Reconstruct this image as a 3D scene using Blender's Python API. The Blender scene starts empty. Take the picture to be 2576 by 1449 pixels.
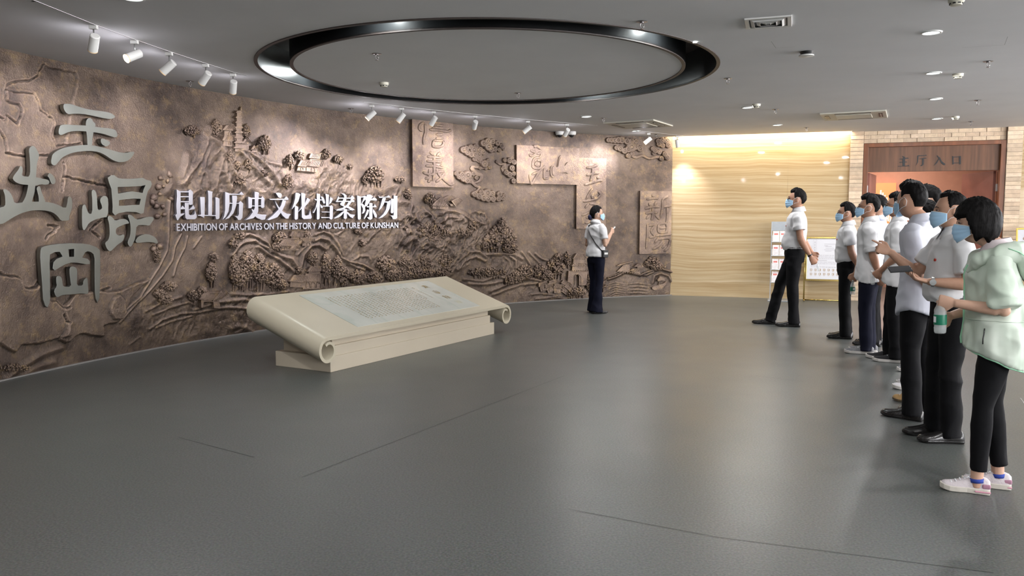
import bpy, bmesh, math, random
import numpy as np
from mathutils import Vector, Matrix
from mathutils.geometry import tessellate_polygon

SC = bpy.context.scene
COL = SC.collection
R = math.radians
random.seed(7)
rng = np.random.RandomState(7)

# ------------------------------------------------------------------ camera, world, exposure
FPX, YH, CAMH = 2040.0, 550.0, 1.42
PITCH = math.atan((724.5 - YH) / FPX)
cam_d = bpy.data.cameras.new('camera')
cam_d.sensor_width = 36.0
cam_d.lens = 36.0 * FPX / 2576.0
cam_d.clip_start = 0.05
cam = bpy.data.objects.new('camera', cam_d)
COL.objects.link(cam)
cam.location = (0, 0, CAMH)
cam.rotation_euler = (math.pi / 2 - PITCH, 0, 0)
SC.camera = cam

wd = bpy.data.worlds.new('world')
SC.world = wd
wd.use_nodes = True
wd.node_tree.nodes['Background'].inputs[0].default_value = (0.60, 0.62, 0.66, 1)
wd.node_tree.nodes['Background'].inputs[1].default_value = 0.05
SC.view_settings.view_transform = 'Standard'
SC.view_settings.look = 'None'
SC.view_settings.gamma = 1
SC.view_settings.use_curve_mapping = False
SC.view_settings.exposure = 0.18
SC.cycles.use_denoising = True
SC.cycles.max_bounces = 8
SC.cycles.diffuse_bounces = 5
SC.cycles.glossy_bounces = 4
SC.cycles.sample_clamp_indirect = 4.0
SC.cycles.caustics_reflective = False
SC.cycles.caustics_refractive = False

E_SPOT = 108.0      # each track spot
E_DOWN = 25.0      # each ceiling downlight
E_COVE = 46.0      # cove strip above the stone wall
E_ROOM = 40.0      # lamps of the hall beyond the door
E_FILL_UP = 9500.0      # added wall-top uplights out of view, ceiling fill
E_RING = 45.0       # small lamps in the ceiling channel
E_FILL_WIN = 620.0     # fill from the added windows, out of view
ZC = 2.90          # ceiling height


def light(name, kind, loc, energy, color=(1, 1, 1), size=0.1, target=None, spot=60, blend=0.5, size_y=None, shape=None):
    l = bpy.data.lights.new(name, kind)
    l.energy = energy
    l.color = color
    if kind == 'SPOT':
        l.spot_size = R(spot); l.spot_blend = blend; l.shadow_soft_size = size
    elif kind == 'AREA':
        l.size = size
        l.shape = shape or 'DISK'
        if size_y: l.shape = 'RECTANGLE'; l.size_y = size_y
    else:
        l.shadow_soft_size = size
    o = bpy.data.objects.new(name, l)
    COL.objects.link(o)
    o.location = loc
    if target is not None:
        d = Vector(target) - Vector(loc)
        o.rotation_euler = d.to_track_quat('-Z', 'Y').to_euler()
    return o

# ------------------------------------------------------------------ measuring helpers
_cp, _sp = math.cos(PITCH), math.sin(PITCH)


def ray(x, y):
    a = (x - 1288.0) / FPX; b = (724.5 - y) / FPX
    return np.array([a, _cp + b * _sp, -_sp + b * _cp])


def atz(x, y, z):
    d = ray(x, y); t = (z - CAMH) / d[2]
    return Vector((d[0] * t, d[1] * t, z))


def aty(x, y, Y):
    d = ray(x, y); t = Y / d[1]
    return Vector((d[0] * t, Y, CAMH + d[2] * t))


# relief wall: a vertical arc, centre WC, radius WR, u metres along it from the left end
WC = (6.266, 4.499); WR = 11.043
PH0 = R(200.0); PH1 = R(107.1)
ULEN = WR * (PH0 - PH1)


def wpt(u, z, h=0.0):
    ph = PH0 - u / WR
    r = WR - h
    return (WC[0] + r * math.cos(ph), WC[1] + r * math.sin(ph), z)


def W(x, y, h=0.0):
    """photo point -> (u, z) on the relief wall at stand-off h"""
    d = ray(x, y)
    dx, dy = d[0], d[1]
    r = WR - h
    a = dx * dx + dy * dy
    b = -2 * (dx * WC[0] + dy * WC[1])
    c = WC[0] ** 2 + WC[1] ** 2 - r * r
    t = (-b + math.sqrt(max(b * b - 4 * a * c, 0))) / (2 * a)
    X, Y = dx * t - WC[0], dy * t - WC[1]
    ph = math.atan2(Y, X)
    if ph < 0: ph += 2 * math.pi
    return (PH0 - ph) * WR, CAMH + d[2] * t


def wscale(x, y):
    u, z = W(x, y)
    p = wpt(u, z)
    return p[1] / FPX      # metres per photo pixel there


def hash01(ix, iy, iz, seed=0):
    n = (ix.astype(np.int64) * 374761393 + iy.astype(np.int64) * 668265263 + iz.astype(np.int64) * 2147483647 + seed * 974634777) & 0xffffffff
    n = ((n ^ (n >> 13)) * 1274126177) & 0xffffffff
    return ((n ^ (n >> 16)) & 0xffff) / 65535.0


def vnoise(x, y, z=None, seed=0):
    x = np.asarray(x, float); y = np.asarray(y, float)
    z = np.zeros_like(x) if z is None else np.asarray(z, float)
    ix, iy, iz = np.floor(x), np.floor(y), np.floor(z)
    fx, fy, fz = x - ix, y - iy, z - iz
    fx = fx * fx * (3 - 2 * fx); fy = fy * fy * (3 - 2 * fy); fz = fz * fz * (3 - 2 * fz)
    r = 0
    for a in (0, 1):
        for b in (0, 1):
            for c in (0, 1):
                w = (fx if a else 1 - fx) * (fy if b else 1 - fy) * (fz if c else 1 - fz)
                r = r + w * hash01(ix + a, iy + b, iz + c, seed)
    return r * 2 - 1


def fbm(x, y, z=None, o=4, seed=0):
    r = 0; a = 1.0
    for k in range(o):
        f = 2.03 ** k
        r = r + a * vnoise(x * f, y * f, None if z is None else z * f, seed + k)
        a *= 0.5
    return r / 1.8


# ------------------------------------------------------------------ materials
MATS = {}


def pm(name, col, rough=0.5, metal=0.0, var=0.08, vs=8.0, bump=0.0, bs=60.0, spec=0.5, col2=None, alpha=1.0, trans=0.0, ior=1.45, sheen=0.0, coat=0.0, stretch=None, detail=4, bd=0.01, bdet=5):
    if name in MATS: return MATS[name]
    m = bpy.data.materials.new(name)
    m.use_nodes = True
    nt = m.node_tree; N = nt.nodes; L = nt.links
    b = N['Principled BSDF']
    tc = N.new('ShaderNodeTexCoord'); mp = N.new('ShaderNodeMapping')
    L.new(tc.outputs['Object'], mp.inputs[0])
    if stretch: mp.inputs['Scale'].default_value = stretch
    nz = N.new('ShaderNodeTexNoise'); nz.inputs['Scale'].default_value = vs; nz.inputs['Detail'].default_value = detail
    L.new(mp.outputs[0], nz.inputs['Vector'])
    cr = N.new('ShaderNodeValToRGB')
    c1 = tuple(min(1, c * (1 - var)) for c in col); c2 = col2 or tuple(min(1, c * (1 + var)) for c in col)
    cr.color_ramp.elements[0].position = 0.3; cr.color_ramp.elements[1].position = 0.7
    cr.color_ramp.elements[0].color = (*c1, 1); cr.color_ramp.elements[1].color = (*c2, 1)
    L.new(nz.outputs['Fac'], cr.inputs[0]); L.new(cr.outputs[0], b.inputs['Base Color'])
    b.inputs['Roughness'].default_value = rough; b.inputs['Metallic'].default_value = metal
    b.inputs['Specular IOR Level'].default_value = spec
    b.inputs['Transmission Weight'].default_value = trans; b.inputs['IOR'].default_value = ior
    b.inputs['Alpha'].default_value = alpha
    b.inputs['Sheen Weight'].default_value = sheen
    b.inputs['Coat Weight'].default_value = coat
    if bump:
        n2 = N.new('ShaderNodeTexNoise'); n2.inputs['Scale'].default_value = bs; n2.inputs['Detail'].default_value = bdet
        L.new(mp.outputs[0], n2.inputs['Vector'])
        bp = N.new('ShaderNodeBump'); bp.inputs['Strength'].default_value = bump; bp.inputs['Distance'].default_value = bd
        L.new(n2.outputs['Fac'], bp.inputs['Height']); L.new(bp.outputs[0], b.inputs['Normal'])
    MATS[name] = m
    return m


def em(name, col, strength):
    if name in MATS: return MATS[name]
    m = bpy.data.materials.new(name); m.use_nodes = True
    nt = m.node_tree; b = nt.nodes['Principled BSDF']
    b.inputs['Base Color'].default_value = (*col, 1)
    b.inputs['Emission Color'].default_value = (*col, 1); b.inputs['Emission Strength'].default_value = strength
    MATS[name] = m
    return m


# ------------------------------------------------------------------ mesh builder
class MB:
    def __init__(s): s.v = []; s.f = []; s.m = []; s.cur = 0

    def add(s, vs, fs):
        o = len(s.v); s.v += [tuple(v) for v in vs]; s.f += [tuple(o + i for i in f) for f in fs]; s.m += [s.cur] * len(fs)

    def box(s, x0, x1, y0, y1, z0, z1, M=None):
        vs = [Vector((x, y, z)) for z in (z0, z1) for y in (y0, y1) for x in (x0, x1)]
        if M is not None: vs = [M @ v for v in vs]
        s.add(vs, [(0, 2, 3, 1), (4, 5, 7, 6), (0, 1, 5, 4), (2, 6, 7, 3), (0, 4, 6, 2), (1, 3, 7, 5)])

    def lathe(s, prof, n=24, M=None, close=True):
        vs = []; fs = []
        for r, z in prof:
            for i in range(n):
                a = 2 * math.pi * i / n; vs.append(Vector((r * math.cos(a), r * math.sin(a), z)))
        if M is not None: vs = [M @ v for v in vs]
        for k in range(len(prof) - 1):
            for i in range(n):
                j = (i + 1) % n; fs.append((k * n + i, k * n + j, (k + 1) * n + j, (k + 1) * n + i))
        if close:
            fs.append(tuple(range(n - 1, -1, -1))); fs.append(tuple((len(prof) - 1) * n + i for i in range(n)))
        s.add(vs, fs)

    def tube(s, pts, rads, n=10, cap=True, ell=1.0, up=None):
        pts = [Vector(p) for p in pts]
        if not hasattr(rads, '__len__'): rads = [rads] * len(pts)
        vs = []; fs = []; px = None
        for i, p in enumerate(pts):
            d = (pts[min(i + 1, len(pts) - 1)] - pts[max(i - 1, 0)]).normalized()
            if px is None:
                ref = Vector(up) if up else (Vector((1, 0, 0)) if abs(d.x) < 0.8 else Vector((0, 1, 0)))
                px = (ref - d * ref.dot(d)).normalized()
            else:
                px = (px - d * px.dot(d)).normalized()
            py = d.cross(px)
            for k in range(n):
                a = 2 * math.pi * k / n
                vs.append(p + px * (math.cos(a) * rads[i] * ell) + py * (math.sin(a) * rads[i]))
        for i in range(len(pts) - 1):
            for k in range(n):
                j = (k + 1) % n; fs.append((i * n + k, i * n + j, (i + 1) * n + j, (i + 1) * n + k))
        if cap:
            fs.append(tuple(range(n - 1, -1, -1))); fs.append(tuple((len(pts) - 1) * n + i for i in range(n)))
        s.add(vs, fs)

    def loft(s, rings, cap=True):
        n = len(rings[0]); vs = [v for r in rings for v in r]; fs = []
        for i in range(len(rings) - 1):
            for k in range(n):
                j = (k + 1) % n; fs.append((i * n + k, i * n + j, (i + 1) * n + j, (i + 1) * n + k))
        if cap:
            fs.append(tuple(range(n - 1, -1, -1))); fs.append(tuple((len(rings) - 1) * n + i for i in range(n)))
        s.add(vs, fs)

    def sphere(s, c, r, nu=14, nv=9, M=None):
        c = Vector(c); r = Vector(r) if hasattr(r, '__len__') else Vector((r, r, r))
        vs = []; fs = []
        for j in range(1, nv):
            t = math.pi * j / nv
            for i in range(nu):
                a = 2 * math.pi * i / nu
                vs.append(Vector((r.x * math.sin(t) * math.cos(a), r.y * math.sin(t) * math.sin(a), r.z * math.cos(t))))
        vs.append(Vector((0, 0, r.z))); vs.append(Vector((0, 0, -r.z)))
        if M is not None: vs = [M @ v for v in vs]
        vs = [v + c for v in vs]
        for j in range(nv - 2):
            for i in range(nu):
                k = (i + 1) % nu; fs.append((j * nu + i, (j + 1) * nu + i, (j + 1) * nu + k, j * nu + k))
        T = (nv - 1) * nu
        for i in range(nu):
            k = (i + 1) % nu
            fs.append((T, i, k)); fs.append((T + 1, (nv - 2) * nu + k, (nv - 2) * nu + i))
        s.add(vs, fs)

    def prism(s, pts, z0, z1, M=None):
        """extrude a polygon (x, y) between z0 and z1"""
        n = len(pts)
        vs = [Vector((p[0], p[1], z)) for z in (z0, z1) for p in pts]
        if M is not None: vs = [M @ v for v in vs]
        fs = [(i, (i + 1) % n, n + (i + 1) % n, n + i) for i in range(n)]
        tri = tessellate_polygon([[Vector((p[0], p[1], 0)) for p in pts]])
        fs += [tuple(t) for t in tri] + [tuple(n + i for i in reversed(t)) for t in tri]
        s.add(vs, fs)

    def build(s, name, mat=None, parent=None, smooth=False, mats=None, fix=True, bevel=0):
        me = bpy.data.meshes.new(name)
        me.from_pydata(s.v, [], s.f)
        for m in (mats or ([mat] if mat else [])): me.materials.append(m)
        if mats: me.polygons.foreach_set('material_index', s.m)
        if fix:
            bm = bmesh.new(); bm.from_mesh(me); bmesh.ops.recalc_face_normals(bm, faces=bm.faces); bm.to_mesh(me); bm.free()
        if smooth: me.polygons.foreach_set('use_smooth', [True] * len(me.polygons))
        o = bpy.data.objects.new(name, me); COL.objects.link(o)
        if parent is not None: o.parent = parent
        if smooth == 'auto' or bevel:
            if bevel:
                b = o.modifiers.new('b', 'BEVEL'); b.width = bevel; b.segments = 2; b.limit_method = 'ANGLE'
        if smooth == 'auto':
            me.polygons.foreach_set('use_smooth', [True] * len(me.polygons))
            try: me.set_sharp_from_angle(angle=R(40))
            except Exception: pass
        return o


def tag(o, label=None, cat=None, group=None, kind=None):
    if label: o['label'] = label
    if cat: o['category'] = cat
    if group: o['group'] = group
    if kind: o['kind'] = kind
    return o


def empty(name, loc=(0, 0, 0), rz=0.0):
    o = bpy.data.objects.new(name, None); COL.objects.link(o)
    o.location = loc; o.rotation_euler = (0, 0, rz); o.empty_display_size = 0.1
    return o


def copy_tree(o, parent=None):
    kids = list(o.children)
    c = o.copy(); COL.objects.link(c); c.parent = parent
    for ch in kids: copy_tree(ch, c)
    return c
# ------------------------------------------------------------------ the room
M_ceil = pm('ceiling_paint', (0.84, 0.83, 0.835), 0.75, var=0.02, vs=2)
M_white = pm('white_metal', (0.72, 0.72, 0.70), 0.4, var=0.02)
M_black = pm('black_gloss', (0.013, 0.014, 0.015), 0.30, var=0.1, spec=0.6)
M_rim = pm('dark_bronze_rim', (0.045, 0.035, 0.032), 0.5, var=0.1)
M_steel0 = pm('fill_window_steel', (0.4, 0.4, 0.4), 0.4, 0.8)
M_plain = pm('plain_wall', (0.75, 0.74, 0.73), 0.7, var=0.03)


def floor_mat():
    m = bpy.data.materials.new('vinyl_floor'); m.use_nodes = True
    nt = m.node_tree; N = nt.nodes; L = nt.links; b = N['Principled BSDF']
    tc = N.new('ShaderNodeTexCoord')
    n1 = N.new('ShaderNodeTexNoise'); n1.inputs['Scale'].default_value = 90; n1.inputs['Detail'].default_value = 6
    n2 = N.new('ShaderNodeTexNoise'); n2.inputs['Scale'].default_value = 1.3; n2.inputs['Detail'].default_value = 3
    vo = N.new('ShaderNodeTexVoronoi'); vo.inputs['Scale'].default_value = 260
    for n in (n1, n2, vo): L.new(tc.outputs['Object'], n.inputs['Vector'])
    cr = N.new('ShaderNodeValToRGB')
    cr.color_ramp.elements[0].position = 0.32; cr.color_ramp.elements[0].color = (0.066, 0.072, 0.069, 1)
    cr.color_ramp.elements[1].position = 0.70; cr.color_ramp.elements[1].color = (0.146, 0.156, 0.148, 1)
    L.new(n1.outputs['Fac'], cr.inputs[0])
    mx = N.new('ShaderNodeMix'); mx.data_type = 'RGBA'; mx.inputs[0].default_value = 0.25; mx.blend_type = 'MULTIPLY'
    L.new(cr.outputs[0], mx.inputs[6]); L.new(vo.outputs['Color'], mx.inputs[7])
    L.new(mx.outputs[2], b.inputs['Base Color'])
    mr = N.new('ShaderNodeMapRange'); mr.inputs[3].default_value = 0.30; mr.inputs[4].default_value = 0.42
    L.new(n2.outputs['Fac'], mr.inputs[0]); L.new(mr.outputs[0], b.inputs['Roughness'])
    b.inputs['Specular IOR Level'].default_value = 0.5
    bp = N.new('ShaderNodeBump'); bp.inputs['Strength'].default_value = 0.10; bp.inputs['Distance'].default_value = 0.002
    L.new(n1.outputs['Fac'], bp.inputs['Height']); L.new(bp.outputs[0], b.inputs['Normal'])
    return m


b = MB(); b.box(-7, 12, -8, 24, -0.1, 0)
floor = b.build('floor', floor_mat()); tag(floor, 'grey speckled vinyl floor of the exhibition hall', kind='structure')
# faint welded seams of the floor sheets
M_seam = pm('floor_seam', (0.06, 0.065, 0.06), 0.5)
b = MB()
for (p, q) in (((450, 1100), (640, 1150)), ((760, 1200), (1420, 945)), ((1430, 1280), (1800, 1350)), ((1800, 1350), (2500, 1440)), ((1900, 945), (2020, 960))):
    a = atz(*p, 0.0015); c = atz(*q, 0.0015); d = (c - a).normalized(); n = Vector((-d.y, d.x, 0)) * 0.002
    b.add([a - n, c - n, c + n, a + n], [(0, 1, 2, 3)])
o = b.build('floor_seam', M_seam, floor)

# ceiling with the round channel
RC = Vector((-0.235, 8.40)); RO, RI = 2.275, 1.955
SA = Vector((2.94, 15.03)); SD = Vector((0.949, -0.3145)).normalized(); SN = Vector((SD.y, -SD.x))  # stone wall line, SN towards the room
if SN.y > 0: SN = -SN


def SP(t, off=0.0, z=0.0):
    p = SA + SD * t + SN * off
    return Vector((p.x, p.y, z))


def ring_pts(r, n=128): return [(RC.x + r * math.cos(2 * math.pi * i / n), RC.y + r * math.sin(2 * math.pi * i / n)) for i in range(n)]


cA, cB, cC, cD = SP(-0.6, 0.16), SP(3.03, 0.16), SP(3.03, 0.0), SP(10, 0.0)
outer = [(-7, -8), (12, -8), (12, cD.y), (cD.x, cD.y), (cC.x, cC.y), (cB.x, cB.y), (cA.x, cA.y), (1.5, 17.0), (-7, 17)]
hole = ring_pts(RO)
tri = tessellate_polygon([[Vector((x, y, 0)) for x, y in outer], [Vector((x, y, 0)) for x, y in reversed(hole)]])
pts = outer + list(reversed(hole))
b = MB(); b.add([(x, y, ZC) for x, y in pts], [tuple(t) for t in tri])
# thickness edge at the cove
nb = len(outer)
b.add([(x, y, z) for z in (ZC, ZC + 0.14) for x, y in outer], [(i, (i + 1) % nb, nb + (i + 1) % nb, nb + i) for i in range(nb)])
b.add([(RC.x, RC.y, ZC)] + [(x, y, ZC) for x, y in ring_pts(RI - 0.03)], [(0, i + 1, (i + 1) % 128 + 1) for i in range(128)])
ceiling = b.build('ceiling', M_ceil, fix=False); tag(ceiling, 'flat pale grey plaster ceiling', kind='structure')
b = MB()


def annulus(b, r0, z0, r1, z1, n=128):
    A = ring_pts(r0, n); B = ring_pts(r1, n)
    b.add([(x, y, z0) for x, y in A] + [(x, y, z1) for x, y in B], [(i, (i + 1) % n, n + (i + 1) % n, n + i) for i in range(n)])


annulus(b, RO - 0.03, ZC, RO - 0.03, ZC + 0.32); annulus(b, RI, ZC, RI, ZC + 0.32)
o = b.build('trim_1', M_black, smooth=True, fix=False); tag(o, 'gloss black side faces of the round ceiling channel', kind='structure')
b = MB(); annulus(b, RI, ZC + 0.32, RO - 0.03, ZC + 0.32); o = b.build('channel_top', M_rim, o, fix=False)
b = MB()
for r0, r1 in ((RO - 0.03, RO + 0.004), (RI - 0.034, RI)):
    annulus(b, r0, ZC - 0.008, r1, ZC - 0.008); annulus(b, r0, ZC - 0.008, r0, ZC + 0.01); annulus(b, r1, ZC - 0.008, r1, ZC + 0.01)
o = b.build('trim_2', M_rim, smooth=False, fix=False); tag(o, 'dark brown metal rims of the round ceiling channel', kind='structure')
# slab above, closes the channel and cove
b = MB(); b.box(-7, 12, -8, 24, ZC + 0.36, ZC + 0.46)
o = b.build('trim_3', M_plain); tag(o, 'floor slab above the ceiling', kind='structure')
# walls out of view that close the room
b = MB(); b.box(-7, 12, -8.2, -8, 0, ZC + 0.4); tag(b.build('wall_rear', M_plain), 'plain wall behind the viewer', kind='structure')
b = MB(); b.box(12, 12.2, -8, 24, 0, ZC + 0.4); tag(b.build('wall_right', M_plain), 'plain wall on the right of the hall', kind='structure')
b = MB(); b.box(-7.2, -7, -8, 24, 0, ZC + 0.4); tag(b.build('wall_outer', M_plain), 'plain outer wall beyond the relief', kind='structure')
b = MB(); p = wpt(0, 0); b.box(-7, p[0] + 0.02, p[1] - 0.2, p[1], 0, ZC); tag(b.build('wall_return', M_plain), 'short return wall at the relief end', kind='structure')

# windows put in on the right and rear walls to brighten the ceiling, unseen
FILL_WIN = [('x', -7.0, -3.4), ('x', -3.2, 0.4), ('x', 0.6, 4.2), ('x', 4.4, 8.0), ('y', 5.0, 8.1), ('y', 8.3, 11.4)]
for i, (ax, a0, a1) in enumerate(FILL_WIN):
    b = MB()
    M = (Matrix.Translation((11.93, 0, 0)) @ Matrix.Rotation(R(90), 4, 'Z')) if ax == 'x' else Matrix.Translation((0, -7.99, 0))
    b.box(a0, a1, 0, .06, 0.30, 0.38, M); b.box(a0, a1, 0, .06, 2.52, 2.60, M); b.box(a0, a0 + .07, 0, .06, .38, 2.52, M); b.box(a1 - .07, a1, 0, .06, .38, 2.52, M); b.box((a0 + a1) / 2 - .03, (a0 + a1) / 2 + .03, 0, .06, .38, 2.52, M)
    if ax == 'x': pass
    w_ = b.build('fill_window_%d' % (i + 1), M_steel0); tag(w_, 'tall glazed fill light added outside the view', kind='structure')
    m_ = (a0 + a1) / 2
    b = MB(); b.box(a0 + .07, a1 - .07, .02, .03, .38, 2.52, M); b.build('pane', em('fill_pane', (.9, .95, 1.0), 1.0), w_)
    if ax == 'x': light('fill_light', 'AREA', (11.84, m_, 1.5), E_FILL_WIN / 6, (1.0, 0.97, 0.98), a1 - a0 - .2, target=(0, m_, 1.5), size_y=2.1)
    else: light('fill_light', 'AREA', (m_, -7.9, 1.5), E_FILL_WIN / 6, (1.0, 0.97, 0.98), a1 - a0 - .2, target=(m_, 0, 1.5), size_y=2.1)

# added uplights on rear and right walls, out of view, brightening the ceiling
for i, (ax, a0, a1) in enumerate((('x', -7.0, 0.5), ('x', 0.8, 6.8), ('x', 7.0, 11.5), ('y', 7.4, 11.2))):
    M = (Matrix.Translation((11.93, 0, 0)) @ Matrix.Rotation(R(90), 4, 'Z')) if ax == 'x' else Matrix.Translation((0, -7.99, 0))
    m_ = (a0 + a1) / 2
    b = MB(); b.box(a0, a1, 0.0, .02, 2.64, 2.74, M); b.box(a0, a1, .02, .20, 2.64, 2.66, M); b.box(a0, a1, .18, .20, 2.66, 2.70, M)
    o = b.build('fill_trough', M_plain); tag(o, 'long fill light trough added out of view, %s' % ('right wall, rear part', 'right wall, middle part', 'right wall, far part', 'rear wall')[i], 'wall light')
    loc = (11.80, m_, 2.665) if ax == 'x' else (m_, -7.86, 2.665)
    tg = (9.4, m_, 2.665 + 1.6) if ax == 'x' else (m_, -5.4, 2.665 + 1.6)
    light('fill_uplight', 'AREA', loc, E_FILL_UP / 4, (1.0, 0.985, 1.0), a1 - a0 - .2, target=tg, size_y=.10)

# ------------------------------------------------------------------ stone wall, brick pilasters, doorway
def stone_mat():
    m = bpy.data.materials.new('travertine'); m.use_nodes = True
    nt = m.node_tree; N = nt.nodes; L = nt.links; b = N['Principled BSDF']
    tc = N.new('ShaderNodeTexCoord'); mp = N.new('ShaderNodeMapping')
    mp.inputs['Scale'].default_value = (0.22, 0.22, 13.0)
    L.new(tc.outputs['Object'], mp.inputs[0])
    nw = N.new('ShaderNodeTexNoise'); nw.inputs['Scale'].default_value = 0.42; nw.inputs['Detail'].default_value = 3
    L.new(tc.outputs['Object'], nw.inputs['Vector'])
    ma = N.new('ShaderNodeVectorMath'); ma.operation = 'MULTIPLY_ADD'
    ma.inputs[1].default_value = (0.0, 0.0, 3.6)
    L.new(nw.outputs['Color'], ma.inputs[0]); L.new(mp.outputs[0], ma.inputs[2])
    n1 = N.new('ShaderNodeTexNoise'); n1.inputs['Scale'].default_value = 1.6; n1.inputs['Detail'].default_value = 9; n1.inputs['Roughness'].default_value = 0.68
    L.new(ma.outputs[0], n1.inputs['Vector'])
    cr = N.new('ShaderNodeValToRGB'); e = cr.color_ramp.elements
    e[0].position = 0.28; e[0].color = (0.31, 0.20, 0.095, 1)
    e[1].position = 0.74; e[1].color = (0.66, 0.545, 0.38, 1)
    k = e.new(0.45); k.color = (0.44, 0.325, 0.18, 1)
    k = e.new(0.58); k.color = (0.52, 0.41, 0.255, 1)
    L.new(n1.outputs['Fac'], cr.inputs[0]); L.new(cr.outputs[0], b.inputs['Base Color'])
    b.inputs['Roughness'].default_value = 0.035
    b.inputs['Specular IOR Level'].default_value = 0.35
    return m


M_stone = stone_mat()
M_brick = [pm('pale_brick_%d' % i, c, 0.8, var=0.12, vs=14, bump=0.5, bs=45) for i, c in enumerate([(0.62, 0.49, 0.35), (0.56, 0.43, 0.31), (0.68, 0.54, 0.40), (0.52, 0.41, 0.30)])]
M_mortar = pm('mortar', (0.36, 0.29, 0.23), 0.9, var=0.1, vs=30)
M_wood = pm('red_brown_wood', (0.17, 0.060, 0.024), 0.38, var=0.25, vs=3, stretch=(6, 6, 0.6))
M_wood2 = pm('door_fascia_wood', (0.125, 0.055, 0.026), 0.45, var=0.3, vs=3, stretch=(8, 8, 0.5))
TP0, TP1, TD0, TD1, TP2 = 3.02, 3.235, 3.235, 5.37, 5.60
STM = Matrix.Translation(Vector((SA.x, SA.y, 0))) @ Matrix.Rotation(math.atan2(SD.y, SD.x), 4, 'Z')   # local x along wall, +y into the wall


def sbox(b, t0, t1, d0, d1, z0, z1): b.box(t0, t1, d0, d1, z0, z1)


def sbuild(b, name, mat, parent=None, **k):
    o = b.build(name, mat, parent, **k)
    if parent is None: o.matrix_world = STM
    return o


wall_back = MB(); sbox(wall_back, -0.3, TP0, 0.06, 0.3, 0, ZC + 0.36); sbox(wall_back, TP2, 10, 0.06, 0.3, 0, ZC + 0.36)
sbox(wall_back, TP0, TP2, 0.06, 0.3, 2.70, ZC + 0.36); sbox(wall_back, TP0, TD0 - .004, -0.040, 0.3, 0, 2.70); sbox(wall_back, TD1 + .004, TP2, -0.040, 0.3, 0, 2.70); sbox(wall_back, TP0, TD0 - .004, -0.040, 0.06, 2.70, ZC); sbox(wall_back, TD1 + .004, TP2, -0.040, 0.06, 2.70, ZC); sbox(wall_back, TD0, TD1, 0.005, 0.06, 2.70, ZC)
wall_back = sbuild(wall_back, 'wall_back', M_mortar); tag(wall_back, 'far wall with polished travertine and pale brick around the entrance', kind='structure')
seams = [-0.3, 2.02, TP0]
for a, c in zip(seams[:-1], seams[1:]):
    b = MB(); sbox(b, a + 0.0008, c - 0.0008, 0.0, 0.06, 0, ZC + 0.30); o = b.build('stone_panel', M_stone, wall_back)
for a, c in ((TP2, 7.0), (7.0, 10.0)):
    b = MB(); sbox(b, a + 0.0008, c - 0.0008, 0.0, 0.06, 0, ZC + 0.30); o = b.build('stone_panel', M_stone, wall_back)
CH = 0.0675; k = 0
def brick(t0, t1, z0, z1, prot):
    global k
    b = MB(); j = random.uniform(-0.006, 0.008); e = 0.0025
    sbox(b, t0 + e, t1 - e, prot - 0.004 + j, 0.07, z0 + e, z1 - e)
    k += 1
    return b.build('brick', M_brick[random.choice((0, 0, 1, 2, 3))], wall_back, bevel=0.003)


z = 0.0
while z < ZC - 0.01:
    z1 = min(z + CH, ZC + 0.05)
    brick(TP0, TP1 - 0.005, z, z1, -0.045); brick(TD1 + 0.005, TP2, z, z1, -0.045)
    z += CH
rows = [2.70 + CH * i for i in range(4)]
for i, z in enumerate(rows):
    t = TP1 - (0.1 if i % 2 else 0.0)
    while t < TD1:
        t1 = min(t + 0.205, TD1); t0 = max(t, TP1)
        if t1 - t0 > 0.03: brick(t0, t1, z, min(z + CH, ZC + 0.02), 0.0)
        t += 0.205
# door frame and fascia
b = MB(); zf = 2.695
sbox(b, TD0, TD0 + 0.075, -0.03, 0.16, 0, zf); sbox(b, TD1 - 0.075, TD1, -0.03, 0.16, 0, zf); sbox(b, TD0 + 0.075, TD1 - 0.075, -0.03, 0.16, zf - 0.065, zf)
door = sbuild(b, 'door_1', M_wood, bevel=0.004); tag(door, 'wide red-brown wooden entrance frame with open leaves', kind='structure')
b = MB(); sbox(b, TD0 + 0.075, TD1 - 0.075, 0.03, 0.12, 2.215, zf - 0.065); fascia = b.build('fascia_board', M_wood2, door)
M_ink = pm('dark_lettering', (0.012, 0.014, 0.016), 0.5)


def on_stone(x, y, d):
    """photo point -> (t, z) on the plane at depth d into the stone wall"""
    r = ray(x, y); n = np.array([SN.x, SN.y]); a = np.array([SA.x, SA.y]) - n * d
    s = (a @ n) / (r[0] * n[0] + r[1] * n[1])
    P = np.array([r[0] * s, r[1] * s]) - np.array([SA.x, SA.y])
    return float(P @ np.array([SD.x, SD.y])), CAMH + r[2] * s


DOOR_TXT = {  # crop origin (2120,320), scale 5.649
 'zhu': [[(845, 408), (880, 420), (895, 445), (870, 450)], [(805, 450), (925, 432), (940, 445), (810, 458)], [(848, 450), (885, 450), (882, 550), (850, 550)], [(808, 495), (905, 488), (920, 498), (812, 503)], [(785, 553), (920, 545), (932, 535), (950, 552), (785, 560)]],
 'ting': [[(1060, 405), (1075, 400), (1170, 398), (1185, 390), (1195, 404), (1078, 412), (1076, 440), (1070, 500), (1040, 545), (1058, 500)], [(1095, 445), (1180, 435), (1195, 445), (1095, 452)], [(1130, 447), (1152, 447), (1148, 530), (1125, 552), (1100, 548), (1128, 530)]],
 'ru': [[(1335, 402), (1350, 402), (1378, 440), (1340, 510), (1292, 548), (1330, 500), (1362, 445)], [(1360, 425), (1380, 425), (1410, 485), (1462, 525), (1440, 540), (1400, 510)]],
 'kou': [[(1558, 410), (1575, 415), (1578, 525), (1558, 532)], [(1575, 420), (1655, 415), (1655, 424), (1575, 430)], [(1655, 412), (1680, 408), (1678, 525), (1656, 530)], [(1575, 505), (1657, 502), (1657, 510), (1575, 514)]]}
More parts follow.
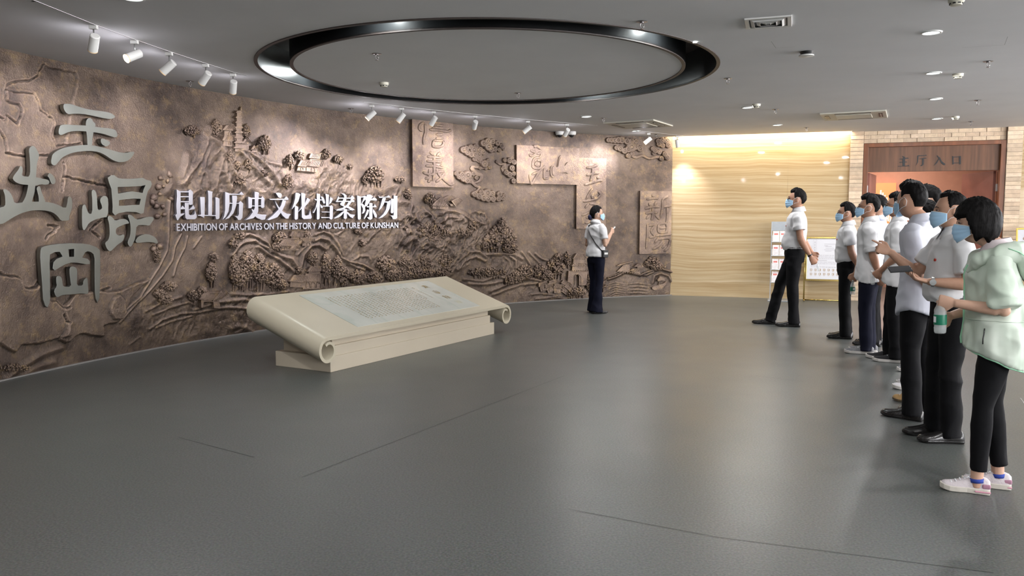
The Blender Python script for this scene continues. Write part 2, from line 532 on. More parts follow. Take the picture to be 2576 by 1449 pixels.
for nm, polys in DOOR_TXT.items():
    b = MB()
    for i, pl in enumerate(polys):
        q = [on_stone(2120 + x / 5.649, 320 + y / 5.649, 0.024 - 0.0003 * i) for x, y in pl]
        b.prism([(t, z) for t, z in q], 0.0, 0.006 + 0.0003 * i, Matrix(((1, 0, 0, 0), (0, 0, -1, 0.03), (0, 1, 0, 0), (0, 0, 0, 1))))
    b.build('character', M_ink, fascia)
# door leaves, opened inwards, with hinges
M_leaf = pm('door_leaf_laminate', (0.32, 0.14, 0.11), 0.4, var=0.15, vs=4)
M_steel = pm('brushed_steel', (0.55, 0.56, 0.55), 0.32, 0.9, var=0.06, vs=20, stretch=(1, 30, 30))
for s, t in ((1, TD0 + 0.075), (-1, TD1 - 0.075)):
    b = MB(); b.box(0, 0.95, -0.022, 0.022, 0.01, 2.205, Matrix.Translation((t + s * 0.03, 0.17, 0)) @ Matrix.Rotation(R(78 if s > 0 else 180 - 72), 4, 'Z'))
    lf = b.build('door_leaf', M_leaf, door)
    for zh in (0.35, 1.1, 1.93):
        b = MB(); b.box(t + s * 0.001, t + s * 0.022, 0.09, 0.165, zh - 0.06, zh + 0.06); b.build('hinge', M_steel, lf)
# the lit hall beyond the doorway
M_salmon = pm('salmon_wall', (0.55, 0.28, 0.20), 0.7, var=0.05)
M_blueg = pm('blue_grey_wall', (0.20, 0.25, 0.32), 0.6)
b = MB(); sbox(b, 1.2, 6.6, 3.2, 3.3, 0, ZC + 0.3); o = sbuild(b, 'wall_hall', M_salmon); tag(o, 'salmon coloured wall of the hall seen through the entrance', kind='structure')
b = MB(); sbox(b, 1.2, 1.3, 0.3, 3.3, 0, ZC + 0.3); o = sbuild(b, 'wall_hall_left', M_salmon); tag(o, 'left wall of the hall beyond the entrance', kind='structure')
b = MB(); sbox(b, 6.6, 6.7, 0.3, 3.3, 0, ZC + 0.3); o = sbuild(b, 'wall_hall_right', M_blueg); tag(o, 'blue-grey right wall of the hall beyond the entrance', kind='structure')
b = MB(); sbox(b, 1.2, 6.7, 0.3, 3.3, ZC, ZC + 0.05); o = sbuild(b, 'ceiling_hall', M_ceil); tag(o, 'ceiling of the hall beyond the entrance', kind='structure')
q0 = on_stone(2190, 470, 3.1); q1 = on_stone(2245, 640, 3.1)
b = MB(); sbox(b, q0[0] - 0.15, q1[0] + 0.02, 3.12, 3.2, 1.0, 2.15)
pan = sbuild(b, 'text_panel', em('orange_panel', (0.85, 0.26, 0.10), 0.5)); tag(pan, 'glowing orange text panel beyond the entrance doorway', 'panel')
b = MB()
for i in range(7):
    x0 = on_stone(2213 + i * 5.3, 560, 3.1)[0]
    z = 2.0 - 0.05 * i
    while z > 1.17:
        l = random.uniform(0.02, 0.028)
        b.box(x0 - 0.012, x0 + 0.012, 3.113, 3.121, z - l, z); z -= l + random.choice((0.008, 0.008, 0.008, 0.05))
b.build('text_columns', em('white_text', (1, 0.9, 0.85), 1.2), pan)
b = MB(); t, z = on_stone(2232, 652, 3.0); sbox(b, t - 0.05, t + 0.06, 2.95, 3.12, 0.72, 0.98)
o = sbuild(b, 'wall_plaque', em('lit_white_plaque', (1, 0.95, 0.85), 1.5), bevel=0.004); tag(o, 'small lit white plaque under the orange panel beyond the doorway', 'plaque')
p = SP(4.2, -1.9, ZC - 0.05); light('hall_lamp', 'AREA', p, E_ROOM, (1, 0.86, 0.74), 1.2)
p = SP(3.2, -2.2, ZC - 0.05); light('hall_lamp', 'AREA', p, E_ROOM * 0.5, (1, 0.80, 0.62), 0.6)
b = MB(); sbox(b, 3.6, 4.8, 1.7, 2.1, ZC - 0.03, ZC - 0.005); o = sbuild(b, 'hall_light', em('hall_diffuser', (1, 0.9, 0.8), 2.0)); tag(o, 'light panel in the ceiling of the hall beyond the door', 'ceiling light')
# warm cove strip above the stone
M_strip = em('warm_strip', (1.0, 0.86, 0.62), 6.0)
b = MB(); sbox(b, 0.05, TP0 - 0.02, -0.152, -0.137, ZC + 0.10, ZC + 0.13)
o = sbuild(b, 'cove_strip', M_strip); tag(o, 'warm strip light hidden in the ceiling cove above the travertine wall', 'strip light')
l = light('cove_light', 'AREA', SP(1.5, 0.13, ZC + 0.10), E_COVE, (1.0, 0.84, 0.60), 3.0, target=SP(1.5, 0.0, ZC - 0.15), size_y=0.04)
l.rotation_euler = (Matrix.Rotation(math.atan2(SD.y, SD.x), 4, 'Z') @ Matrix.Rotation(R(35), 4, 'X')).to_euler()
# ------------------------------------------------------------------ bronze relief wall
def bronze(name, dark=1.0):
    m = bpy.data.materials.new(name); m.use_nodes = True
    nt = m.node_tree; N = nt.nodes; L = nt.links; b = N['Principled BSDF']
    tc = N.new('ShaderNodeTexCoord')
    n1 = N.new('ShaderNodeTexNoise'); n1.inputs['Scale'].default_value = 2.3; n1.inputs['Detail'].default_value = 8; n1.inputs['Roughness'].default_value = 0.68
    n2 = N.new('ShaderNodeTexNoise'); n2.inputs['Scale'].default_value = 9.0; n2.inputs['Detail'].default_value = 8; n2.inputs['Roughness'].default_value = 0.75
    n3 = N.new('ShaderNodeTexNoise'); n3.inputs['Scale'].default_value = 70.0; n3.inputs['Detail'].default_value = 4
    for n in (n1, n2, n3): L.new(tc.outputs['Object'], n.inputs['Vector'])
    cr = N.new('ShaderNodeValToRGB'); e = cr.color_ramp.elements
    e[0].position = 0.34; e[0].color = (0.072 * dark, 0.049 * dark, 0.040 * dark, 1)
    e[1].position = 0.68; e[1].color = (0.245 * dark, 0.178 * dark, 0.132 * dark, 1)
    L.new(n1.outputs['Fac'], cr.inputs[0])
    c2 = N.new('ShaderNodeValToRGB'); e = c2.color_ramp.elements
    e[0].position = 0.52; e[0].color = (0, 0, 0, 1); e[1].position = 0.72; e[1].color = (1, 1, 1, 1)
    L.new(n2.outputs['Fac'], c2.inputs[0])
    mx = N.new('ShaderNodeMix'); mx.data_type = 'RGBA'
    ml = N.new('ShaderNodeMath'); ml.operation = 'MULTIPLY'; ml.inputs[1].default_value = 0.55
    L.new(c2.outputs[0], ml.inputs[0]); L.new(ml.outputs[0], mx.inputs[0])
    L.new(cr.outputs[0], mx.inputs[6]); mx.inputs[7].default_value = (0.44 * dark, 0.30 * dark, 0.14 * dark, 1)
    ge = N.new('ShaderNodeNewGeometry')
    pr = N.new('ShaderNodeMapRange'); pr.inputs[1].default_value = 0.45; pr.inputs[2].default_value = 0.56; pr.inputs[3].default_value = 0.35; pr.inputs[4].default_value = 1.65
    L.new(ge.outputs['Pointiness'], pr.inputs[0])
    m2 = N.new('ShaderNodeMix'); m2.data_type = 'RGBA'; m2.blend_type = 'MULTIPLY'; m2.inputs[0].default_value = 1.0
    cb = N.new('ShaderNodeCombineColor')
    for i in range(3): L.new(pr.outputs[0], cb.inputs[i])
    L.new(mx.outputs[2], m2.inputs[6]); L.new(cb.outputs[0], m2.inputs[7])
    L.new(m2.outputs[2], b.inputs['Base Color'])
    b.inputs['Metallic'].default_value = 0.5
    rr = N.new('ShaderNodeMapRange'); rr.inputs[3].default_value = 0.30; rr.inputs[4].default_value = 0.54
    L.new(n2.outputs['Fac'], rr.inputs[0]); L.new(rr.outputs[0], b.inputs['Roughness'])
    ad = N.new('ShaderNodeMath'); ad.operation = 'MULTIPLY_ADD'; ad.inputs[1].default_value = 0.6
    L.new(n3.outputs['Fac'], ad.inputs[0]); L.new(n2.outputs['Fac'], ad.inputs[2])
    bp = N.new('ShaderNodeBump'); bp.inputs['Strength'].default_value = 0.8; bp.inputs['Distance'].default_value = 0.012
    L.new(ad.outputs[0], bp.inputs['Height']); L.new(bp.outputs[0], b.inputs['Normal'])
    return m


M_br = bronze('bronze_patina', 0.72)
Z1W = ZC + 0.03


def wall_grid(u0, u1, z0, z1, nu, nz):
    u = np.linspace(u0, u1, nu); z = np.linspace(z0, z1, nz)
    U, Z = np.meshgrid(u, z)
    ph = PH0 - U / WR
    X = WC[0] + WR * np.cos(ph); Y = WC[1] + WR * np.sin(ph)
    # photo coordinates of every wall point (used to place the traced relief)
    dz = Z - CAMH
    depth = Y * _cp - dz * _sp
    PX = 1288 + FPX * X / depth
    PY = 724.5 - FPX * (Y * _sp + dz * _cp) / depth
    return U, Z, ph, PX, PY


def seg_dist(PX, PY, pts):
    best = np.full(PX.shape, 1e9)
    for (x0, y0), (x1, y1) in zip(pts[:-1], pts[1:]):
        dx, dy = x1 - x0, y1 - y0; l = dx * dx + dy * dy + 1e-9
        t = np.clip(((PX - x0) * dx + (PY - y0) * dy) / l, 0, 1)
        d = np.hypot(PX - x0 - t * dx, PY - y0 - t * dy)
        best = np.minimum(best, d)
    return best


def poly_sd(PX, PY, pts):
    """signed distance, positive inside"""
    ins = np.zeros(PX.shape, bool); n = len(pts)
    for i in range(n):
        x0, y0 = pts[i]; x1, y1 = pts[(i + 1) % n]
        if y0 == y1: continue
        c = ((y0 > PY) != (y1 > PY)) & (PX < (x1 - x0) * (PY - y0) / (y1 - y0) + x0)
        ins ^= c
    d = seg_dist(PX, PY, list(pts) + [pts[0]])
    return np.where(ins, d, -d)


def bbox(PX, PY, pts, m):
    xs = [p[0] for p in pts]; ys = [p[1] for p in pts]
    return (PX > min(xs) - m) & (PX < max(xs) + m) & (PY > min(ys) - m) & (PY < max(ys) + m)


def sm(x): x = np.clip(x, 0, 1); return x * x * (3 - 2 * x)


def T(s, ox, oy, pts): return [(ox + x / s, oy + y / s) for x, y in pts]


C1 = lambda p: T(3.15, 0, 100, p)
C2 = lambda p: T(3.083, 0, 500, p)
C3 = lambda p: T(3.15, 420, 240, p)
C4 = lambda p: T(3.578, 580, 560, p)
C5 = lambda p: T(3.68, 1020, 260, p)
C6 = lambda p: T(3.578, 1000, 500, p)

GROOVES = [C1([(350, 195), (320, 240), (300, 290), (235, 325), (150, 325), (60, 355), (50, 385), (45, 420), (50, 480), (90, 505), (150, 508), (170, 560), (165, 600), (145, 640), (135, 665), (50, 595)]),
           C1([(50, 385), (100, 408), (200, 415), (280, 430), (310, 490), (325, 560), (370, 590), (385, 610), (420, 620), (435, 660), (420, 720), (418, 780), (450, 840), (520, 835), (640, 825)]),
           C1([(45, 655), (50, 625)]), C1([(-40, 590), (0, 610), (30, 635)]), C1([(-10, 715), (40, 790), (50, 850), (50, 900), (190, 925), (380, 915)]),
           C1([(500, 970), (515, 1020), (500, 1080), (490, 1200)]), C1([(510, 1085), (620, 1110), (750, 1140), (840, 1160)]),
           C2([(0, 570), (40, 600), (110, 600), (150, 620), (180, 685), (220, 700), (270, 690), (295, 640)]),
           C2([(370, 205), (450, 215), (420, 235), (430, 255), (370, 280), (350, 310)]), C2([(700, 240), (740, 200), (790, 160)]), C2([(700, 240), (770, 300)]),
           C2([(430, 800), (480, 850), (520, 840)]), C2([(480, 900), (500, 950), (520, 960)]), C2([(790, 715), (850, 690)])]
PLATES = [  # (polygon, height m)
    (C1([(50, 385), (60, 355), (150, 325), (235, 325), (300, 290), (320, 240), (350, 195), (380, 215), (600, 260), (620, 300), (560, 620), (520, 835), (450, 840), (418, 780), (420, 720), (435, 660), (420, 620), (385, 610), (325, 560), (310, 490), (280, 430), (200, 415)]), -0.012),
    (C2([(-100, 590), (40, 600), (110, 600), (150, 620), (180, 685), (220, 700), (270, 690), (300, 640), (380, 800), (430, 800), (480, 850), (500, 960), (520, 1060), (430, 1080), (330, 1110), (280, 1125), (150, 1130), (110, 1195), (60, 1170), (10, 1130), (-100, 1050)]), 0.022),
    (C2([(480, 850), (560, 740), (700, 720), (800, 720), (890, 720), (1050, 660), (1150, 620), (1000, 760), (950, 900), (910, 940), (880, 960), (840, 965), (785, 985), (795, 1065), (720, 1060), (680, 1050), (620, 1040), (560, 1070), (540, 1105), (500, 1115), (440, 1090), (480, 1040), (500, 950)]), 0.028),
    (C2([(820, 830), (860, 760), (900, 740), (940, 790), (950, 860), (920, 930), (860, 930), (830, 890)]), 0.018),
]
RIDGES = [  # (polyline, half width px, height m)  mountain folds
    # pagoda hill
    (C3([(350, 260), (310, 340), (290, 430), (250, 520), (170, 620), (120, 700)]), 12, .035), (C3([(340, 380), (300, 500), (270, 620), (230, 720)]), 14, .03),
    (C3([(400, 420), (340, 500), (300, 600), (290, 720)]), 13, .035), (C3([(430, 500), (400, 600), (370, 740)]), 10, .03), (C3([(450, 520), (450, 620), (500, 740)]), 9, .03),
    (C3([(470, 500), (520, 600), (590, 700), (640, 760)]), 9, .03), (C3([(560, 440), (640, 520), (720, 620), (800, 700)]), 8, .03), (C3([(620, 440), (720, 500), (820, 600), (880, 700)]), 9, .028),
    (C3([(700, 470), (800, 530), (900, 555)]), 7, .02), (C3([(640, 470), (700, 560), (760, 620)]), 6, .02), (C3([(330, 330), (390, 370), (440, 440)]), 14, .04),
    (C3([(160, 470), (150, 560), (120, 650)]), 10, .03), (C3([(240, 740), (160, 800), (60, 780)]), 12, .02), (C3([(10, 620), (30, 700), (0, 760)]), 14, .03),
    # falls on the left
    (C2([(1310, 20), (1300, 120), (1300, 300), (1290, 400), (1230, 520), (1150, 650), (1080, 760), (950, 880)]), 4.5, .03),
    (C2([(1400, 270), (1350, 380), (1330, 480), (1250, 600), (1150, 720), (1060, 800), (980, 890)]), 4, .026), (C2([(1450, 290), (1430, 380), (1370, 500), (1340, 600)]), 3.5, .02),
    (C2([(1560, 290), (1500, 380)]), 3.5, .015), (C2([(1100, 760), (1000, 870), (920, 960)]), 4, .02), (C2([(1150, 1010), (1250, 940), (1400, 890), (1550, 880)]), 4, .02),
    (C2([(1130, 870), (1250, 800), (1400, 760)]), 5, .02), (C2([(1180, 900), (1300, 850), (1450, 800), (1500, 820)]), 4, .018), (C2([(1200, 1000), (1330, 950), (1480, 910)]), 3, .014),
    (C2([(1500, 860), (1700, 800), (1860, 780)]), 5, .02), (C2([(1540, 880), (1750, 840), (1900, 850)]), 4, .016), (C2([(900, 720), (1030, 660), (1160, 620)]), 3, .012),
    (C2([(60, 1390), (180, 1290), (330, 1200), (480, 1150)]), 10, .02), (C2([(120, 1400), (260, 1310), (420, 1260)]), 8, .015), (C2([(1000, 1130), (1080, 1070)]), 3, .01),
    (C2([(1830, 1040), (1900, 990), (1960, 1030)]), 6, .02),
    # domes under the title
    (C4([(10, 290), (60, 210), (130, 170), (210, 160), (260, 200), (330, 230), (350, 260)]), 6, .03), (C4([(80, 130), (160, 100), (240, 130), (320, 180), (370, 260)]), 6, .03),
    (C4([(240, 220), (330, 280), (430, 330), (520, 410), (560, 440)]), 6, .03), (C4([(350, 240), (440, 290), (540, 330), (590, 400)]), 7, .03),
    (C4([(620, 400), (650, 300), (720, 210), (790, 200), (850, 230)]), 6, .035), (C4([(740, 170), (800, 140), (880, 160), (950, 230), (990, 310), (1060, 350), (1180, 380), (1280, 430)]), 6, .035),
    (C4([(760, 110), (830, 80), (900, 110), (960, 180), (1010, 290)]), 6, .03), (C4([(600, 290), (660, 230), (730, 190)]), 5, .02), (C4([(1090, 340), (1160, 300), (1240, 300), (1260, 350)]), 5, .02),
    (C4([(950, 110), (1010, 60)]), 5, .02), (C4([(1230, 160), (1290, 80), (1320, 60)]), 6, .024), (C4([(1490, 220), (1520, 130), (1580, 90)]), 6, .024), (C4([(1560, 170), (1640, 140), (1700, 180)]), 10, .03),
    (C4([(1700, 220), (1760, 170), (1820, 200)]), 12, .03), (C4([(1000, 330), (1120, 400), (1200, 430)]), 5, .02), (C4([(10, 640), (150, 650), (330, 640), (520, 620)]), 6, .02),
    (C4([(0, 700), (120, 690), (200, 720)]), 6, .02), (C4([(0, 960), (60, 930), (170, 960)]), 8, .02),
    # right hills
    (C6([(0, 30), (60, 20), (120, 60)]), 10, .02), (C6([(0, 190), (60, 150), (150, 170), (180, 200)]), 8, .03), (C6([(0, 380), (40, 310), (130, 280), (190, 320)]), 10, .035),
    (C6([(130, 290), (180, 260), (240, 330)]), 9, .03), (C6([(230, 90), (290, 150), (320, 200)]), 6, .03), (C6([(180, 400), (240, 350), (300, 380), (310, 430)]), 9, .03),
    (C6([(390, 130), (430, 110), (500, 110), (560, 130), (600, 160)]), 9, .04), (C6([(400, 200), (440, 160), (520, 170)]), 9, .04), (C6([(460, 220), (480, 260), (450, 300)]), 10, .04), (C6([(560, 150), (600, 240), (560, 320)]), 10, .04),
    (C6([(620, 170), (670, 240), (650, 310)]), 8, .035), (C6([(690, 110), (770, 130), (800, 200)]), 7, .03), (C6([(690, 200), (760, 230), (800, 300)]), 8, .03),
    (C6([(310, 440), (400, 420), (470, 460), (490, 510)]), 7, .025), (C6([(270, 470), (340, 440), (420, 470)]), 5, .02),
    (C6([(560, 540), (640, 480), (730, 470), (790, 520)]), 5, .02), (C6([(540, 640), (600, 560), (700, 520), (780, 560)]), 5, .02), (C6([(790, 500), (900, 500), (1050, 500), (1120, 540)]), 6, .025),
    (C6([(1010, 520), (1060, 560), (1060, 620)]), 4, .02), (C6([(950, 520), (1000, 560), (1020, 620)]), 4, .015), (C6([(1120, 480), (1160, 540), (1200, 600)]), 4, .02), (C6([(1180, 480), (1240, 540), (1280, 580)]), 4, .02), (C6([(1240, 490), (1300, 540), (1350, 560)]), 4, .02),
    (C6([(600, 720), (760, 740), (900, 690), (1000, 730)]), 5, .02), (C6([(640, 760), (800, 770), (950, 740)]), 5, .018), (C6([(830, 830), (960, 780), (1060, 740), (1140, 710), (1280, 740)]), 6, .03),
    (C6([(860, 860), (1000, 810), (1100, 770), (1250, 760)]), 5, .02), (C6([(1200, 860), (1300, 850), (1420, 870), (1480, 880)]), 4, .015), (C6([(1250, 900), (1400, 880), (1520, 900)]), 4, .015),
    (C6([(1900, 720), (2050, 660), (2180, 690), (2300, 640), (2380, 630), (2470, 660)]), 4, .03), (C6([(2180, 690), (2240, 690), (2300, 660)]), 3, .02),
    (C6([(2290, 760), (2310, 690), (2370, 665), (2430, 690), (2460, 740)]), 4, .025)]
for i in range(9):   # waves of the water at the lower right
    y = 760 + i * 14
    RIDGES.append((C6([(1870 + i * 6, y + 20), (1960, y - 10 + (i % 3) * 6), (2060, y + 12), (2160, y + (i % 2) * 14), (2260, y + 14), (2340 + 14 * i, y + 20)]), 1.9, .010))
ZONES = [  # rugged zones: polygon, amplitude, noise scale px
    (C3([(100, 720), (150, 480), (300, 300), (460, 330), (620, 400), (900, 560), (1000, 640), (1200, 700), (1500, 740), (1560, 900), (900, 1000), (60, 930)]), .017, 15),
    (C3([(1100, 700), (1240, 520), (1420, 540), (1560, 700), (1700, 690), (1850, 700), (1900, 760), (2000, 900), (2050, 1100), (1500, 1100), (1100, 900)]), .018, 13),
    (C4([(0, 100), (900, 60), (1300, 60), (1700, 60), (1900, 200), (1950, 480), (1000, 600), (0, 1000)]), .012, 14),
    (C6([(0, 120), (180, 80), (380, 100), (780, 110), (840, 250), (760, 480), (520, 700), (0, 720)]), .028, 13),
    (C6([(500, 700), (560, 500), (780, 470), (1130, 480), (1300, 600), (1100, 740), (820, 860), (520, 740)]), .010, 11),
    (C2([(900, 1000), (1100, 780), (1300, 700), (1560, 760), (2000, 760), (1960, 1040), (1200, 1130)]), .010, 12),
    (C6([(830, 860), (1250, 720), (1700, 760), (1860, 720), (2460, 700), (2460, 880), (1600, 920), (1300, 930)]), .008, 9)]
SPIRALS = [C2([(880, 815)])[0], C2([(865, 870)])[0], C2([(905, 862)])[0]]


def relief_h(U, Z, PX, PY):
    H = 0.004 * fbm(U * 1.5, Z * 1.5, o=3, seed=3) + 0.0022 * fbm(U * 9, Z * 9, o=3, seed=9)
    H += 0.0016 * fbm(U * 30, Z * 30, o=2, seed=19)
    w1 = fbm(U * 3, Z * 3, o=3, seed=31) * 5; w2 = fbm(U * 3 + 50, Z * 3, o=3, seed=32) * 5
    for pts, h in PLATES:
        k = bbox(PX, PY, pts, 6)
        jx = vnoise(U[k] * 22, Z[k] * 22, seed=5) * 1.6; jy = vnoise(U[k] * 22 + 9, Z[k] * 22, seed=6) * 1.6
        sd = poly_sd(PX[k] + jx, PY[k] + jy, pts)
        H[k] += 1.5 * h * sm((sd + 1.2) / 2.4)
    for pts in GROOVES:
        k = bbox(PX, PY, pts, 12)
        jx = vnoise(U[k] * 30, Z[k] * 30, seed=7) * 1.5; jy = vnoise(U[k] * 30 + 9, Z[k] * 30, seed=8) * 1.5
        d = seg_dist(PX[k] + jx, PY[k] + jy, pts)
        H[k] += -0.030 * (1 - sm((d - 0.9) / 1.7)) + 0.004 * np.exp(-((d - 4.5) / 2.2) ** 2)
    for pts, amp, sc in ZONES:
        k = bbox(PX, PY, pts, 14)
        sd = poly_sd(PX[k], PY[k], pts); m = sm((sd + 10) / 26)
        x = (PX[k] + w1[k] * 3) / sc; y = (PY[k] + w2[k] * 3) / sc
        n = 1 - np.abs(fbm(x * 0.62 + y * 0.30, y * 0.30 - x * 0.24, o=4, seed=12)) * 2.4 + .12 * (1 - np.abs(vnoise(x * 2.6, y * 2.2, seed=77)) * 2.5)
        H[k] += m * amp * (n * 0.85 + 0.5 + 0.5 * fbm(x * .5, y * .5, o=2, seed=19))
    acc = np.zeros_like(H)
    for pts, w, h in RIDGES:
        k = bbox(PX, PY, pts, w * 2.4)
        d = seg_dist(PX[k] + w1[k] * .6 * min(w, 8) / 6, PY[k] + w2[k] * .6 * min(w, 8) / 6, pts)
        r = h * np.maximum(0, 1 - d / (w * 1.25)) ** 1.1
        acc[k] = np.maximum(acc[k], r)
    H += acc
    for cx, cy in SPIRALS:
        k = (abs(PX - cx) < 16) & (abs(PY - cy) < 16)
        dx, dy = PX[k] - cx, PY[k] - cy; r = np.hypot(dx, dy * 1.1); a = np.arctan2(dy, dx)
        H[k] += 0.006 * (0.5 + 0.5 * np.cos(r * 1.25 - a)) * (r < 9)
    return H


u_vis0 = W(-12, 700)[0]
nz = 300
segs = [(0, u_vis0, 60), (u_vis0, ULEN, 1180)]
vs = []; fs = []; off = 0
us = np.concatenate([np.linspace(0, u_vis0, 40, endpoint=False), np.linspace(u_vis0, ULEN, 1150)])
zs = np.linspace(0, Z1W, nz)
U, Z = np.meshgrid(us, zs)
PHG = PH0 - U / WR
Xg = WC[0] + WR * np.cos(PHG); Yg = WC[1] + WR * np.sin(PHG)
dep = Yg * _cp - (Z - CAMH) * _sp
PX = 1288 + FPX * Xg / dep; PY = 724.5 - FPX * (Yg * _sp + (Z - CAMH) * _cp) / dep
H = relief_h(U, Z, PX, PY)
rr_ = WR - H
V = np.stack([WC[0] + rr_ * np.cos(PHG), WC[1] + rr_ * np.sin(PHG), Z], -1).reshape(-1, 3)
nU = len(us)
i0 = (np.arange(nz - 1)[:, None] * nU + np.arange(nU - 1)[None, :]).reshape(-1)
F = np.stack([i0, i0 + 1, i0 + nU + 1, i0 + nU], -1)
me = bpy.data.meshes.new('wall_left')
me.vertices.add(len(V)); me.vertices.foreach_set('co', V.reshape(-1))
me.loops.add(F.size); me.loops.foreach_set('vertex_index', F.reshape(-1))
me.polygons.add(len(F)); me.polygons.foreach_set('loop_start', np.arange(0, F.size, 4)); me.polygons.foreach_set('loop_total', np.full(len(F), 4))
me.polygons.foreach_set('use_smooth', np.ones(len(F), bool))
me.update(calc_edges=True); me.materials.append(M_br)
wall_left = bpy.data.objects.new('wall_left', me); COL.objects.link(wall_left)
tag(wall_left, 'long curved bronze relief wall with hills, map outlines and falls', kind='structure')
# thin metal end edge at the stone and dark foot line
b = MB()
p0 = wpt(ULEN, 0, -0.03); p1 = wpt(ULEN, 0, 0.035)
b.add([wpt(ULEN, 0, -0.05), wpt(ULEN, 0, 0.035), wpt(ULEN, Z1W, 0.035), wpt(ULEN, Z1W, -0.05), wpt(ULEN + 0.02, 0, -0.05), wpt(ULEN + 0.02, 0, 0.035), wpt(ULEN + 0.02, Z1W, 0.035), wpt(ULEN + 0.02, Z1W, -0.05)],
      [(0, 1, 2, 3), (4, 7, 6, 5), (0, 4, 5, 1), (1, 5, 6, 2), (2, 6, 7, 3), (3, 7, 4, 0)])
b.build('edge_strip', pm('dark_bronze', (0.03, 0.022, 0.02), 0.5, 0.4), wall_left)
b = MB(); n = 120
for i in range(n):
    u0 = ULEN * i / n; u1 = ULEN * (i + 1) / n
    b.add([wpt(u0, 0, 0.02), wpt(u1, 0, 0.02), wpt(u1, 0.012, 0.02), wpt(u0, 0.012, 0.02)], [(0, 1, 2, 3)])
    b.add([wpt(u0, 0.012, 0.02), wpt(u1, 0.012, 0.02), wpt(u1, 0.012, -0.01), wpt(u0, 0.012, -0.01)], [(0, 1, 2, 3)])
o = b.build('baseboard_left', pm('pale_caulk', (0.20, 0.19, 0.18), 0.7), fix=False); tag(o, 'thin pale sealing line at the foot of the relief', kind='structure')


# ---- pieces standing proud of the wall: mapped from traced outlines to (u, z, h)
def wslab(b, polys, h0, h1, flat_u=None):
    """polygon(s in photo px, seen at stand-off h1) extruded from h0 to h1; first loop outer, others holes"""
    loops = [[W(x, y, h1) for x, y in L_] for L_ in polys]
    L3 = [[Vector((u, z, 0)) for u, z in l] for l in loops]
    tri = tessellate_polygon(L3)
    flat = [p for l in loops for p in l]; n = len(flat)
    vs = [wpt(u, z, h0) for u, z in flat] + [wpt(u, z, h1) for u, z in flat]
    fs = [tuple(n + i for i in t) for t in tri] + [tuple(t) for t in tri]
    if flat_u is not None:      # rigid flat plate: project on the plane tangent at flat_u
        c = Vector(wpt(flat_u, 0, 0)); nn = (Vector(wpt(flat_u, 0, 1)) - c).normalized(); hs = [h0] * n + [h1] * n
        vs = [Vector(v) + nn * (h - (Vector(v) - c).dot(nn)) for v, h in zip(vs, hs)]
    o = 0
    for l in loops:
        m = len(l)
        fs += [(o + i, o + (i + 1) % m, n + o + (i + 1) % m, n + o + i) for i in range(m)]
        o += m
    b.add(vs, fs)


def smooth_poly(pts, it=1):
    for _ in range(it):
        q = []
        for i in range(len(pts)):
            a = pts[i]; c = pts[(i + 1) % len(pts)]
            q += [(a[0] * .75 + c[0] * .25, a[1] * .75 + c[1] * .25), (a[0] * .25 + c[0] * .75, a[1] * .25 + c[1] * .75)]
        pts = q
    return pts


def ribbon(b, pts, w, h0, h1, closed_ends=True):
    """rounded raised stroke along px polyline, w half width(s) px, from h0 to h1"""
    n = len(pts); ws = w if hasattr(w, '__len__') else [w] * n
    # resample smooth
    P = []; Wd = []
    for i in range(n - 1):
        p0 = pts[max(i - 1, 0)]; p1 = pts[i]; p2 = pts[i + 1]; p3 = pts[min(i + 2, n - 1)]
        for k in range(3):
            t = k / 3
            f = lambda a, b_, c, d: 0.5 * (2 * b_ + (c - a) * t + (2 * a - 5 * b_ + 4 * c - d) * t * t + (3 * b_ - a - 3 * c + d) * t ** 3)
            P.append((f(p0[0], p1[0], p2[0], p3[0]), f(p0[1], p1[1], p2[1], p3[1]))); Wd.append(ws[i] * (1 - t) + ws[i + 1] * t)
    P.append(pts[-1]); Wd.append(ws[-1])
    m = len(P); vs = []; fs = []
    prof = ((-1, h0), (-0.85, h0 + (h1 - h0) * .75), (-0.4, h1), (0.4, h1), (0.85, h0 + (h1 - h0) * .75), (1, h0))
    for i, (x, y) in enumerate(P):
        a = P[max(i - 1, 0)]; c = P[min(i + 1, m - 1)]
        dx, dy = c[0] - a[0], c[1] - a[1]; l = math.hypot(dx, dy) + 1e-6
        nx, ny = -dy / l, dx / l
        e = 0.6 if i in (0, m - 1) else 1.0
        for s, h in prof:
            u, z = W(x + nx * s * Wd[i] * e, y + ny * s * Wd[i] * e, 0)
            vs.append(wpt(u, z, h if e == 1 else h0 + (h - h0) * .6))
    for i in range(m - 1):
        for k in range(5): fs.append((i * 6 + k, i * 6 + k + 1, (i + 1) * 6 + k + 1, (i + 1) * 6 + k))
    fs.append(tuple(range(6))); fs.append(tuple((m - 1) * 6 + k for k in range(6)))
    b.add(vs, fs)


_ico = bmesh.new(); bmesh.ops.create_icosphere(_ico, subdivisions=1, radius=1.0)
ICO_V = np.array([v.co[:] for v in _ico.verts]); ICO_F = [tuple(v.index for v in f.verts) for f in _ico.faces]; _ico.free()
_ico = bmesh.new(); bmesh.ops.create_icosphere(_ico, subdivisions=2, radius=1.0)
ICO2_V = np.array([v.co[:] for v in _ico.verts]); ICO2_F = [tuple(v.index for v in f.verts) for f in _ico.faces]; _ico.free()


def wblob(b, x, y, r, h, flat=0.6, jit=0.3, asp=1.0):
    """lump of radius r px at px (x, y), centre stand-off h"""
    u, z = W(x, y, h); s = wscale(x, y) * r
    ang = random.uniform(0, 6.28); ca, sa = math.cos(ang), math.sin(ang)
    sc = 1 + (np.random.rand(len(ICO_V)) - .5) * 2 * jit
    vs = []
    for v, k in zip(ICO_V, sc):
        a, c, d = v[0] * k * asp, v[1] * k, v[2] * k
        a, c = a * ca - c * sa, a * sa + c * ca
        vs.append(wpt(u + a * s, z + c * s, h + d * s * flat))
    b.add(vs, ICO_F)


